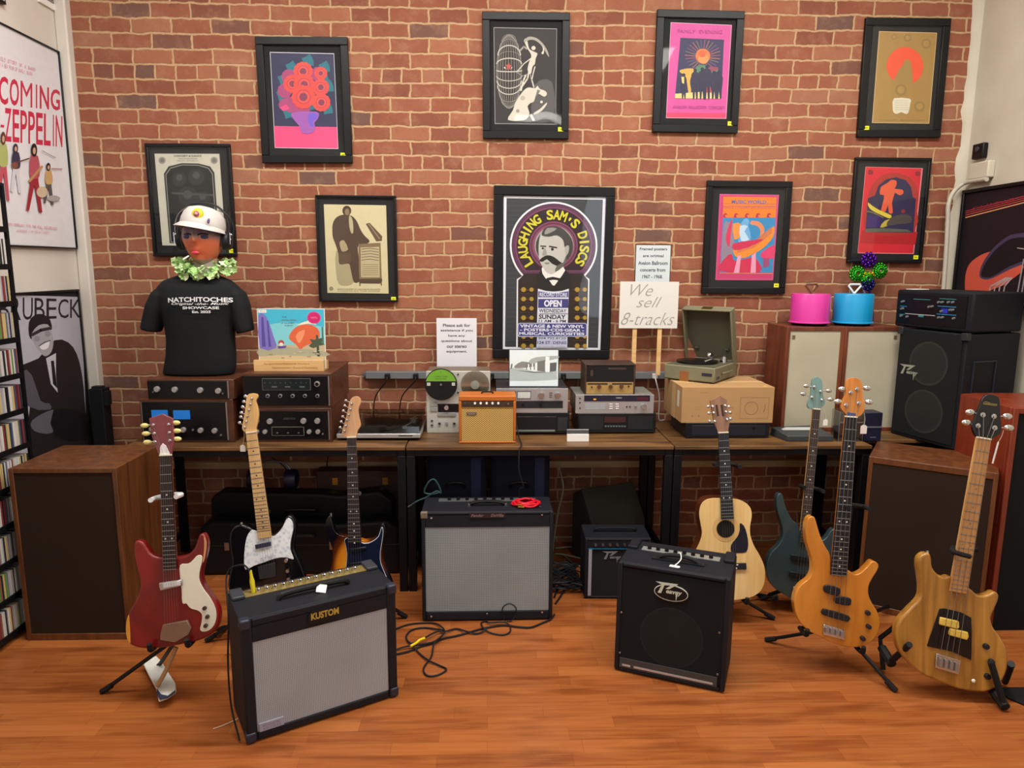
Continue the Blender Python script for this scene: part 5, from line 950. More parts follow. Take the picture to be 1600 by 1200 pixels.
# head with a face
def head_mat():
    m, nt, b = nodes('tinted_plastic'); tc = nt.nodes.new('ShaderNodeTexCoord'); sp = nt.nodes.new('ShaderNodeSeparateXYZ'); nt.links.new(tc.outputs['Object'], sp.inputs[0])
    nz = N(nt, 'ShaderNodeTexNoise'); nz.inputs['Scale'].default_value = 14; nt.links.new(tc.outputs['Object'], nz.inputs['Vector'])
    ma = N(nt, 'ShaderNodeMath', operation='MULTIPLY_ADD'); nt.links.new(nz.outputs[0], ma.inputs[0]); ma.inputs[1].default_value = .05; nt.links.new(sp.outputs['Z'], ma.inputs[2])
    mr = N(nt, 'ShaderNodeMapRange'); mr.inputs['From Min'].default_value = -.125; mr.inputs['From Max'].default_value = .175; nt.links.new(ma.outputs[0], mr.inputs[0])
    c = ramp(nt, mr.outputs[0], [(.0, lin('#b9b0a6')), (.1, lin('#c5b3a4')), (.17, lin('#e87450')), (.42, lin('#f08560')), (.5, lin('#b08c88')), (.60, lin('#75667a')), (.67, lin('#8a3a3c')), (.95, lin('#a03230'))])
    nt.links.new(c, b.inputs['Base Color']); b.inputs['Roughness'].default_value = .22; b.inputs['Transmission Weight'].default_value = .25; b.inputs['IOR'].default_value = 1.4; return m
hc = t.lp(313, 372, -.03); HR = .097
hv = []; nu, nv = 40, 32
for i in range(nv+1):
    ph = math.pi*i/nv; zz = -math.cos(ph); rr = math.sin(ph)
    for k in range(nu):
        a = 2*math.pi*k/nu; x = rr*math.sin(a); y = -rr*math.cos(a)     # a=0 faces the viewer
        jaw = 1-.34*max(0, -zz-.05)**1.1; X = x*HR*jaw*1.0; Y = y*.108*(1-.12*max(0, -zz)); Z = zz*.148
        if y < 0:
            g = lambda px, pz, sx, sz: math.exp(-((x-px)/sx)**2-((zz-pz)/sz)**2)
            Y -= .022*g(0, -.08, .11, .13)+.012*g(0, .02, .08, .16)+.009*g(0, -.42, .22, .07)+.006*g(0, -.50, .2, .05)+.012*g(0, -.74, .25, .12)+.006*g(0, .3, .5, .08)
            Y += .014*g(-.34, .12, .17, .10)+.014*g(.34, .12, .17, .10)+.004*g(0, -.6, .2, .05)
        hv.append((X, Y, Z))
ho = MB().mat(head_mat()); fs = [(i*nu+k, i*nu+(k+1) % nu, (i+1)*nu+(k+1) % nu, (i+1)*nu+k) for i in range(nv) for k in range(nu)]; ho.add(hv, fs); ho.lathe([(.062, -.20), (.056, -.12), (.058, -.05)], (0, .015, 0), seg=24)
hd = ho.build('head', t.o, smooth=80); hd.location = (hc[0], .005, hc[1]+.005)
for s in (-1, 1): e = MB().mat(M('#32386c', .4)).ball((s*.036, -.091, -.002), .019, 14, 8, (1.3, .6, .5)); e.mat(M('#1a1830', .4)).tube([(s*.012, -.104, .006), (s*.033, -.102, .015), (s*.058, -.084, .010)], .003); e.build('eye', hd)
for s in (-1, 1): MB().mat(M('#c9785c', .4)).ball((s*HR*.98, .02, -.01), .024, 12, 8, (.35, .7, 1.2)).build('ear', hd)
MB().mat(M('#c8324a', .35)).ball((0, -.108, -.078), .018, 14, 8, (1.1, .5, .5)).build('lips', hd)
f = MB().mat(M('#e8e4dc', .5)).tube([(-.035, -.105, -.094), (-.046, -.15, -.112)], .004); tag(f.build('cigarette'), 'small white tube held in the lips of the mannequin head', 'cigarette').matrix_world = t.m @ Matrix.Translation(hd.location)
# cap
cH = crop(230, 310, 8.57); cp = T('cap', 'white brimmed cap with a yellow badge on the mannequin head', 'cap', t.m @ Matrix.Translation((hc[0]+.002, .006, hc[1]+.052)) @ Matrix.Rotation(math.radians(9), 4, 'Y') @ Matrix.Rotation(math.radians(-8), 4, 'X') @ Matrix.Diagonal((.95, 1.10, 1.0, 1)))
WC = M('#cdcac6', .75, bmp=.2, scale=200); MB().mat(WC).lathe([(.110, -.004), (.112, .0), (.109, .03), (.100, .062), (.080, .086), (.045, .099), (0, .103)], seg=40).build('crown', cp.o, smooth=60)
b = MB().mat(WC); vs = []; n = 40
for k in range(n):
    a = 2*math.pi*k/n; out = .016+.024*max(0, -math.sin(a)); ca, sa = math.cos(a), math.sin(a)
    vs += [(.108*ca, .108*sa, .006), ((.108+out)*ca, (.108+out)*sa, -.012-.012*max(0, -sa)), ((.108+out)*ca, (.108+out)*sa, -.015-.012*max(0, -sa)), (.108*ca, .108*sa, .002)]
b.add(vs, [(k*4+j, ((k+1) % n)*4+j, ((k+1) % n)*4+(j+1) % 4, k*4+(j+1) % 4) for k in range(n) for j in range(4)]); b.build('brim', cp.o, smooth=60)
x, z = cp.lp(*cH(672, 210), -.10); f = MB().mat(M('#e2cc2c', .4)).ball((x, -.094, z), .031, 24, 14, (1, .62, .95)).mat(M('#a04a70', .4)).ball((x, -.104, z-.001), .017, 18, 12, (1, .85, 1)).mat(M('#e8b090', .4)).ball((x, -.113, z-.001), .009, 14, 10, (1, 1.1, .8)); f.build('badge', cp.o)
x, z = cp.lp(*cH(825, 305), -.10); MB().mat(M('#5a4a78', .4)).ball((x, -.103, z), .009, 10, 8, (.8, .5, 1.5)).build('pin', cp.o)
x, z = cp.lp(*cH(790, 200), -.10); MB().mat(M('#7fa052', .6)).ball((x-.004, -.045, z), .028, 12, 8, (.9, .5, 1.1)).build('green_patch', cp.o)
# headphones
hp = T('headphones', 'black over-ear headphones with metal yokes worn over the white cap', 'headphones', t.m @ Matrix.Translation((hc[0], .02, hc[1])) @ Matrix.Scale(.92, 4))
f = MB().mat(M('#26282a', .4)); f.tube([(-.134, 0, .02), (-.135, 0, .09), (-.11, 0, .145), (-.06, 0, .18), (0, 0, .188), (.06, 0, .18), (.11, 0, .145), (.135, 0, .09), (.134, 0, .02)], .006); f.build('headband', hp.o)
MB().mat(STEEL).tube([(-.145, -.01, -.02), (-.15, -.01, .06), (-.125, -.01, .13), (-.07, -.01, .17)], .0022).build('wire', hp.o); MB().mat(M('#2b2d30', .4)).tube([(.15, -.01, -.03), (.165, -.01, .06), (.14, -.01, .12), (.09, -.01, .15)], .0022).build('wire', hp.o)
for s in (-1, 1):
    e = MB().mat(M('#1c1e20', .45)).lathe([(.030, s*.104), (.050, s*.108), (.052, s*.125), (.046, s*.138), (.02, s*.146), (0, s*.147)], (0, 0, -.012), 'x'); ear = e.build('ear_cup', hp.o); g = MB().mat(M('#3d4042', .6)).lathe([(.034, s*.100), (.049, s*.102), (.050, s*.108), (.032, s*.108)], (0, 0, -.012), 'x'); g.build('cushion', ear)
    MB().mat(CHROME).ball((s*.15, -.01, .02), .007).ball((s*.147, -.02, -.005), .006).tube([(s*.148, -.03, -.03), (s*.15, -.03, .03)], .003).build('yoke', hp.o)
# flower garland
g = MB(); random.seed(4); cz = hc[1]-.155; greens = [M('#b4dc90', .7, var=.1), M('#c6e6a6', .7), M('#a2cc7c', .7), M('#d8ecc0', .7)]
for k in range(150):
    a = 2*math.pi*k*.618; R = .085+.035*random.random(); cx, cy, z = R*math.cos(a)*1.2, R*math.sin(a)*.95, (random.random()-.5)*.06+.012*math.sin(a)+.018*abs(math.cos(a)); g.mat(random.choice(greens)); q = .018+.008*random.random(); rot = Matrix.Rotation(random.random()*6, 3, 'Z') @ Matrix.Rotation(random.random()*2.6, 3, 'X')
    vs = [Vector((0, 0, 0))]; n_ = 10
    for j in range(n_): b = 2*math.pi*j/n_; rr = q*(1 if j % 2 else .78); vs.append(Vector((rr*math.cos(b), rr*math.sin(b), q*(.25 if j % 2 else .5))))
    g.add([rot @ p + Vector((cx, cy, z)) for p in vs], [(0, 1+j, 1+(j+1) % n_) for j in range(n_)])
go = g.build('flower_garland', smooth=0); go.matrix_world = t.m @ Matrix.Translation((hc[0], .01, cz)); tag(go, 'pale green artificial flower garland round the mannequin neck', 'garland')
# black column in the corner
t = item('column_speaker', 'narrow black upright column standing in the corner by the bricks', 'column', 163, 183, 3.85, 0, 608); w2 = t.W/2; H = t.H
MB().mat(M('#101114', .6)).box(-w2, w2, 0, .08, .02, H).build('post', t.o, bevel=.003); MB().mat(M('#16181a', .6)).box(-w2-.02, w2+.03, -.03, .12, 0, .02).build('base_plate', t.o, bevel=.003); MB().mat(M('#16181a', .6)).box(w2, w2+.022, .01, .05, H-.09, H-.015).box(-w2+.01, w2-.01, .01, .05, H, H+.012).build('bracket', t.o)
# ================================================================ CD rack
RX0, RX1, RY0, RY1 = XL+.028, XL+.170, 2.48, 3.205
t = T('cd_rack', 'tall black metal rack of CD cases against the white wall', 'rack', FR((RX1, RY1, 0), math.pi/2))   # local x runs along +Y, local y into the wall
f = MB().mat(METALBLK); dpt = RX1-RX0; Ztop = at_y(2, 290, RY1).z+.01
for y in (0, dpt-.012):
    for x in (-.016, -.72): MB().mat(METALBLK).box(x, x+.016, y, y+.012, 0, Ztop).build('upright', t.o)
zs_ = []; k = 0; z = .042
while z < Ztop-.12: zs_.append(z); z += .158
for z in zs_:
    MB().mat(METALBLK).box(-.72, -.016, .0, dpt, z-.012, z).box(-.72, -.016, .0, .006, z, z+.012).build('shelf', t.o)
MB().mat(METALBLK).box(-.72, -.016, 0, dpt, Ztop-.012, Ztop).build('top_panel', t.o)
mcd, nt, b = nodes('cd_spines'); oi = nt.nodes.new('ShaderNodeObjectInfo'); cc = ramp(nt, oi.outputs['Random'], [(0, lin('#c9c6c0')), (.2, lin('#2a2a30')), (.34, lin('#7f3a3c')), (.46, lin('#d8d4cc')), (.58, lin('#c6b27a')), (.7, lin('#46546e')), (.8, lin('#a8a7b0')), (.9, lin('#64854c')), (1, lin('#8a5b4a'))])
for e in nt.nodes:
    if e.type == 'VALTORGB': e.color_ramp.interpolation = 'CONSTANT'
nt.links.new(cc, b.inputs['Base Color']); b.inputs['Roughness'].default_value = .25
cdm = MB().mat(mcd).box(-.0047, .0047, 0, .125, 0, .118).build('compact_disc'); first = True; random.seed(21)
for z in zs_:
    x = -.021
    while x > -.262:
        if random.random() < .06: x -= .012; continue
        o = cdm if first else cdm.copy()
        if not first: COL.objects.link(o)
        first = False; ln = random.uniform(-.03, .03)
        o.matrix_world = t.m @ Matrix.Translation((x-.0048, .007+random.random()*.004, z+.0006)) ; tag(o, 'CD case standing spine out in the tall black rack', 'CD', 'CD cases in the black rack'); x -= .0101
rest = MB(); cols = [M(c, .3) for c in ('#c9c6c0', '#2a2a30', '#7f3a3c', '#c6b27a', '#46546e', '#a8a7b0', '#64854c', '#8a5b4a')]
for z in zs_:
    x = -.272
    while x > -.695: rest.mat(random.choice(cols)).box(x-.0094, x, .009, .134, z+.0006, z+.1186); x -= .0101
ro = rest.build('compact_discs', smooth=0); ro.matrix_world = t.m; tag(ro, 'rows of CD cases filling the rest of the tall black rack', 'CD', None, 'stuff')
# ================================================================ big speakers on the floor
GRL = weave('#24180f', '#33231a', 1500, .95, 'noise')
t = T('floor_speaker', 'large walnut speaker with dark brown grille, beside the CD rack and behind the red guitar', 'speaker', FR((at_z(124, 1000).x, at_z(124, 1000).y, 0), 0)); t.W = at_z(200, 1000).x-at_z(48, 1000).x
W2 = t.W/2+.012; HL = at_y(108, 733, 2.96).z; WL = wood('#4c2a16', '#70411f', .38, (30, 30, 3)); WLt = WL
f = MB().mat(WL); f.box(-W2, W2, .015, .40, .0, HL).box(-W2, -W2+.02, 0, .015, 0, HL).box(W2-.02, W2, 0, .015, 0, HL).box(-W2+.02, W2-.02, 0, .015, HL-.02, HL).box(-W2+.02, W2-.02, 0, .015, 0, .03); f.build('cabinet', t.o, bevel=.002); MB().mat(GRL).box(-W2+.02, W2-.02, .004, .016, .03, HL-.02).build('grille', t.o)
p0 = at_z(1343, 951); p1 = at_z(1407, 966); yw = math.radians(-34.5); q = at_z(1358, 713, TZ)
t = T('floor_speaker', 'large walnut speaker with dark brown grille, under the black public address speaker', 'speaker', FR((q.x, q.y, 0), yw)); WW = .51; HQ = TZ-.0005
# width from the far top corner
f = MB().mat(WL); f.box(0, WW, .012, .36, 0, HQ).box(0, .018, 0, .012, 0, HQ).box(WW-.018, WW, 0, .012, 0, HQ).box(.018, WW-.018, 0, .012, HQ-.03, HQ).box(.018, WW-.018, 0, .012, 0, .03); f.build('cabinet', t.o, bevel=.002); MB().mat(GRL).box(.018, WW-.018, .004, .013, .03, HQ-.03).build('grille', t.o)
# red-brown cabinet at the edge
X0 = solveX(1562, 2.95, .5); t = T('floor_speaker', 'tall red-brown cabinet with a black front, by the plastered wall', 'speaker', FR((X0, 2.95, 0), 0)); HT = at_y(1575, 638, 2.95).z; RB = wood('#6a2410', '#8a351a', .4, (30, 30, 3))
wq = XR-.03-X0; f = MB().mat(RB).box(0, wq, .02, .38, 0, HT).box(0, .025, 0, .02, 0, HT).box(.025, wq, 0, .02, HT-.025, HT); f.build('cabinet', t.o, bevel=.003); MB().mat(M('#08090b', .9)).box(.025, wq, .006, .021, 0.0, HT-.025).build('grille', t.o)
# public address speaker and powered mixer head
BLK2 = M('#0d0f16', .75, bmp=.5, scale=700, var=.2)
n0 = at_z(1492, 704, TZ); a_ = math.radians(-73); ww, dd = .385, .355; HP = at_y(1492, 523, n0.y).z-TZ
t = T('pa_speaker', 'black carpeted public address speaker with two woofers and a white logo', 'speaker', FR((n0.x, n0.y, TZ), a_))
f = MB().mat(BLK2); f.prismz([(-ww, .0), (0, 0), (-.0, dd), (-ww, dd)], .0, HP); cab = f.build('cabinet', t.o, bevel=.006)
cP = crop(1360, 430, 4); g = MB().mat(M('#0d0f10', .8, bmp=.6, scale=1200)).box(-ww+.02, -.02, -.006, 0, .02, HP-.02); g.build('grille', t.o)
for x, y, r in ((405, 560, .112), (370, 860, .112)):
    X, Z = t.lp(*cP(x, y), -.006); X = -ww/2-.0; MB().mat(M('#2a2d28', .7)).ring(X, Z, r*.9, r, -.0065, 40).mat(M('#1f211e', .75)).lathe([(r*.9, -.006), (r*.55, -.0068), (.035, -.0072), (0, -.009)], (X, 0, Z), 'y', 32).build('woofer', t.o)
def slash_logo(mb, x, z, w_, y, col):
    h = w_*.45; mb.mat(col); mb.prism([(x-w_*.55, z+h*.95), (x+w_*.32, z+h*1.0), (x-w_*.02, z+h*.42), (x-w_*.16, z+h*.42), (x+w_*.04, z+h*.78), (x-w_*.2, z+h*.75), (x-w_*.32, z-h*.05), (x-w_*.46, z-h*.05), (x-w_*.3, z+h*.73)], y-.001, y); mb.text('eavey', x+w_*.18, z+h*.12, w_*.62, h*.42, y-.0012, bold=.03, shear=.2); mb.prism([(x+w_*.24, z+h*.1), (x+w_*.32, z+h*.1), (x+w_*.27, z-h*.6)], y-.001, y); return mb
X, Z = t.lp(*cP(262, 610), -.006); X = -ww+.085; slash_logo(MB(), X, Z-.01, .11, -.0065, M('#8f9284', .5)).build('logo', t.o, smooth=0)
hb = MB().mat(M('#0a0b10', .6)); hb.box(-.0001, .001, .06, .20, HP*.34, HP*.76); hb.build('recess', t.o); MB().mat(M('#1d2333', .4)).box(.0, .006, .055, .06, HP*.33, HP*.77).box(0, .006, .20, .205, HP*.33, HP*.77).box(0, .006, .06, .20, HP*.76, HP*.77).box(0, .01, .06, .20, HP*.47, HP*.49).build('handle_plate', t.o); MB().mat(M('#4c4f44', .5)).box(0, .004, .065, .17, HP*.34, HP*.42).build('plate', t.o)
for cx, cy in ((-ww+.01, .01), (-.01, .01)): MB().mat(M('#2a2c30', .4)).box(cx-.016, cx+.016, -.011, .02, HP-.03, HP+.006).build('corner_guard', t.o, bevel=.003)
zH = TZ+HP+.008; m0 = Vector((n0.x+.012, n0.y-.02)); wh, dh = .44, .34; HH_ = at_y(1495, 457, n0.y).z-zH
t = T('mixer_head', 'black powered mixer head with blue lined controls, on the public address speaker', 'mixer', FR((m0.x, m0.y+.02, zH), a_))
MB().mat(BLK2).box(-wh, 0, 0, dh, 0, HH_).build('cabinet', t.o, bevel=.01); p = MB().mat(M('#0a0c0e', .3)).box(-wh+.02, -.03, -.004, 0, .02, HH_-.02); p.build('control_panel', t.o)
u = MB(); cQ = crop(1380, 450, 7.27); TEAL = M('#2f7f80', .4); BLU = M('#2a7fae', .4, emit=.1)
for x0, x1, y, m_ in ((130, 270, 205, BLU), (345, 535, 130, TEAL), (640, 830, 125, TEAL), (620, 830, 212, BLU), (610, 830, 302, BLU), (110, 245, 295, TEAL), (250, 590, 302, M('#a9b0aa', .4)), (110, 240, 235, M('#5a6a66', .4))):
    a, b = t.lp(*cQ(x0, y), -.004), t.lp(*cQ(x1, y), -.004); z = (a[1]+b[1])/2; sq = lambda v: -wh+.03+(v+wh)*.0 if v < -wh+.03 else min(v, -.04); a, b = (sq(a[0]), a[1]), (sq(b[0]), b[1]); u.mat(m_).box(a[0], b[0], -.0055, -.0039, z-.0016, z+.0016)
u.build('printed_lines', t.o)
kk = [(150, 150), (200, 150), (640, 162), (680, 162), (750, 162), (800, 162), (150, 230), (185, 230), (530, 215), (565, 210), (670, 265), (770, 250), (800, 250), (280, 325), (640, 335), (680, 335), (810, 345), (150, 310)]
for x, y in kk: X, Z = t.lp(*cQ(x, y), -.004); X = max(X, -wh+.032+.0001*x); MB().mat(M('#6a6e70', .4)).knob(X, Z, .006, .012, -.004, 12).build('knob', t.o)
a = t.lp(*cQ(430, 318), -.004); MB().mat(TEAL).box(a[0]-.015, a[0]+.015, -.006, -.004, a[1]-.005, a[1]+.005).build('display', t.o); a = t.lp(*cQ(700, 262), -.004); MB().mat(M('#1c2c9a', .4, emit=.2)).box(a[0]-.018, a[0]+.016, -.0055, -.0039, a[1]-.010, a[1]+.012).build('button', t.o)
MB().mat(RUBBER).box(-wh+.03, -wh+.07, .03, .07, -.006, 0).box(-.07, -.03, .03, .07, -.006, 0).box(-.07, -.03, dh-.07, dh-.03, -.006, 0).build('feet', t.o)
pw = MB().mat(M('#dedad2', .6)).box(-.045, .045, -.03, .03, 0, .004); pp = pw.build('paper_slip', bevel=.001); pp.matrix_world = FR((*(t.m @ Vector((-wh+.07, .06, 0))).xy, zH+HH_+.001), .2); tag(pp, 'white paper slip lying on the powered mixer head', 'paper')
# ================================================================ guitars
PEARL = None
def pearl():
    m, nt, b = nodes('pearl'); v = N(nt, 'ShaderNodeTexVoronoi'); v.inputs['Scale'].default_value = 60; nt.links.new(objmap(nt), v.inputs['Vector'])
    nt.links.new(ramp(nt, v.outputs['Distance'], [(.1, lin('#c3ccd8')), (.6, lin('#eef2f6'))]), b.inputs['Base Color']); b.inputs['Roughness'].default_value = .2; return m
def wire(g, mb, pts, r, **k): return mb.tube([g.inv @ Vector(p) for p in pts], r, **k)
def guitar(label, cat, base, Yd, lean, yaw, body, bmat, thick, head, hmat, nut, end, fbm, nfr, bridge, nstr, neckm, dots=(), posts=(), btns=(), btnm=CHROME, bw=(.012, .008), sr=.00042, dotm=None, name='electric_guitar', top=None, sm=4, bev=.008, fr0=0, postr=.0055, headY=0, hc=True):
    g = T(name, label, cat, FR(at_y(*base, Yd), yaw, lean)); o = g.o
    bp = smooth2(g.lps(body), sm)
    if top:
        b = MB().mat(bmat).prism(bp, .002, thick); b.build('body', o, bevel=.002); MB().mat(top).prism(bp, 0, .003).build('soundboard', o, bevel=.001)
    else: MB().mat(bmat).prism(bp, 0, thick).build('body', o, bevel=bev, seg=3, smooth=50)
    nl, nr = [Vector((*g.lp(*p, -.01), 0)) for p in nut]; el, er = [Vector((*g.lp(*p, -.01), 0)) for p in end]
    L = (nl+nr)/2; E = (el+er)/2; B = Vector((*g.lp(*bridge, -.01), 0)); ax = (B-L).normalized(); S = (B-L).length; pv = Vector((ax.y, -ax.x, 0)); pv = -pv if pv.x < 0 else pv
    fl = (E-L).dot(ax)
    def on(u, k): # point at distance u down the neck, k across -1..1
        c = L+ax*u; t_ = min(u/fl, 1.2); hw = ((nr-nl).length*(1-t_)+(er-el).length*t_)/2; q = c+pv*hw*k; return q
    n2 = MB().mat(neckm); pr2 = [on(-.006, -.86), on(-.006, .86), on(fl, .86), on(fl, -.86)]; n2.prism([(p.x, p.y) for p in pr2], -.006, .014); n2.build('neck', o, bevel=.004)
    f = MB().mat(fbm); f.prism([(p.x, p.y) for p in (on(0, -1), on(0, 1), on(fl, 1), on(fl, -1))], -.012, -.006); f.mat(STEEL)
    for k in range(1, nfr+1):
        u = S*(1-2**(-k/12))
        if u > fl+.002: break
        a_, b_ = on(u-.0011, -.98), on(u-.0011, .98); c_, d_ = on(u+.0011, .98), on(u+.0011, -.98); f.prism([(p.x, p.y) for p in (a_, b_, c_, d_)], -.0133, -.011)
    f.mat(dotm or M('#dcdccf', .4))
    for k in dots:
        u = S*(1-(2**(-k/12)+2**(-(k-1)/12))/2)
        for s_ in ((-.5, .5) if k in (12,) else (0,)): p = on(u, s_); f.disc(p.x, p.y, .0034, -.0123, 12)
    f.build('fretboard', o, smooth=0)
    f = MB().mat(M('#e5dfc9', .4)); f.prism([(p.x, p.y) for p in (on(-.005, -1), on(-.005, 1), on(0, 1), on(0, -1))], -.0145, .0); f.build('nut', o)
    hp_ = g.lps(head, -.004); hp_ = smooth2(hp_, 3) if hc else hp_; MB().mat(hmat).prism(hp_, -.003, .011).build('headstock', o, bevel=.0015)
    P = [g.lp(*p, -.004) for p in posts]
    for i, (p, bt) in enumerate(zip(P, btns)):
        q = g.lp(*bt, .004); t_ = MB().mat(CHROME).lathe([(postr, -.003), (postr, -.006), (postr*.6, -.007), (postr*.55, -.014), (0, -.014)], (p[0], 0, p[1]), 'y', 14); t_.tube([(p[0]+(q[0]-p[0])*.3, .006, p[1]+(q[1]-p[1])*.3), (q[0], .006, q[1])], .0022, 6, smooth=False)
        t_.mat(btnm).ball((q[0], .006, q[1]), bw[0], 12, 8, (1, .35, bw[1]/bw[0])); t_.build('tuning_peg', o)
    bx = pv*((er-el).length*.52); top_ = []
    for k in range(nstr):
        s_ = -1+2*k/(nstr-1); a_ = on(0, s_*.82); b_ = B+bx*s_*.95; st = MB().mat(STRG); pp = [(a_.x, -.0148, a_.y), (b_.x, -.018, b_.y)]
        if len(P) >= nstr:
            h = P[(nstr-1-k) if False else k]; pp = [(h[0], -.010, h[1])]+pp
        st.tube(pp, sr, 5, smooth=False, cap=False); st.build('string', o)
    g.S, g.B, g.ax, g.pv, g.on = S, B, ax, pv, on; return g
def plate(g, pts, m, y0, y1, nm, sm=0, bev=.0008):
    q = g.lps(pts); q = smooth2(q, sm) if sm else q; return MB().mat(m).prism(q, y0, y1).build(nm, g.o, bevel=bev)
def gknobs(g, pts, r, h, m, y=0, nm='knob'):
    for p in pts: x, z = g.lp(*p); MB().mat(m).knob(x, z, r, h, y).build(nm, g.o, smooth=50)
def floorstand(g, label, feet, yoke, yoff, post, arms, yokem=RUBBER, thick=.045, up=.12, group='guitar floor stands', tips=True, front=True, tipm=RUBBER):
    """tripod stand behind a guitar: feet are floor pixels, yoke two pixels on the neck plane, arms cradle points (local x, z)"""
    F_ = [at_z(*p) if len(p) == 2 else Vector(p) for p in feet]; pc = g.lp(*post); P0 = g.m @ Vector((pc[0], thick+.035, pc[1])); hub = Vector((P0.x, P0.y, max(up, .08)))
    s = T('guitar_stand', label, 'stand', FR((hub.x, hub.y, 0)), group); y1, y2 = [Vector((*g.lp(*p, .03), 0)) for p in yoke]; yc = (y1+y2)/2
    P1 = g.m @ Vector((yc.x, .035, yc.y)); Y1 = g.m @ Vector((y1.x, .03, y1.y)); Y2 = g.m @ Vector((y2.x, .03, y2.y)); Z1 = g.m @ Vector((y1.x, -.022, y1.y)); Z2 = g.m @ Vector((y2.x, -.022, y2.y))
    m = MB().mat(METALBLK); wire(s, m, [hub, P0.lerp(P1, .12)+Vector((0, .02, 0)), P1+Vector((0, .012, 0))], .0085, smooth=False); m.build('post', s.o)
    m = MB().mat(yokem); wire(s, m, ([Z1] if front else [])+[Y1, P1+Vector((0, .012, 0)), Y2]+([Z2] if front else []), .0095); m.build('neck_yoke', s.o)
    for p in F_:
        m = MB().mat(METALBLK); q = Vector((p.x, p.y, .012)); d = (q-hub).normalized(); wire(s, m, [hub+Vector((0, 0, .02)), q], .008, smooth=False); lg = m.build('leg', s.o)
        if tips: m = MB().mat(tipm); wire(s, m, [q-d*.035, q+d*.012], .0115, smooth=False); m.build('rubber_foot', lg)
    for a in arms:
        x, z = g.lp(*a); m = MB().mat(METALBLK); A = g.m @ Vector((x, thick+.02, z-.012)); Bq = g.m @ Vector((x, -.012, z-.014)); Cq = g.m @ Vector((x, -.028, z+.014)); wire(s, m, [hub+Vector((0, 0, .03)), A], .007, smooth=False); ar = m.build('cradle_arm', s.o); m = MB().mat(RUBBER); wire(s, m, [A, Bq, Cq], .0095); m.build('rubber_sleeve', ar)
    return s
ROSE = M('#26191a', .5, var=.15, scale=200); MAPLE = wood('#c99c5c', '#dcb47a', .35, (30, 30, 4), .3)
# red guitar
cA, cE = crop(0, 400, 3), crop(0, 760, 3); RED = wood('#5a0b0d', '#80110f', .3, (9, 30, 5), .3, bmp=.05)
def A(f, *pts): return [f(*p) for p in pts]
g = guitar('worn red electric guitar with a white pickguard and cream tuning pegs', 'guitar', (262, 1012), 2.5, .16, .05,
  A(cE, (640, 255), (668, 262), (690, 292), (712, 320), (740, 332), (775, 334), (815, 334), (848, 330), (882, 318), (910, 288), (924, 250), (936, 226), (956, 226), (971, 262), (968, 312), (955, 362), (946, 418), (957, 470), (990, 515), (1020, 562), (1030, 610), (1018, 662), (985, 698), (930, 724), (860, 740), (780, 755), (700, 762), (640, 755), (604, 735), (588, 690), (587, 640), (602, 590), (625, 550), (645, 510), (656, 468), (650, 420), (636, 370), (626, 312), (627, 272)), RED, .038,
  A(cA, (697, 762), (760, 740), (808, 762), (813, 850), (812, 880), (800, 940), (748, 944), (722, 880), (712, 850)), M('#7c3c44', .35, var=.12), A(cA, (748, 938), (802, 935)), A(cE, (778, 392), (841, 385)), ROSE, 21, cE(808, 655), 6, wood('#5c2a1c', '#7a3c28', .4), (5, 7, 9, 12),
  posts=A(cA, (727, 870), (724, 831), (720, 791), (792, 789), (795, 827), (797, 864)), btns=A(cA, (690, 873), (684, 833), (677, 795), (824, 782), (828, 820), (830, 858)), btnm=M('#d6cf86', .4), bw=(.016, .009), hc=False)
plate(g, A(cE, (845, 368), (882, 362), (905, 345), (925, 324), (946, 325), (948, 350), (936, 400), (936, 440), (955, 480), (985, 520), (1010, 570), (1015, 612), (1004, 650), (980, 674), (952, 680), (939, 668), (945, 640), (948, 602), (930, 582), (900, 573), (885, 562), (875, 548), (856, 545), (852, 480), (846, 430)), M('#dedccb', .3, var=.04), -.003, .001, 'pickguard', 3)
plate(g, A(cE, (750, 448), (856, 432), (860, 462), (755, 486)), CHROME, -.013, 0, 'pickup', 0, .003); plate(g, A(cE, (770, 450), (850, 438), (852, 458), (772, 472)), M('#cfd0d4', .3), -.0145, -.012, 'pickup_cover')
plate(g, A(cE, (768, 645), (882, 624), (901, 662), (890, 690), (826, 727), (756, 716), (757, 690)), M('#8a7360', .38, .6), -.012, 0, 'tailpiece', 0, .002)
gknobs(g, A(cE, (962, 568), (975, 608), (967, 650)), .0075, .014, M('#3a2a28', .35)); plate(g, A(cE, (752, 932-760+400-0, ), ) if 0 else [(250.5, 711), (251, 698), (255, 692.5), (260, 696), (266.5, 710)], M('#e6e6ea', .4), -.006, -.002, 'truss_cover')
plate(g, A(cE, (956, 232), (968, 262), (965, 312), (955, 355), (950, 352), (956, 300), (957, 262)), M('#c08a5c', .6), -.0006, .002, 'worn_edge', 2); plate(g, A(cE, (603, 600), (608, 640), (612, 732), (600, 725), (591, 690), (591, 642)), M('#c98a2c', .6), -.0006, .002, 'worn_edge', 2)
g.o['category'] = 'guitar'
s = floorstand(g, 'guitar stand with white padded yoke, holding the red electric guitar', [(163, 1083), (246, 1048), (350, 985)], A(cA, (733, 1134), (850, 1118)), 0, (265, 1000), [(238, 1008), (296, 1001)], yokem=M('#cfd0d2', .5), up=.20)
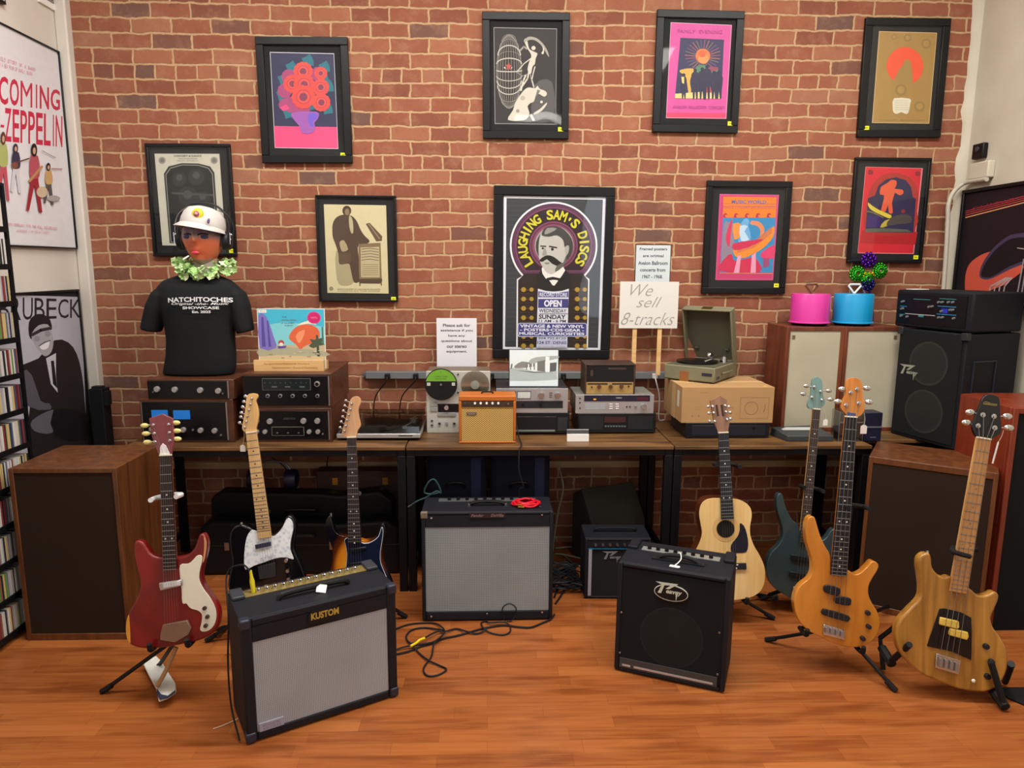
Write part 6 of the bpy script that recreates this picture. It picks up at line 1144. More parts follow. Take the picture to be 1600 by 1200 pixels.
# white cloth strap folded over the front leg
p = [at_z(*cE(*q)) for q in ((672, 862), (735, 830), (757, 852), (825, 960), (829, 1000), (790, 1030), (748, 1045), (735, 985), (700, 920))]; c_ = sum(p, Vector())/9
t = T('guitar_strap', 'white and tan guitar strap with navy edge below the red guitar', 'strap', FR((c_.x, c_.y, 0)))
b = MB().mat(M('#d9d9d0', .75, bmp=.2)); pts = [(q.x-c_.x, q.y-c_.y) for q in p]; b.prismz(pts, .028, .036); b.build('pad', t.o, bevel=.003); q1 = [at_z(*cE(*q)) for q in ((737, 990), (760, 1020), (790, 1026), (826, 998), (826, 1008), (790, 1036), (752, 1044), (740, 1020))]
MB().mat(M('#20243c', .7)).prismz([(q.x-c_.x, q.y-c_.y) for q in q1], .0375, .040).build('edging', t.o); m = MB().mat(M('#b08a5c', .7)); u0, u1 = at_y(*cE(826, 755), 2.56), at_z(*cE(738, 935), .045); wire(t, m, [u0, u0.lerp(u1, .5)+Vector((0, -.01, -.01)), u1], .009); m.build('webbing', t.o)
# white and black single cutaway
cC, cD = crop(200, 560, 3), crop(260, 680, 4); BLKG = M('#0d0e12', .12, var=.02, coat=.5)
g = guitar('black electric guitar with a pearl pickguard and all-maple neck, behind the tilted grey amplifier', 'guitar', (430, 937), 2.9, .15, .02,
  A(cC, (592, 806), (565, 790), (530, 780), (495, 790), (474, 830), (478, 900), (486, 960), (472, 1020), (470, 1080), (500, 1130), (560, 1155), (650, 1165), (740, 1150), (810, 1100), (830, 1040), (812, 980), (788, 920), (776, 880), (782, 830), (787, 790), (776, 755), (756, 737), (737, 748), (724, 782), (700, 812), (664, 828)), BLKG, .042,
  A(cC, (552, 347), (534, 330), (540, 290), (549, 240), (553, 195), (560, 172), (580, 164), (604, 168), (608, 182), (599, 200), (606, 225), (612, 262), (606, 305), (600, 330), (603, 347)), MAPLE, A(cC, (553, 349), (602, 349)), A(cC, (600, 846), (663, 838)), MAPLE, 22, cC(660, 985), 6, MAPLE, (3, 5, 7, 9, 12, 15, 17, 19, 21),
  posts=A(cC, (548, 322), (554, 296), (560, 270), (567, 241), (574, 214), (581, 188)), btns=A(cC, (522, 302), (528, 275), (530, 255), (536, 228), (542, 203), (549, 178)), bw=(.008, .007), dotm=M('#3a2a20', .5))
plate(g, A(cC, (596, 806), (575, 808), (556, 842), (547, 900), (545, 955), (552, 990), (590, 972), (640, 955), (690, 937), (740, 932), (776, 942), (771, 922), (761, 890), (764, 850), (775, 800), (771, 766), (755, 748), (741, 757), (728, 786), (702, 820), (668, 834)), pearl(), -.003, .001, 'pickguard', 2)
plate(g, A(cC, (597, 872), (670, 857), (673, 876), (601, 892)), M('#3f405a', .3, .5), -.010, 0, 'pickup', 0, .002); plate(g, A(cC, (610, 975), (690, 955), (696, 1020), (618, 1035)), M('#4a4c52', .3, .7), -.007, 0, 'bridge', 0, .001)
plate(g, A(cC, (732, 950), (758, 942), (775, 1050), (748, 1060)), M('#1c1d20', .2, .6), -.002, 0, 'control_plate'); gknobs(g, A(cC, (745, 945), (752, 992), (757, 1030)), .0085, .018, CHROME)
for q in ((628, 935), (645, 932), (660, 930), (676, 927), (690, 924)): gknobs(g, A(cC, q), .002, .003, M('#9a9aa8', .4), -.003, 'screw')
b = MB().mat(CHROME); x, z = g.lp(*cC(527, 772)); b.tube([(x, .02, z-.02), (x, .02, z)], .006).build('strap_button', g.o)
def ptag(label, hang, at_px, Y, w_=.022, h_=.03, rot=0, grp='white paper price tags'):
    c = at_y(*at_px, Y); t = T('price_tag', label, 'tag', FR((c.x, c.y, c.z), 0, 0, rot), grp); MB().mat(WHITE).prism([(-w_/2, -h_), (w_/2, -h_), (w_/2, -.006), (w_*.2, 0), (-w_*.2, 0), (-w_/2, -.006)], -.0008, 0).build('card', t.o); m = MB().mat(M('#c9c9c6', .6)); h = at_y(*hang, Y); wire(t, m, [h, h.lerp(c, .5)+Vector((.004, 0, 0)), c+Vector((0, 0, -.003))], .0008, seg=5); m.build('loop', t.o)
ptag('white price tag hanging from the maple headstock beside the walnut receivers', (381, 672), (379, 695), 3.02)
floorstand(g, 'black guitar stand holding the guitar with the pearl pickguard', [(326, 1003), (520, 960, ), (430, 905)], ((404, 800), (420, 799)), 0, (425, 905), [(405, 934), (452, 930)], up=.18, front=False)
# sunburst
def burst():
    m, nt, b = nodes('sunburst'); tc = nt.nodes.new('ShaderNodeTexCoord'); mp = nt.nodes.new('ShaderNodeMapping'); nt.links.new(tc.outputs['Object'], mp.inputs[0]); mp.inputs['Location'].default_value = (.02*6.5, 0, -.17*4.2); mp.inputs['Scale'].default_value = (6.5, .01, 4.2)
    gr = N(nt, 'ShaderNodeTexGradient', gradient_type='SPHERICAL'); nt.links.new(mp.outputs[0], gr.inputs[0])
    nt.links.new(ramp(nt, gr.outputs[0], [(.12, lin('#0b0b12')), (.3, lin('#5a2408')), (.42, lin('#c9781c')), (.7, lin('#e09a2c'))]), b.inputs['Base Color']); b.inputs['Roughness'].default_value = .12; b.inputs['Coat Weight'].default_value = .6; return m
g = guitar('sunburst electric guitar with a dark blue pickguard, behind the tilted grey amplifier', 'guitar', (565, 952), 2.97, .14, -.03,
  A(cD, (1150, 632), (1110, 632), (1076, 622), (1048, 592), (1034, 540), (1022, 505), (1005, 520), (990, 565), (1005, 625), (1030, 690), (1042, 750), (1030, 820), (1005, 900), (1000, 980), (1040, 1060), (1120, 1095), (1220, 1100), (1330, 1080), (1400, 1030), (1415, 960), (1385, 870), (1352, 800), (1347, 740), (1354, 680), (1364, 620), (1368, 575), (1352, 548), (1338, 566), (1318, 618), (1282, 648), (1232, 660)), burst(), .042,
  A(cC, (1024, 372), (1002, 358), (1004, 340), (1015, 300), (1028, 250), (1036, 210), (1048, 186), (1066, 178), (1084, 184), (1091, 205), (1080, 235), (1080, 262), (1088, 300), (1089, 318), (1076, 340), (1066, 372)), wood('#b98a62', '#cc9f76', .4, (30, 30, 4)), A(cC, (1027, 373), (1068, 371)), A(cC, (1044, 868), (1106, 862)), ROSE, 22, cD(1185, 960), 6, MAPLE, (3, 5, 7, 9, 12, 15, 17, 19, 21),
  posts=A(cC, (1016, 340), (1022, 316), (1027, 289), (1035, 264), (1043, 238), (1049, 212)), btns=A(cC, (993, 324), (998, 297), (1005, 273), (1008, 246), (1015, 222), (1020, 198)), bw=(.007, .006))
plate(g, A(cD, (1152, 642), (1130, 640), (1112, 655), (1120, 690), (1128, 740), (1125, 800), (1120, 860), (1140, 960), (1220, 1010), (1330, 1040), (1392, 1000), (1402, 950), (1375, 880), (1342, 800), (1338, 740), (1345, 690), (1356, 610), (1352, 575), (1342, 580), (1325, 630), (1285, 662), (1235, 674)), M('#b9c4cc', .3), -.0022, .001, 'pickguard_edge', 2)
plate(g, A(cD, (1152, 644), (1131, 643), (1115, 656), (1123, 690), (1131, 740), (1128, 800), (1123, 860), (1143, 958), (1221, 1007), (1330, 1036), (1389, 998), (1399, 950), (1372, 880), (1339, 801), (1335, 740), (1342, 688), (1353, 610), (1350, 580), (1344, 584), (1328, 633), (1286, 666), (1235, 678)), M('#141c33', .15, coat=.4), -.0032, .0, 'pickguard', 2)
for y0 in (700, 790, 880): plate(g, A(cD, (1148, y0+8), (1250, y0-6), (1254, y0+12), (1152, y0+26)), M('#14161c', .3), -.010, 0, 'pickup', 0, .003)
gknobs(g, A(cD, (1300, 850), (1330, 920), (1345, 985)), .010, .014, M('#1a1b20', .3), -.003); b = MB().mat(CHROME); x, z = g.lp(*cD(1022, 500)); b.tube([(x, .02, z-.015), (x, .02, z+.006)], .006).build('strap_button', g.o)
floorstand(g, 'black guitar stand holding the sunburst guitar', [(632, 966), (500, 940), (565, 905)], ((545, 772), (562, 771)), 0, (565, 905), [(545, 944), (592, 944)], yokem=M('#4a4c4c', .6), up=.16, front=False)
# acoustic
cF, cG2 = crop(1060, 580, 2.856), crop(860, 740, 3.333)
SPR = wood('#dbb36e', '#e8c78a', .25, (40, 40, 3), .4, bmp=.03); MAH = wood('#4c2412', '#6c361c', .3, (4, 30, 30), .3)
g = guitar('pale wooden acoustic guitar with a dark teardrop pickguard, on a black stand', 'guitar', (1133, 937), 3.03, .14, -.08,
  A(cG2, (912, 129), (850, 128), (808, 138), (783, 165), (775, 210), (782, 262), (789, 310), (776, 360), (748, 415), (722, 470), (706, 530), (714, 588), (752, 632), (826, 655), (915, 660), (992, 655), (1052, 641), (1096, 610), (1116, 560), (1116, 492), (1092, 430), (1062, 378), (1042, 322), (1041, 272), (1049, 220), (1040, 176), (1004, 145), (958, 131)), MAH, .088,
  A(cF, (178, 274), (162, 235), (150, 182), (142, 130), (163, 122), (170, 116), (185, 108), (198, 116), (206, 122), (219, 130), (216, 152), (226, 200), (229, 228), (222, 274)), wood('#7a5640', '#94705a', .45, (30, 30, 4)), A(cF, (178, 276), (223, 276)), A(cF, (181, 660), (238, 660)), M('#23252b', .5, var=.1), 20, cG2(935, 482), 6, MAH, (3, 5, 7, 9, 12), posts=A(cF, (161, 222), (156, 184), (152, 156), (207, 152), (211, 180), (216, 214)), btns=A(cF, (141, 223), (137, 188), (134, 158), (226, 160), (232, 185), (233, 213)), bw=(.008, .007), name='acoustic_guitar', top=SPR, dotm=M('#e8e8e4', .4), hc=False)
x, z = g.lp(*cG2(912, 288)); r = .0405; f = MB().mat(M('#14100c', .9)).disc(x, z, r, -.0008, 40); f.mat(M('#b58a50', .4)).ring(x, z, r, r+.003, -.0012, 40).mat(M('#c79d5e', .3)).ring(x, z, r+.009, r+.011, -.0010, 40).ring(x, z, r+.016, r+.0185, -.0010, 40); f.build('soundhole', g.o, smooth=0)
plate(g, A(cG2, (986, 258), (1008, 272), (1024, 318), (1030, 368), (1020, 407), (982, 413), (942, 409), (941, 372), (956, 350), (978, 320), (986, 288)), M('#1c1e2c', .15), -.002, 0, 'pickguard', 2); plate(g, A(cG2, (862, 466), (1018, 464), (1019, 497), (862, 499)), M('#20222c', .4), -.009, 0, 'bridge', 0, .002); plate(g, A(cG2, (895, 470), (975, 470), (975, 474), (895, 474)), WHITE, -.0125, -.008, 'saddle')
for k in (925, 965): gknobs(g, A(cG2, (k, 490)), .0035, .003, WHITE, -.009, 'bridge_pin')
for xo in (183, 206):
    plate(g, A(cF, (xo-19, 150), (xo-9, 150), (xo+(-2), 200), (xo-12, 200)), M('#33221a', .6), -.004, -.0031, 'slot')
floorstand(g, 'black guitar stand holding the pale acoustic guitar', [(1206, 968), (1193, 935), (1080, 960)], A(cF, (160, 412), (262, 420)), 0, (1133, 905), [(1110, 937), (1165, 936)], thick=.09, up=.12)
# teal bass
cI, cJ = crop(1180, 680, 2.726), crop(1180, 780, 3.75)
TEALB = M('#33474c', .32, .3, .12, 6, coat=.4)
g = guitar('dark teal electric bass behind the amber bass, with four tuning pegs two on each edge', 'bass guitar', (1290, 945), 3.12, .13, -.05,
  A(cI, (183, 384), (160, 362), (140, 328), (126, 292), (117, 254), (103, 248), (92, 268), (94, 318), (110, 370), (119, 425), (98, 470), (68, 500), (50, 545), (52, 600), (72, 640), (112, 672), (165, 700), (230, 722), (290, 718), (335, 690), (360, 640), (358, 580), (340, 530), (332, 490), (342, 450), (346, 415), (338, 398), (320, 412), (300, 440), (262, 458), (215, 462)), TEALB, .040,
  A(cF, (603, 170), (582, 165), (577, 145), (590, 112), (595, 62), (602, 32), (625, 26), (642, 45), (645, 80), (648, 112), (656, 138), (650, 152), (632, 168)), M('#6f8f8c', .35, var=.08), A(cF, (601, 171), (634, 171)), A(cI, (178, 455), (216, 458)), M('#3a2a26', .5, var=.2, scale=200), 24, cI(188, 655), 4, MAPLE, (3, 5, 7, 9, 12, 15, 17, 19, 21), posts=A(cF, (596, 116), (606, 70), (634, 90), (640, 128)), btns=A(cF, (558, 102), (572, 66), (672, 88), (680, 126)), bw=(.014, .009), sr=.0009, name='bass_guitar', postr=.007)
for a in ((150, 505, 245, 522, 242, 545, 148, 528), (145, 578, 240, 594, 237, 616, 143, 600)): plate(g, A(cI, a[:2], a[2:4], a[4:6], a[6:]), M('#14181a', .4), -.011, 0, 'pickup', 0, .003)
plate(g, A(cI, (158, 640), (235, 655), (230, 700), (152, 684)), CHROME, -.014, 0, 'bridge', 0, .002)
floorstand(g, 'black guitar stand holding the dark teal bass', [(1192, 938), (1300, 990), (1330, 925)], A(cI, (192, 215), (272, 232)), 0, (1280, 905), [(1210, 932), (1330, 935)], up=.12)
ptag('white price tag hanging from the teal headstock before the linen speaker', (1287, 640), (1290, 655), 3.2)
# amber bass
AMB = wood('#b06a1c', '#cc8630', .22, (14, 30, 2.2), .5, bmp=.03)
g = guitar('glossy amber bass guitar with three black knobs, in front of the teal bass', 'bass guitar', (1320, 1012), 2.62, .15, -.10,
  A(cJ, (440, 330), (414, 282), (385, 222), (366, 162), (350, 110), (330, 101), (310, 115), (299, 150), (296, 200), (302, 252), (320, 310), (335, 370), (333, 430), (310, 470), (270, 502), (242, 542), (229, 600), (236, 660), (262, 720), (310, 770), (380, 806), (450, 840), (530, 863), (600, 868), (660, 850), (705, 810), (728, 760), (731, 710), (716, 660), (686, 610), (666, 562), (666, 510), (690, 460), (715, 420), (724, 390), (710, 369), (685, 366), (655, 398), (620, 430), (582, 442), (550, 420), (530, 440), (450, 430)), AMB, .042,
  A(cF, (744, 204), (752, 196), (730, 172), (727, 152), (737, 125), (748, 100), (748, 58), (758, 35), (785, 29), (812, 40), (821, 62), (823, 100), (832, 150), (830, 178), (802, 204)), wood('#b9702a', '#d38b42', .25, (30, 30, 4), .4), A(cF, (745, 206), (798, 206)), A(cJ, (440, 440), (536, 455)), M('#1f1a1d', .5, var=.2, scale=200), 24, cJ(462, 775), 4, wood('#b9702a', '#d38b42', .25, (30, 30, 4), .4), (3, 5, 7, 9, 12, 15, 17, 19, 21), posts=A(cF, (748, 150), (769, 94), (797, 79), (805, 142)), btns=A(cF, (714, 136), (733, 80), (843, 76), (852, 138)), bw=(.017, .011), sr=.0009, name='bass_guitar', postr=.008)
PK = M('#1d1c20', .4)
plate(g, A(cJ, (400, 505), (425, 500), (490, 518), (492, 548), (470, 562), (402, 540)), PK, -.012, 0, 'pickup', 2, .003); plate(g, A(cJ, (462, 580), (470, 565), (550, 575), (557, 600), (545, 620), (465, 605)), PK, -.012, 0, 'pickup', 2, .003); plate(g, A(cJ, (390, 645), (410, 640), (545, 680), (543, 708), (525, 712), (390, 672)), PK, -.012, 0, 'pickup', 2, .003)
plate(g, A(cJ, (398, 730), (523, 765), (522, 822), (393, 790)), CHROME, -.008, 0, 'bridge', 0, .002)
for k in range(4): plate(g, A(cJ, (405+k*30, 742+k*8), (425+k*30, 747+k*8), (422+k*30, 780+k*8), (402+k*30, 775+k*8)), STEEL, -.018, -.008, 'saddle', 0, .001)
gknobs(g, A(cJ, (655, 662), (660, 743), (626, 812)), .0095, .018, M('#26202a', .35)); plate(g, A(cF, (752, 182), (790, 188), (788, 200), (750, 198)), M('#4a5a8a', .3, .5), -.005, -.002, 'truss_cover')
x, z = g.lp(*cF(787, 45)); 
floorstand(g, 'black tripod guitar stand with long legs, holding the amber bass', [(1200, 1003), (1396, 1080), (1400, 945)], ((1317, 790), (1350, 792)), 0, (1325, 990), [(1258, 985), (1345, 1012)], up=.14)
ptag('white price tag hanging from the amber headstock before the clear display box', (1350, 645), (1350, 664), 2.74, .026, .036)
# bass with black pickguard in front
cK, cM = crop(1380, 820, 3.636), crop(1440, 600, 4); ASH = wood('#7a5018', '#b58238', .28, (26, 30, 2.2), .3, bmp=.06)
g = guitar('honey brown bass guitar with a black pickguard and two cream pickups, nearest the plastered wall', 'bass guitar', (1510, 1081), 2.42, .17, -.12,
  A(cK, (390, 297), (350, 299), (310, 281), (281, 242), (275, 190), (264, 165), (236, 164), (206, 190), (201, 235), (210, 300), (216, 360), (206, 420), (150, 480), (96, 540), (76, 590), (75, 650), (95, 720), (150, 790), (220, 850), (320, 892), (420, 930), (520, 950), (600, 946), (660, 910), (700, 840), (711, 770), (700, 700), (660, 630), (625, 580), (614, 530), (634, 480), (655, 430), (656, 396), (632, 381), (590, 401), (540, 401), (495, 364)), ASH, .042,
  A(cM, (350, 333), (322, 285), (322, 250), (335, 215), (360, 150), (385, 88), (410, 68), (440, 65), (474, 76), (490, 102), (496, 200), (502, 260), (496, 308), (470, 325), (434, 345)), M('#191a1f', .2, coat=.4), A(cM, (349, 338), (433, 348)), A(cK, (388, 378), (489, 392)), wood('#a87440', '#c08c54', .4, (30, 30, 4)), 20, cK(365, 755), 4, MAPLE, (5, 7, 9, 12), posts=A(cM, (352, 261), (382, 193), (451, 202), (456, 274)), btns=A(cM, (284, 241), (308, 177), (538, 202), (548, 274)), bw=(.019, .012), sr=.001, name='bass_guitar', postr=.0095, dotm=M('#8a6038', .5))
plate(g, A(cK, (318, 476), (345, 474), (380, 481), (440, 496), (497, 526), (501, 600), (498, 768), (440, 741), (380, 716), (300, 700), (247, 688), (262, 640), (290, 560)), M('#0d0e14', .12, coat=.4), -.004, 0, 'pickguard'); CRM = M('#d9b950', .4)
plate(g, A(cK, (318, 520), (422, 544), (425, 580), (412, 588), (312, 562), (315, 540)), CRM, -.012, 0, 'pickup', 0, .003); plate(g, A(cK, (372, 582), (474, 606), (478, 630), (468, 650), (366, 622), (366, 604)), CRM, -.012, 0, 'pickup', 0, .003)
plate(g, A(cK, (296, 725), (436, 768), (424, 848), (288, 806)), CHROME, -.010, 0, 'bridge', 0, .002)
for k in range(4): plate(g, A(cK, (308+k*30, 745+k*9), (326+k*30, 750+k*9), (320+k*30, 800+k*9), (302+k*30, 795+k*9)), STEEL, -.020, -.010, 'saddle', 0, .001)
gknobs(g, A(cK, (580, 688), (610, 775), (588, 858)), .011, .014, M('#1c1d22', .4)); gknobs(g, A(cK, (512, 886)), .007, .003, WHITE, 0, 'output_jack'); b = MB().mat(CHROME); x, z = g.lp(*cK(264, 158)); b.tube([(x, .02, z-.015), (x, .02, z+.004)], .006).build('strap_button', g.o)
m = MB().mat(M('#a08c3c', .5)); m.text('Gibson', *g.lp(*cM(430, 123), -.004), .05, .012, -.0035, shear=.4, rot=-.12); m.build('logo', g.o, smooth=0)
x, z = g.lp(*cM(488, 330)); ptag('white price tag edge hanging down behind the black headstock', (1568, 672), (1560, 690), 2.95, .008, .10, .15)
# its A-frame stand
hb = g.m @ Vector((.02, .10, .10)); s = T('guitar_stand', 'black folding A-frame stand holding the honey brown bass', 'stand', FR((hb.x, hb.y, 0)))
fl_, fr_ = at_z(*cK(42, 790)), at_z(*cK(680, 1055)); m = MB().mat(METALBLK); YK = g.lp(*cK(500, 172), .03); top_ = g.m @ Vector((YK[0]+.0, .06, YK[1]))
for ft, tipx in ((fl_, (150, 680)), (fr_, (612, 780))):
    if ft is fl_: ft = at_z(*cK(42, 790), .075)
    m = MB().mat(METALBLK); q = Vector((ft.x, ft.y, max(ft.z, .016))); wire(s, m, [top_+Vector((0, .02, -.1)), q+Vector((.02, .12, .045)), Vector((q.x+.01, q.y+.06, .012))], .010, smooth=False); lg = m.build('leg', s.o); tx, tz = g.lp(*cK(*tipx), -.03)
    m = MB().mat(RUBBER); wire(s, m, [q+Vector((0, .07, .03)), q+Vector((0, -.01, .004))], .018, smooth=False); m.build('rubber_foot', lg); m = MB().mat(RUBBER); wire(s, m, [q+Vector((0, .0, .01)), g.m @ Vector((tx, -.03, tz))], .012, smooth=False); m.build('support_peg', lg)
m = MB().mat(METALBLK); wire(s, m, [at_z(*cK(740, 960))+Vector((0, .05, .02)), g.m @ Vector((*(lambda q: (q[0], .0, q[1]))(g.lp(*cK(728, 790), .0)),))], .013, smooth=False); m.build('support_peg', s.o)
m = MB().mat(METALBLK); wire(s, m, [hb+Vector((0, .02, -.02)), top_+Vector((0, .0, .02))], .011, smooth=False); m.build('post', s.o); y1, y2 = g.lp(*cM(178, 1025), .03), g.lp(*cM(355, 1040), .03); z1_ = g.lp(*cM(200, 1048), -.03); z2_ = g.lp(*cM(305, 1080), -.03)
m = MB().mat(RUBBER); wire(s, m, [g.m @ Vector((z2_[0], -.028, z2_[1])), g.m @ Vector((z1_[0]-.004, -.028, z1_[1])), g.m @ Vector((y1[0], .01, y1[1])), g.m @ Vector((y1[0]+.02, .04, y1[1])), g.m @ Vector((y2[0], .04, y2[1]))], .0095); m.build('neck_yoke', s.o)
# ================================================================ amplifiers
def combo(label, BL, BR, topL, depth, front, edge, cloth, topband, lean=0, name='guitar_amplifier', side=TOLEX, grip=True, inset=.012, cg=True, bot=None):
    bot = bot or edge; a, b = at_z(*BL), at_z(*BR); yaw = math.atan2(b.y-a.y, b.x-a.x); W = (b-a).length; t = T(name, label, 'amplifier', FR(a, yaw, lean), 'guitar amplifiers'); t.W = W; H = t.lp(*topL)[1]; t.H = H
    c = MB().mat(side); e = edge; c.box(0, W, inset, depth, .006, H).box(0, e, 0, inset, .006, H).box(W-e, W, 0, inset, .006, H).box(e, W-e, 0, inset, H-e*.8, H).box(e, W-e, 0, inset, .006, bot); c.build('cabinet', t.o, bevel=.006, seg=3)
    MB().mat(cloth).box(e, W-e, .005, inset+.002, bot, H-topband).build('grille_cloth', t.o)
    if topband > e: MB().mat(side).box(e, W-e, .002, inset+.002, H-topband, H-e*.8).build('fascia', t.o, bevel=.002)
    for x in (.05, W-.05):
        for y in (.05, depth-.05): MB().mat(RUBBER).lathe([(.014, 0), (.016, .0065)], (x, y, 0), seg=12).build('foot', t.o)
    if cg:
        for x in (.014, W-.014):
            for z in (.022, H-.016): MB().mat(M('#23283a', .45)).box(x-.017, x+.017, -.004, .03, z-.017, z+.019).build('corner_guard', t.o, bevel=.006)
    return t
cN = crop(340, 800, 3)
t = combo('angled black and grey guitar amplifier with a yellow plug in its top', (387, 1165), (622, 1088), (377, 972), .25, 0, .036, weave('#8f959e', '#c3c8d0', 1000), .085)
W, H = t.W, t.H; x, z = t.lp(*cN(500, 478)); f = MB().mat(M('#16171c', .4)).prism(rrect(x-.058, x+.058, z-.026, z+.022, .02), -.003, .003).mat(M('#b9a552', .4, .3)).text('KUSTOM', x+.002, z+.002, .10, .026, -.0036, bold=.04); f.build('logo', t.o, smooth=0)
x, z = t.lp(*cN(268, 996)); MB().mat(M('#9a9aac', .6)).box(.042, .125, -.001, .006, .036, .066).mat(M('#5a5a72', .6)).text('ACOUSTIC', .082, .056, .06, .008, -.0014).text('KG 112 FX', .085, .044, .06, .008, -.0014).build('label_plate', t.o, smooth=0)
f = MB().mat(M('#a8935a', .35, .6)).box(.045, W-.045, .175, .232, H-.0005, H+.002); f.build('control_panel', t.o)
for k in range(13): x = .10+k*(W-.19)/12; MB().mat(CHROME).lathe([(.010, H), (.010, H+.016), (.008, H+.018), (0, H+.018)], (x, .20, 0), seg=14).build('knob', t.o)
MB().mat(BLACK).tube([(.15, .10, H+.003), (.17, .10, H+.017), (W/2, .10, H+.020), (W-.17, .10, H+.017), (W-.15, .10, H+.003)], .010).build('handle', t.o); [MB().mat(M('#30333c', .5)).box(x_, x_+.044, .165, .245, H, H+.014).build('end_guard', t.o, bevel=.004) for x_ in (.006, W-.05)]
kust = t; tp = t.m @ Vector((W*.53, .075, H+.002)); pt = MB().mat(WHITE).box(-.018, .018, -.002, .0, .0, .03); pt2 = pt.build('price_tag', bevel=.001); pt2.matrix_world = FR(tp, .3, .7, .25); tag(pt2, 'white price tag lying against the handle of the angled amplifier', 'tag', 'white paper price tags')
m = MB().mat(M('#d8c61e', .45)); pk = t.m @ Vector((.085, .20, H)); m2 = m.lathe([(.008, .002), (.009, .045), (.006, .06), (.0045, .085), (0, .086)], seg=12); pl_ = m2.build('cable_plug'); pl_.matrix_world = FR(pk, 0, .1, -.12); tag(pl_, 'yellow plug standing in the top of the angled black and grey amplifier', 'plug')
m = MB().mat(RUBBER); p1 = pk+Vector((-.01, .0, .085)); e0 = t.m @ Vector((-.02, .15, .02)); m.tube([p1, p1+Vector((-.03, .01, .02)), p1+Vector((-.09, .02, -.02)), t.m @ Vector((-.012, .16, H-.05)), t.m @ Vector((-.025, .15, H*.5)), t.m @ Vector((-.03, .10, .10)), (t.m @ Vector((-.02, .03, .0)))+Vector((0, 0, .008))], .0035, 8); tag(m.build('amplifier_cable'), 'dark cable dropping down the side of the angled amplifier', 'cable')
t = combo('largest square amplifier with silver grille, standing straight before the desks', (660, 972), (863, 969), (660, 801), .24, 0, .018, weave('#7c8285', '#aab0b2', 800), .072, cg=False, lean=.03, bot=.05)
W, H = t.W, t.H; cR = crop(600, 700, 3.158); x, z = t.lp(*cR(510, 332)); f = MB().mat(M('#2b1c20', .4)).box(x-.082, x+.082, -.002, .003, z-.012, z+.012).mat(M('#8a7d78', .4, .4)).ring(x, z, 0, 0, -.002, 3).text('Fender', x-.045, z, .058, .013, -.0026, shear=.3, bold=.02).text('DeVille', x+.045, z, .058, .014, -.0026, shear=.3, bold=.02); f.build('name_plate', t.o, smooth=0)
for p in ((234, 345), (780, 330), (234, 832), (508, 820), (780, 810)): x, z = t.lp(*cR(*p)); MB().mat(CHROME).knob(x, z, .0045, .003, 0).build('screw', t.o)
MB().mat(BLACK).tube([(W/2-.085, .10, H+.004), (W/2-.06, .10, H+.016), (W/2, .10, H+.020), (W/2+.06, .10, H+.016), (W/2+.085, .10, H+.004)], .009).mat(CHROME).lathe([(.009, 0), (.009, .008), (.004, .012), (0, .012)], (W/2-.085, .10, H), seg=10).lathe([(.009, 0), (.009, .008), (.004, .012), (0, .012)], (W/2+.085, .10, H), seg=10).build('handle', t.o)
f = MB().mat(M('#8e9094', .3, .7)).box(.07, W-.07, .165, .21, H-.001, H+.002); f.build('control_panel', t.o)
for k in range(9): MB().mat(BLACK).lathe([(.009, H), (.008, H+.014), (0, H+.014)], (.12+k*.043, .185, 0), seg=12).build('knob', t.o)
MB().mat(M('#6a5f50', .6)).box(-.003, .03, -.003, .02, H-.03, H+.002).build('worn_corner', t.o, bevel=.005); fen = t
rc = MB().mat(M('#d8142c', .35)); P = []; X0_, Y0_ = W*.80, .10
for k in range(70): a = k/70*2*math.pi*4.2; r = .058-.0022*(k/12)*2+.004*math.sin(k); P.append((r*1.15*math.cos(a), r*math.sin(a), .006+.016*(k/70)+.0025*math.sin(k*1.3)))
rc.tube(P, .0048, 7, smooth=False); ro = rc.build('coiled_cable'); ro.matrix_world = fen.m @ Matrix.Translation((X0_, Y0_, H+.001)); tag(ro, 'bright red cable coiled on top of the largest amplifier', 'cable'); MB().mat(GOLD).tube([(-.04, -.055, .008), (-.012, -.062, .008)], .004, smooth=False).tube([(-.045, -.045, .016), (-.02, -.056, .016)], .0035, smooth=False).mat(CHROME).tube([(.062, -.05, .008), (.062, -.02, .008)], .004, smooth=False).build('cable_tips', ro)
cs_ = crop(860, 740, 3.333)
t = combo('black bass amplifier with a white oval logo and silver strip', (959, 1047.5), (1131.5, 1085), (966.5, 878), .28, 0, .02, M('#0c0e0f', .8, bmp=.8, scale=1500, var=.2), .02, lean=.03, cg=False)
W, H = t.W, t.H; x, z = t.lp(*cs_(628, 622)); f = MB().mat(M('#d4d8d2', .4)); n = 40; RX, RZ = .066, .033
f.prism([(x+RX*math.cos(2*math.pi*k/n), z+RZ*math.sin(2*math.pi*k/n)) for k in range(n)], -.001, .004).mat(M('#101214', .4)).prism([(x+(RX-.0028)*math.cos(2*math.pi*k/n), z+(RZ-.0028)*math.sin(2*math.pi*k/n)) for k in range(n)], -.0016, .0); slash_logo(f, x-.006, z-.004, .10, -.0017, M('#c4d0c2', .35)); f.build('logo', t.o, smooth=0)
f = MB().mat(M('#1b1e1e', .7)); X, Z = W/2+.005, H*.40; f.ring(X, Z, .118, .125, .0045, 48).mat(M('#151717', .75)).lathe([(.118, .0046), (.06, .0040), (.055, .0038), (0, .001)], (X, 0, Z), 'y', 40); f.build('woofer', t.o)
MB().mat(M('#3a3c3c', .4)).box(.022, W-.03, -.001, .006, .022, .062).mat(M('#c9cdd4', .25, .6)).box(.034, .068, -.003, .0, .03, .038).box(.082, W-.045, -.003, .0, .03, .038).build('trim_strip', t.o)
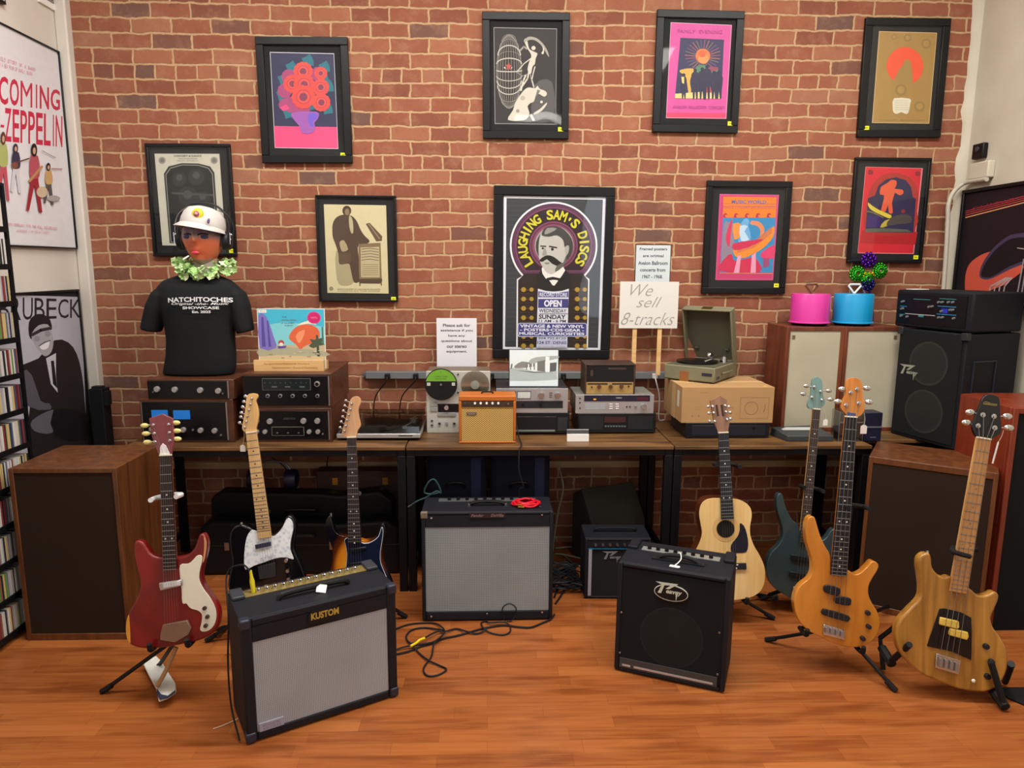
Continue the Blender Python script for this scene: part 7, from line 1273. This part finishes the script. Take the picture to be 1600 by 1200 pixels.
for p in ((370, 722), (880, 828), (362, 932), (870, 1045)): x, z = t.lp(*cs_(*p)); MB().mat(STEEL).knob(x, z, .004, .003, 0).build('screw', t.o)
MB().mat(M('#b5b8b4', .3, .6)).box(.06, W-.06, .17, .215, H-.001, H+.002).build('control_panel', t.o)
for k in range(8): MB().mat(BLACK).lathe([(.009, H), (.008, H+.014), (0, H+.014)], (.09+k*.036, .192, 0), seg=12).build('knob', t.o)
MB().mat(M('#191c1f', .5)).box(.12, W-.11, .085, .115, H+.001, H+.006).tube([(.14, .10, H+.004), (.17, .10, H+.020), (W/2, .10, H+.026), (W-.16, .10, H+.020), (W-.13, .10, H+.004)], .009).build('handle', t.o)
for x0 in (.0, W-.045): MB().mat(TOLEX).box(x0+.002, x0+.043, .165, .27, H-.002, H+.014).build('end_guard', t.o, bevel=.005)
q = t.m @ Vector((W*.5, .03, H+.002)); pt = MB().mat(WHITE).prismz([(-.02, 0), (.016, -.003), (.022, .006), (.018, .016), (-.018, .018)], 0, .002).tube([(.0, .016, .001), (.02, .04, .02), (.012, .07, .035), (-.004, .075, .02)], .0022, 6).build('price_tag'); pt.matrix_world = FR(q, math.radians(-22)); tag(pt, 'white price tag on the top of the black bass amplifier with oval logo', 'tag', 'white paper price tags')
# small practice amplifier behind
a = at_z(912.5, 936); t = combo('small black amplifier with blue trim half hidden by the bass amplifier', (912.5, 936), (1014, 936), (909, 842), .20, 0, .014, M('#171a1c', .8), .05, cg=False)
W, H = t.W, t.H; MB().mat(M('#aab0c0', .4, .3)).box(.018, .034, -.001, .006, .018, H-.054).build('trim_strip', t.o); MB().mat(M('#1a6c98', .4)).box(.014, W-.014, -.001, .004, H-.054, H-.050).build('trim_line', t.o)
for k in range(6): MB().mat(STEEL).knob(.05+k*.036, H-.03, .007, .012, .002, 12).build('knob', t.o)
MB().mat(BLACK).tube([(.06, .10, H+.004), (.08, .10, H+.018), (W-.08, .10, H+.018), (W-.06, .10, H+.004)], .008).build('handle', t.o); slash_logo(MB(), .135, H-.105, .09, .003, M('#7d8284', .5)).build('logo', t.o, smooth=0)
# wedge monitor behind it
p0 = at_z(925, 905); t = T('floor_monitor', 'dark wedge shaped floor monitor behind the small blue trimmed amplifier', 'speaker', FR((.74, 3.70, 0), math.radians(22)))
MB().mat(M('#35342d', .85, bmp=.4, scale=600)).add([(-.17, 0, 0), (.17, 0, 0), (.17, .26, 0), (-.17, .26, 0), (-.17, .03, .24), (.17, .03, .24), (.17, .16, .42), (-.17, .16, .42), (.17, .26, .36), (-.17, .26, .36)], [(0, 3, 2, 1), (0, 1, 5, 4), (4, 5, 6, 7), (7, 6, 8, 9), (9, 8, 2, 3), (1, 2, 8, 6, 5), (0, 4, 7, 9, 3)]).build('cabinet', t.o, bevel=.006); MB().mat(M('#141516', .8)).box(-.14, .14, -.004, .0, .03, .18).build('grille', t.o)
# ================================================================ under the desks
CASE = M('#0a0c0f', .45, bmp=.5, scale=700, var=.2); BAG = M('#0c1226', .8, bmp=.3, scale=500, var=.25)
def hcase(label, cx, cy, L_, h, d_, z0, yaw=0):
    t = T('guitar_case', label, 'case', FR((cx, cy, z0), yaw)); o = [(-L_/2, 0), (-L_/2+.02, h*.9), (-L_/2+.08, h), (L_*.1, h*.97), (L_*.2, h*.94), (L_/2-.08, h), (L_/2-.01, h*.86), (L_/2, 0)]
    MB().mat(CASE).prism(o, .0, d_).build('shell', t.o, bevel=.02, seg=3); MB().mat(M('#3a3d42', .3, .6)).box(-L_/2+.01, L_/2-.01, -.003, .003, h*.55, h*.57).build('rim', t.o)
    for x in (-L_*.35, -L_*.12, L_*.16, L_*.38): MB().mat(STEEL).box(x-.012, x+.012, -.008, .0, h*.48, h*.62).build('latch', t.o)
    MB().mat(BLACK).tube([(-.08, -.004, h*.72), (-.07, -.025, h*.76), (.07, -.025, h*.76), (.08, -.004, h*.72)], .009).build('handle', t.o); return t
hcase('long black hard guitar case on the floor under the receivers', -1.0, 3.62, 1.08, .30, .13, 0); t = hcase('black hard guitar case standing behind the others under the desk', -1.02, 3.765, 1.02, .42, .10, 0)
t = T('flight_case', 'dark brown flat topped case lying behind the black cases under the desk', 'case', FR((-.72, 3.875, 0))); MB().mat(wood('#2c170e', '#41241a', .6)).box(-.24, .26, 0, .09, 0, .50).build('box', t.o, bevel=.005); MB().mat(GOLD).box(-.15, -.12, -.004, 0, .42, .46).box(.13, .16, -.004, 0, .42, .46).build('clasp', t.o)
t = T('headphone_pair', 'dark blue headphones lying on the black guitar cases', 'headphones', FR((-1.18, 3.815, .42)))
for x in (-.1, .1): MB().mat(M('#151c3c', .4)).lathe([(.05, -.03), (.055, 0), (.05, .03), (0, .03)], (x, 0, .055), 'x').build('ear_cup', t.o)
MB().mat(M('#6a7078', .35, .5)).tube([(-.1, 0, .10), (-.07, 0, .14), (0, 0, .155), (.07, 0, .14), (.1, 0, .10)], .006).build('headband', t.o)
for x, lab in ((-.16, 'black and navy padded bag under the middle desk, beside the desk legs'), (.17, 'black and navy padded bag under the middle desk, behind the red coiled cable')):
    t = T('gig_bag', lab, 'bag', FR((x, 3.56, 0)), 'padded bags under the middle desk'); MB().mat(BAG).prism(rrect(-.155, .155, 0.0, .70, .05), 0, .24).build('bag_body', t.o, bevel=.03, seg=3); MB().mat(M('#14204a', .7)).box(.075, .125, -.004, 0, .05, .66).build('strap', t.o); MB().mat(BLACK).tube([(-.05, -.006, .5), (-.04, -.02, .53), (.03, -.02, .53), (.04, -.006, .5)], .007).build('handle', t.o)
for px, lab in ((647, 'tan'), (655, 'tan')): pass
# ================================================================ cables
def cable(pts, r, m, label, name='cable', z=.006, tipm=None):
    P = [(*(at_z(*p[:2]).xy), p[2] if len(p) > 2 else z) for p in pts]; c = P[0]; o = MB().mat(m).tube([(p[0]-c[0], p[1]-c[1], p[2]) for p in P], r, 7).build(name); o.location = (c[0], c[1], 0); tag(o, label, 'cable'); return o
cU = crop(600, 900, 5.333); CB = M('#17181c', .55)
cable([cU(*p) for p in ((60, 670), (200, 640), (300, 600), (400, 570), (500, 530), (620, 505), (740, 470), (860, 440), (1000, 420), (1100, 432), (1220, 438), (1320, 400), (1385, 372), (1420, 330))], .0045, CB, 'thick black cable running along the floor before the largest amplifier')
cable([cU(*p)+(zz,) for p, zz in (((60, 640), .006), ((180, 610), .012), ((340, 590), .014), ((440, 560), .014), ((505, 500), .02), ((440, 460), .01), ((330, 440), .006), ((230, 460), .006), ((185, 520), .006), ((230, 585), .012), ((320, 560), .02), ((440, 490), .015), ((520, 480), .012), ((600, 450), .006), ((680, 480), .012), ((780, 490), .006), ((860, 460), .014))], .004, CB, 'looped black cable on the floor between the two grey-fronted amplifiers')
cable([cU(*p)+(zz,) for p, zz in (((100, 450), .006), ((220, 410), .006), ((400, 400), .006), ((470, 440), .014), ((505, 510), .022), ((420, 590), .018), ((395, 680), .006), ((330, 780), .006), ((360, 840), .006), ((450, 835), .006), ((520, 790), .006), ((460, 755), .006), ((370, 720), .010), ((290, 650), .006), ((230, 600), .022))], .0038, CB, 'thin black cable with a teardrop loop nearest the viewer on the floor')
cable([cU(*p)+(zz,) for p, zz in (((820, 440), .012), ((810, 400), .006), ((850, 385), .006), ((880, 410), .012), ((1000, 405), .012), ((1050, 430), .006), ((1045, 480), .006), ((980, 500), .006), ((880, 480), .006), ((820, 450), .016))], .0035, CB, 'small coil of black cable under the edge of the largest amplifier')
fo = fen.m; q = [fen.lp(*cU(x, y), -.012) for x, y in ((1010, 400), (985, 300), (1000, 250), (1050, 232), (1095, 260), (1100, 320), (1060, 380), (1020, 410))]
o = MB().mat(CB).tube([fo @ Vector((x, -.012, max(z, .006))) for x, z in q], .003, 7).build('cable'); tag(o, 'small upright loop of black cable leaning on the bottom of the largest amplifier', 'cable')
o = cable([cU(*p)+(.024,) for p in ((222, 628), (270, 600), (300, 575), (340, 560))], .0055, M('#e0c81c', .45), 'yellow cable sleeve on the black cables on the floor', 'cable_sleeve')
m = MB().mat(CB); P = [at_y(*p, 3.42) for p in ((808, 640), (812, 680), (815, 705))]+[at_y(*p, 3.36) for p in ((812, 712), (811, 735), (818, 760))]+[fen.m @ Vector((fen.W*.76, .26, fen.H+.02)), fen.m @ Vector((fen.W*.77, .265, fen.H-.15))]; P[0] = Vector((P[0].x, 3.62, TZ+.10)); P[1] = Vector((P[1].x, 3.55, TZ+.02)); P[2] = Vector((P[2].x, 3.41, TZ+.006)); P[3] = Vector((P[3].x, 3.385, TZ-.01)); o = m.tube(P, .0032, 7).build('cable'); tag(o, 'dark cable hanging over the desk edge beside the orange mini amplifier', 'cable')
m = MB().mat(M('#a5a28f', .5)); P = [at_y(*p, 3.9) for p in ((872, 722), (876, 740), (880, 765), (872, 800), (866, 840), (862, 880))]; P.append(Vector((P[-1].x+.02, 3.85, .01))); P.append(Vector((P[-1].x+.2, 3.75, .006))); o = m.tube(P, .005, 7).build('cable'); tag(o, 'pale cable hanging down the bricks beside the navy bags', 'cable')
cable([(868, 858), (900, 856), (935, 862), (950, 880), (930, 890), (900, 884), (880, 868)], .0045, M('#9a9684', .5), 'pale cable looped on the floor below the bricks')
cable([(1170, 845), (1200, 846), (1220, 842), (1235, 838), (1260, 835)], .0045, M('#8f8c7c', .5), 'pale cable lying at the foot of the bricks behind the acoustic guitar')
random.seed(8); P = []
for k in range(60): P.append((.40+.10*math.cos(k*1.9)+.02*random.random()-.02, 3.5+.14*math.sin(k*1.3), .01+.05*random.random()))
m = MB().mat(CB).tube(P, .004, 6); o = m.build('cable_tangle'); tag(o, 'tangled heap of black cables beside the small amplifier', 'cable')
cable([(866, 935), (880, 900), (886, 880), (892, 905), (878, 930), (868, 945)], .005, CB, 'black cable loop beside the side of the largest amplifier')
m = MB().mat(M('#1f3f3c', .5)); c7 = crop(620, 700, 3.478); P = [at_y(*c7(*p), 3.37) for p in ((75, 313), (110, 290), (160, 268), (215, 235), (240, 245), (225, 200), (200, 170), (170, 190), (150, 240), (190, 250), (240, 240))]
o = m.tube(P, .0045, 7).build('instrument_cable'); tag(o, 'dark green cable with a silver jack tied round the desk leg', 'cable'); q0, q1 = at_y(*c7(60, 320), 3.37), at_y(*c7(95, 300), 3.37); MB().mat(CHROME).tube([q0, q0.lerp(q1, .5), q1], .004, 8, smooth=False).build('jack', o)
m = MB().mat(CB); P = [at_y(*p, 3.9) for p in ((425, 715), (445, 730), (455, 750), (462, 770))]; o = m.tube(P, .0035, 6).build('cable'); tag(o, 'thin dark cable hanging behind the maple neck under the desk', 'cable')
m = MB().mat(CB); P = [at_y(*p, 3.93) for p in ((512, 712), (511, 735), (515, 755), (530, 760), (548, 745), (560, 722))]; o = m.tube(P, .004, 6).build('cable'); tag(o, 'dark cable loop hanging under the desk behind the sunburst guitar neck', 'cable')
p = at_z(1590, 1098); t = MB().mat(M('#101214', .8)).prismz([(-.03, .09), (.3, .09), (.3, -.2), (.08, -.12), (-.02, .02)], 0, .008).build('floor_mat', bevel=.002); t.location = (p.x, p.y, 0); tag(t, 'black rubber mat at the edge of the floor beside the honey brown bass', 'mat')
m = cable([(333, 1140), (350, 1134), (372, 1124)], .0015, M('#dcc8a8', .6), 'thin pale string lying on the floor by the angled amplifier', 'string_offcut', .003)
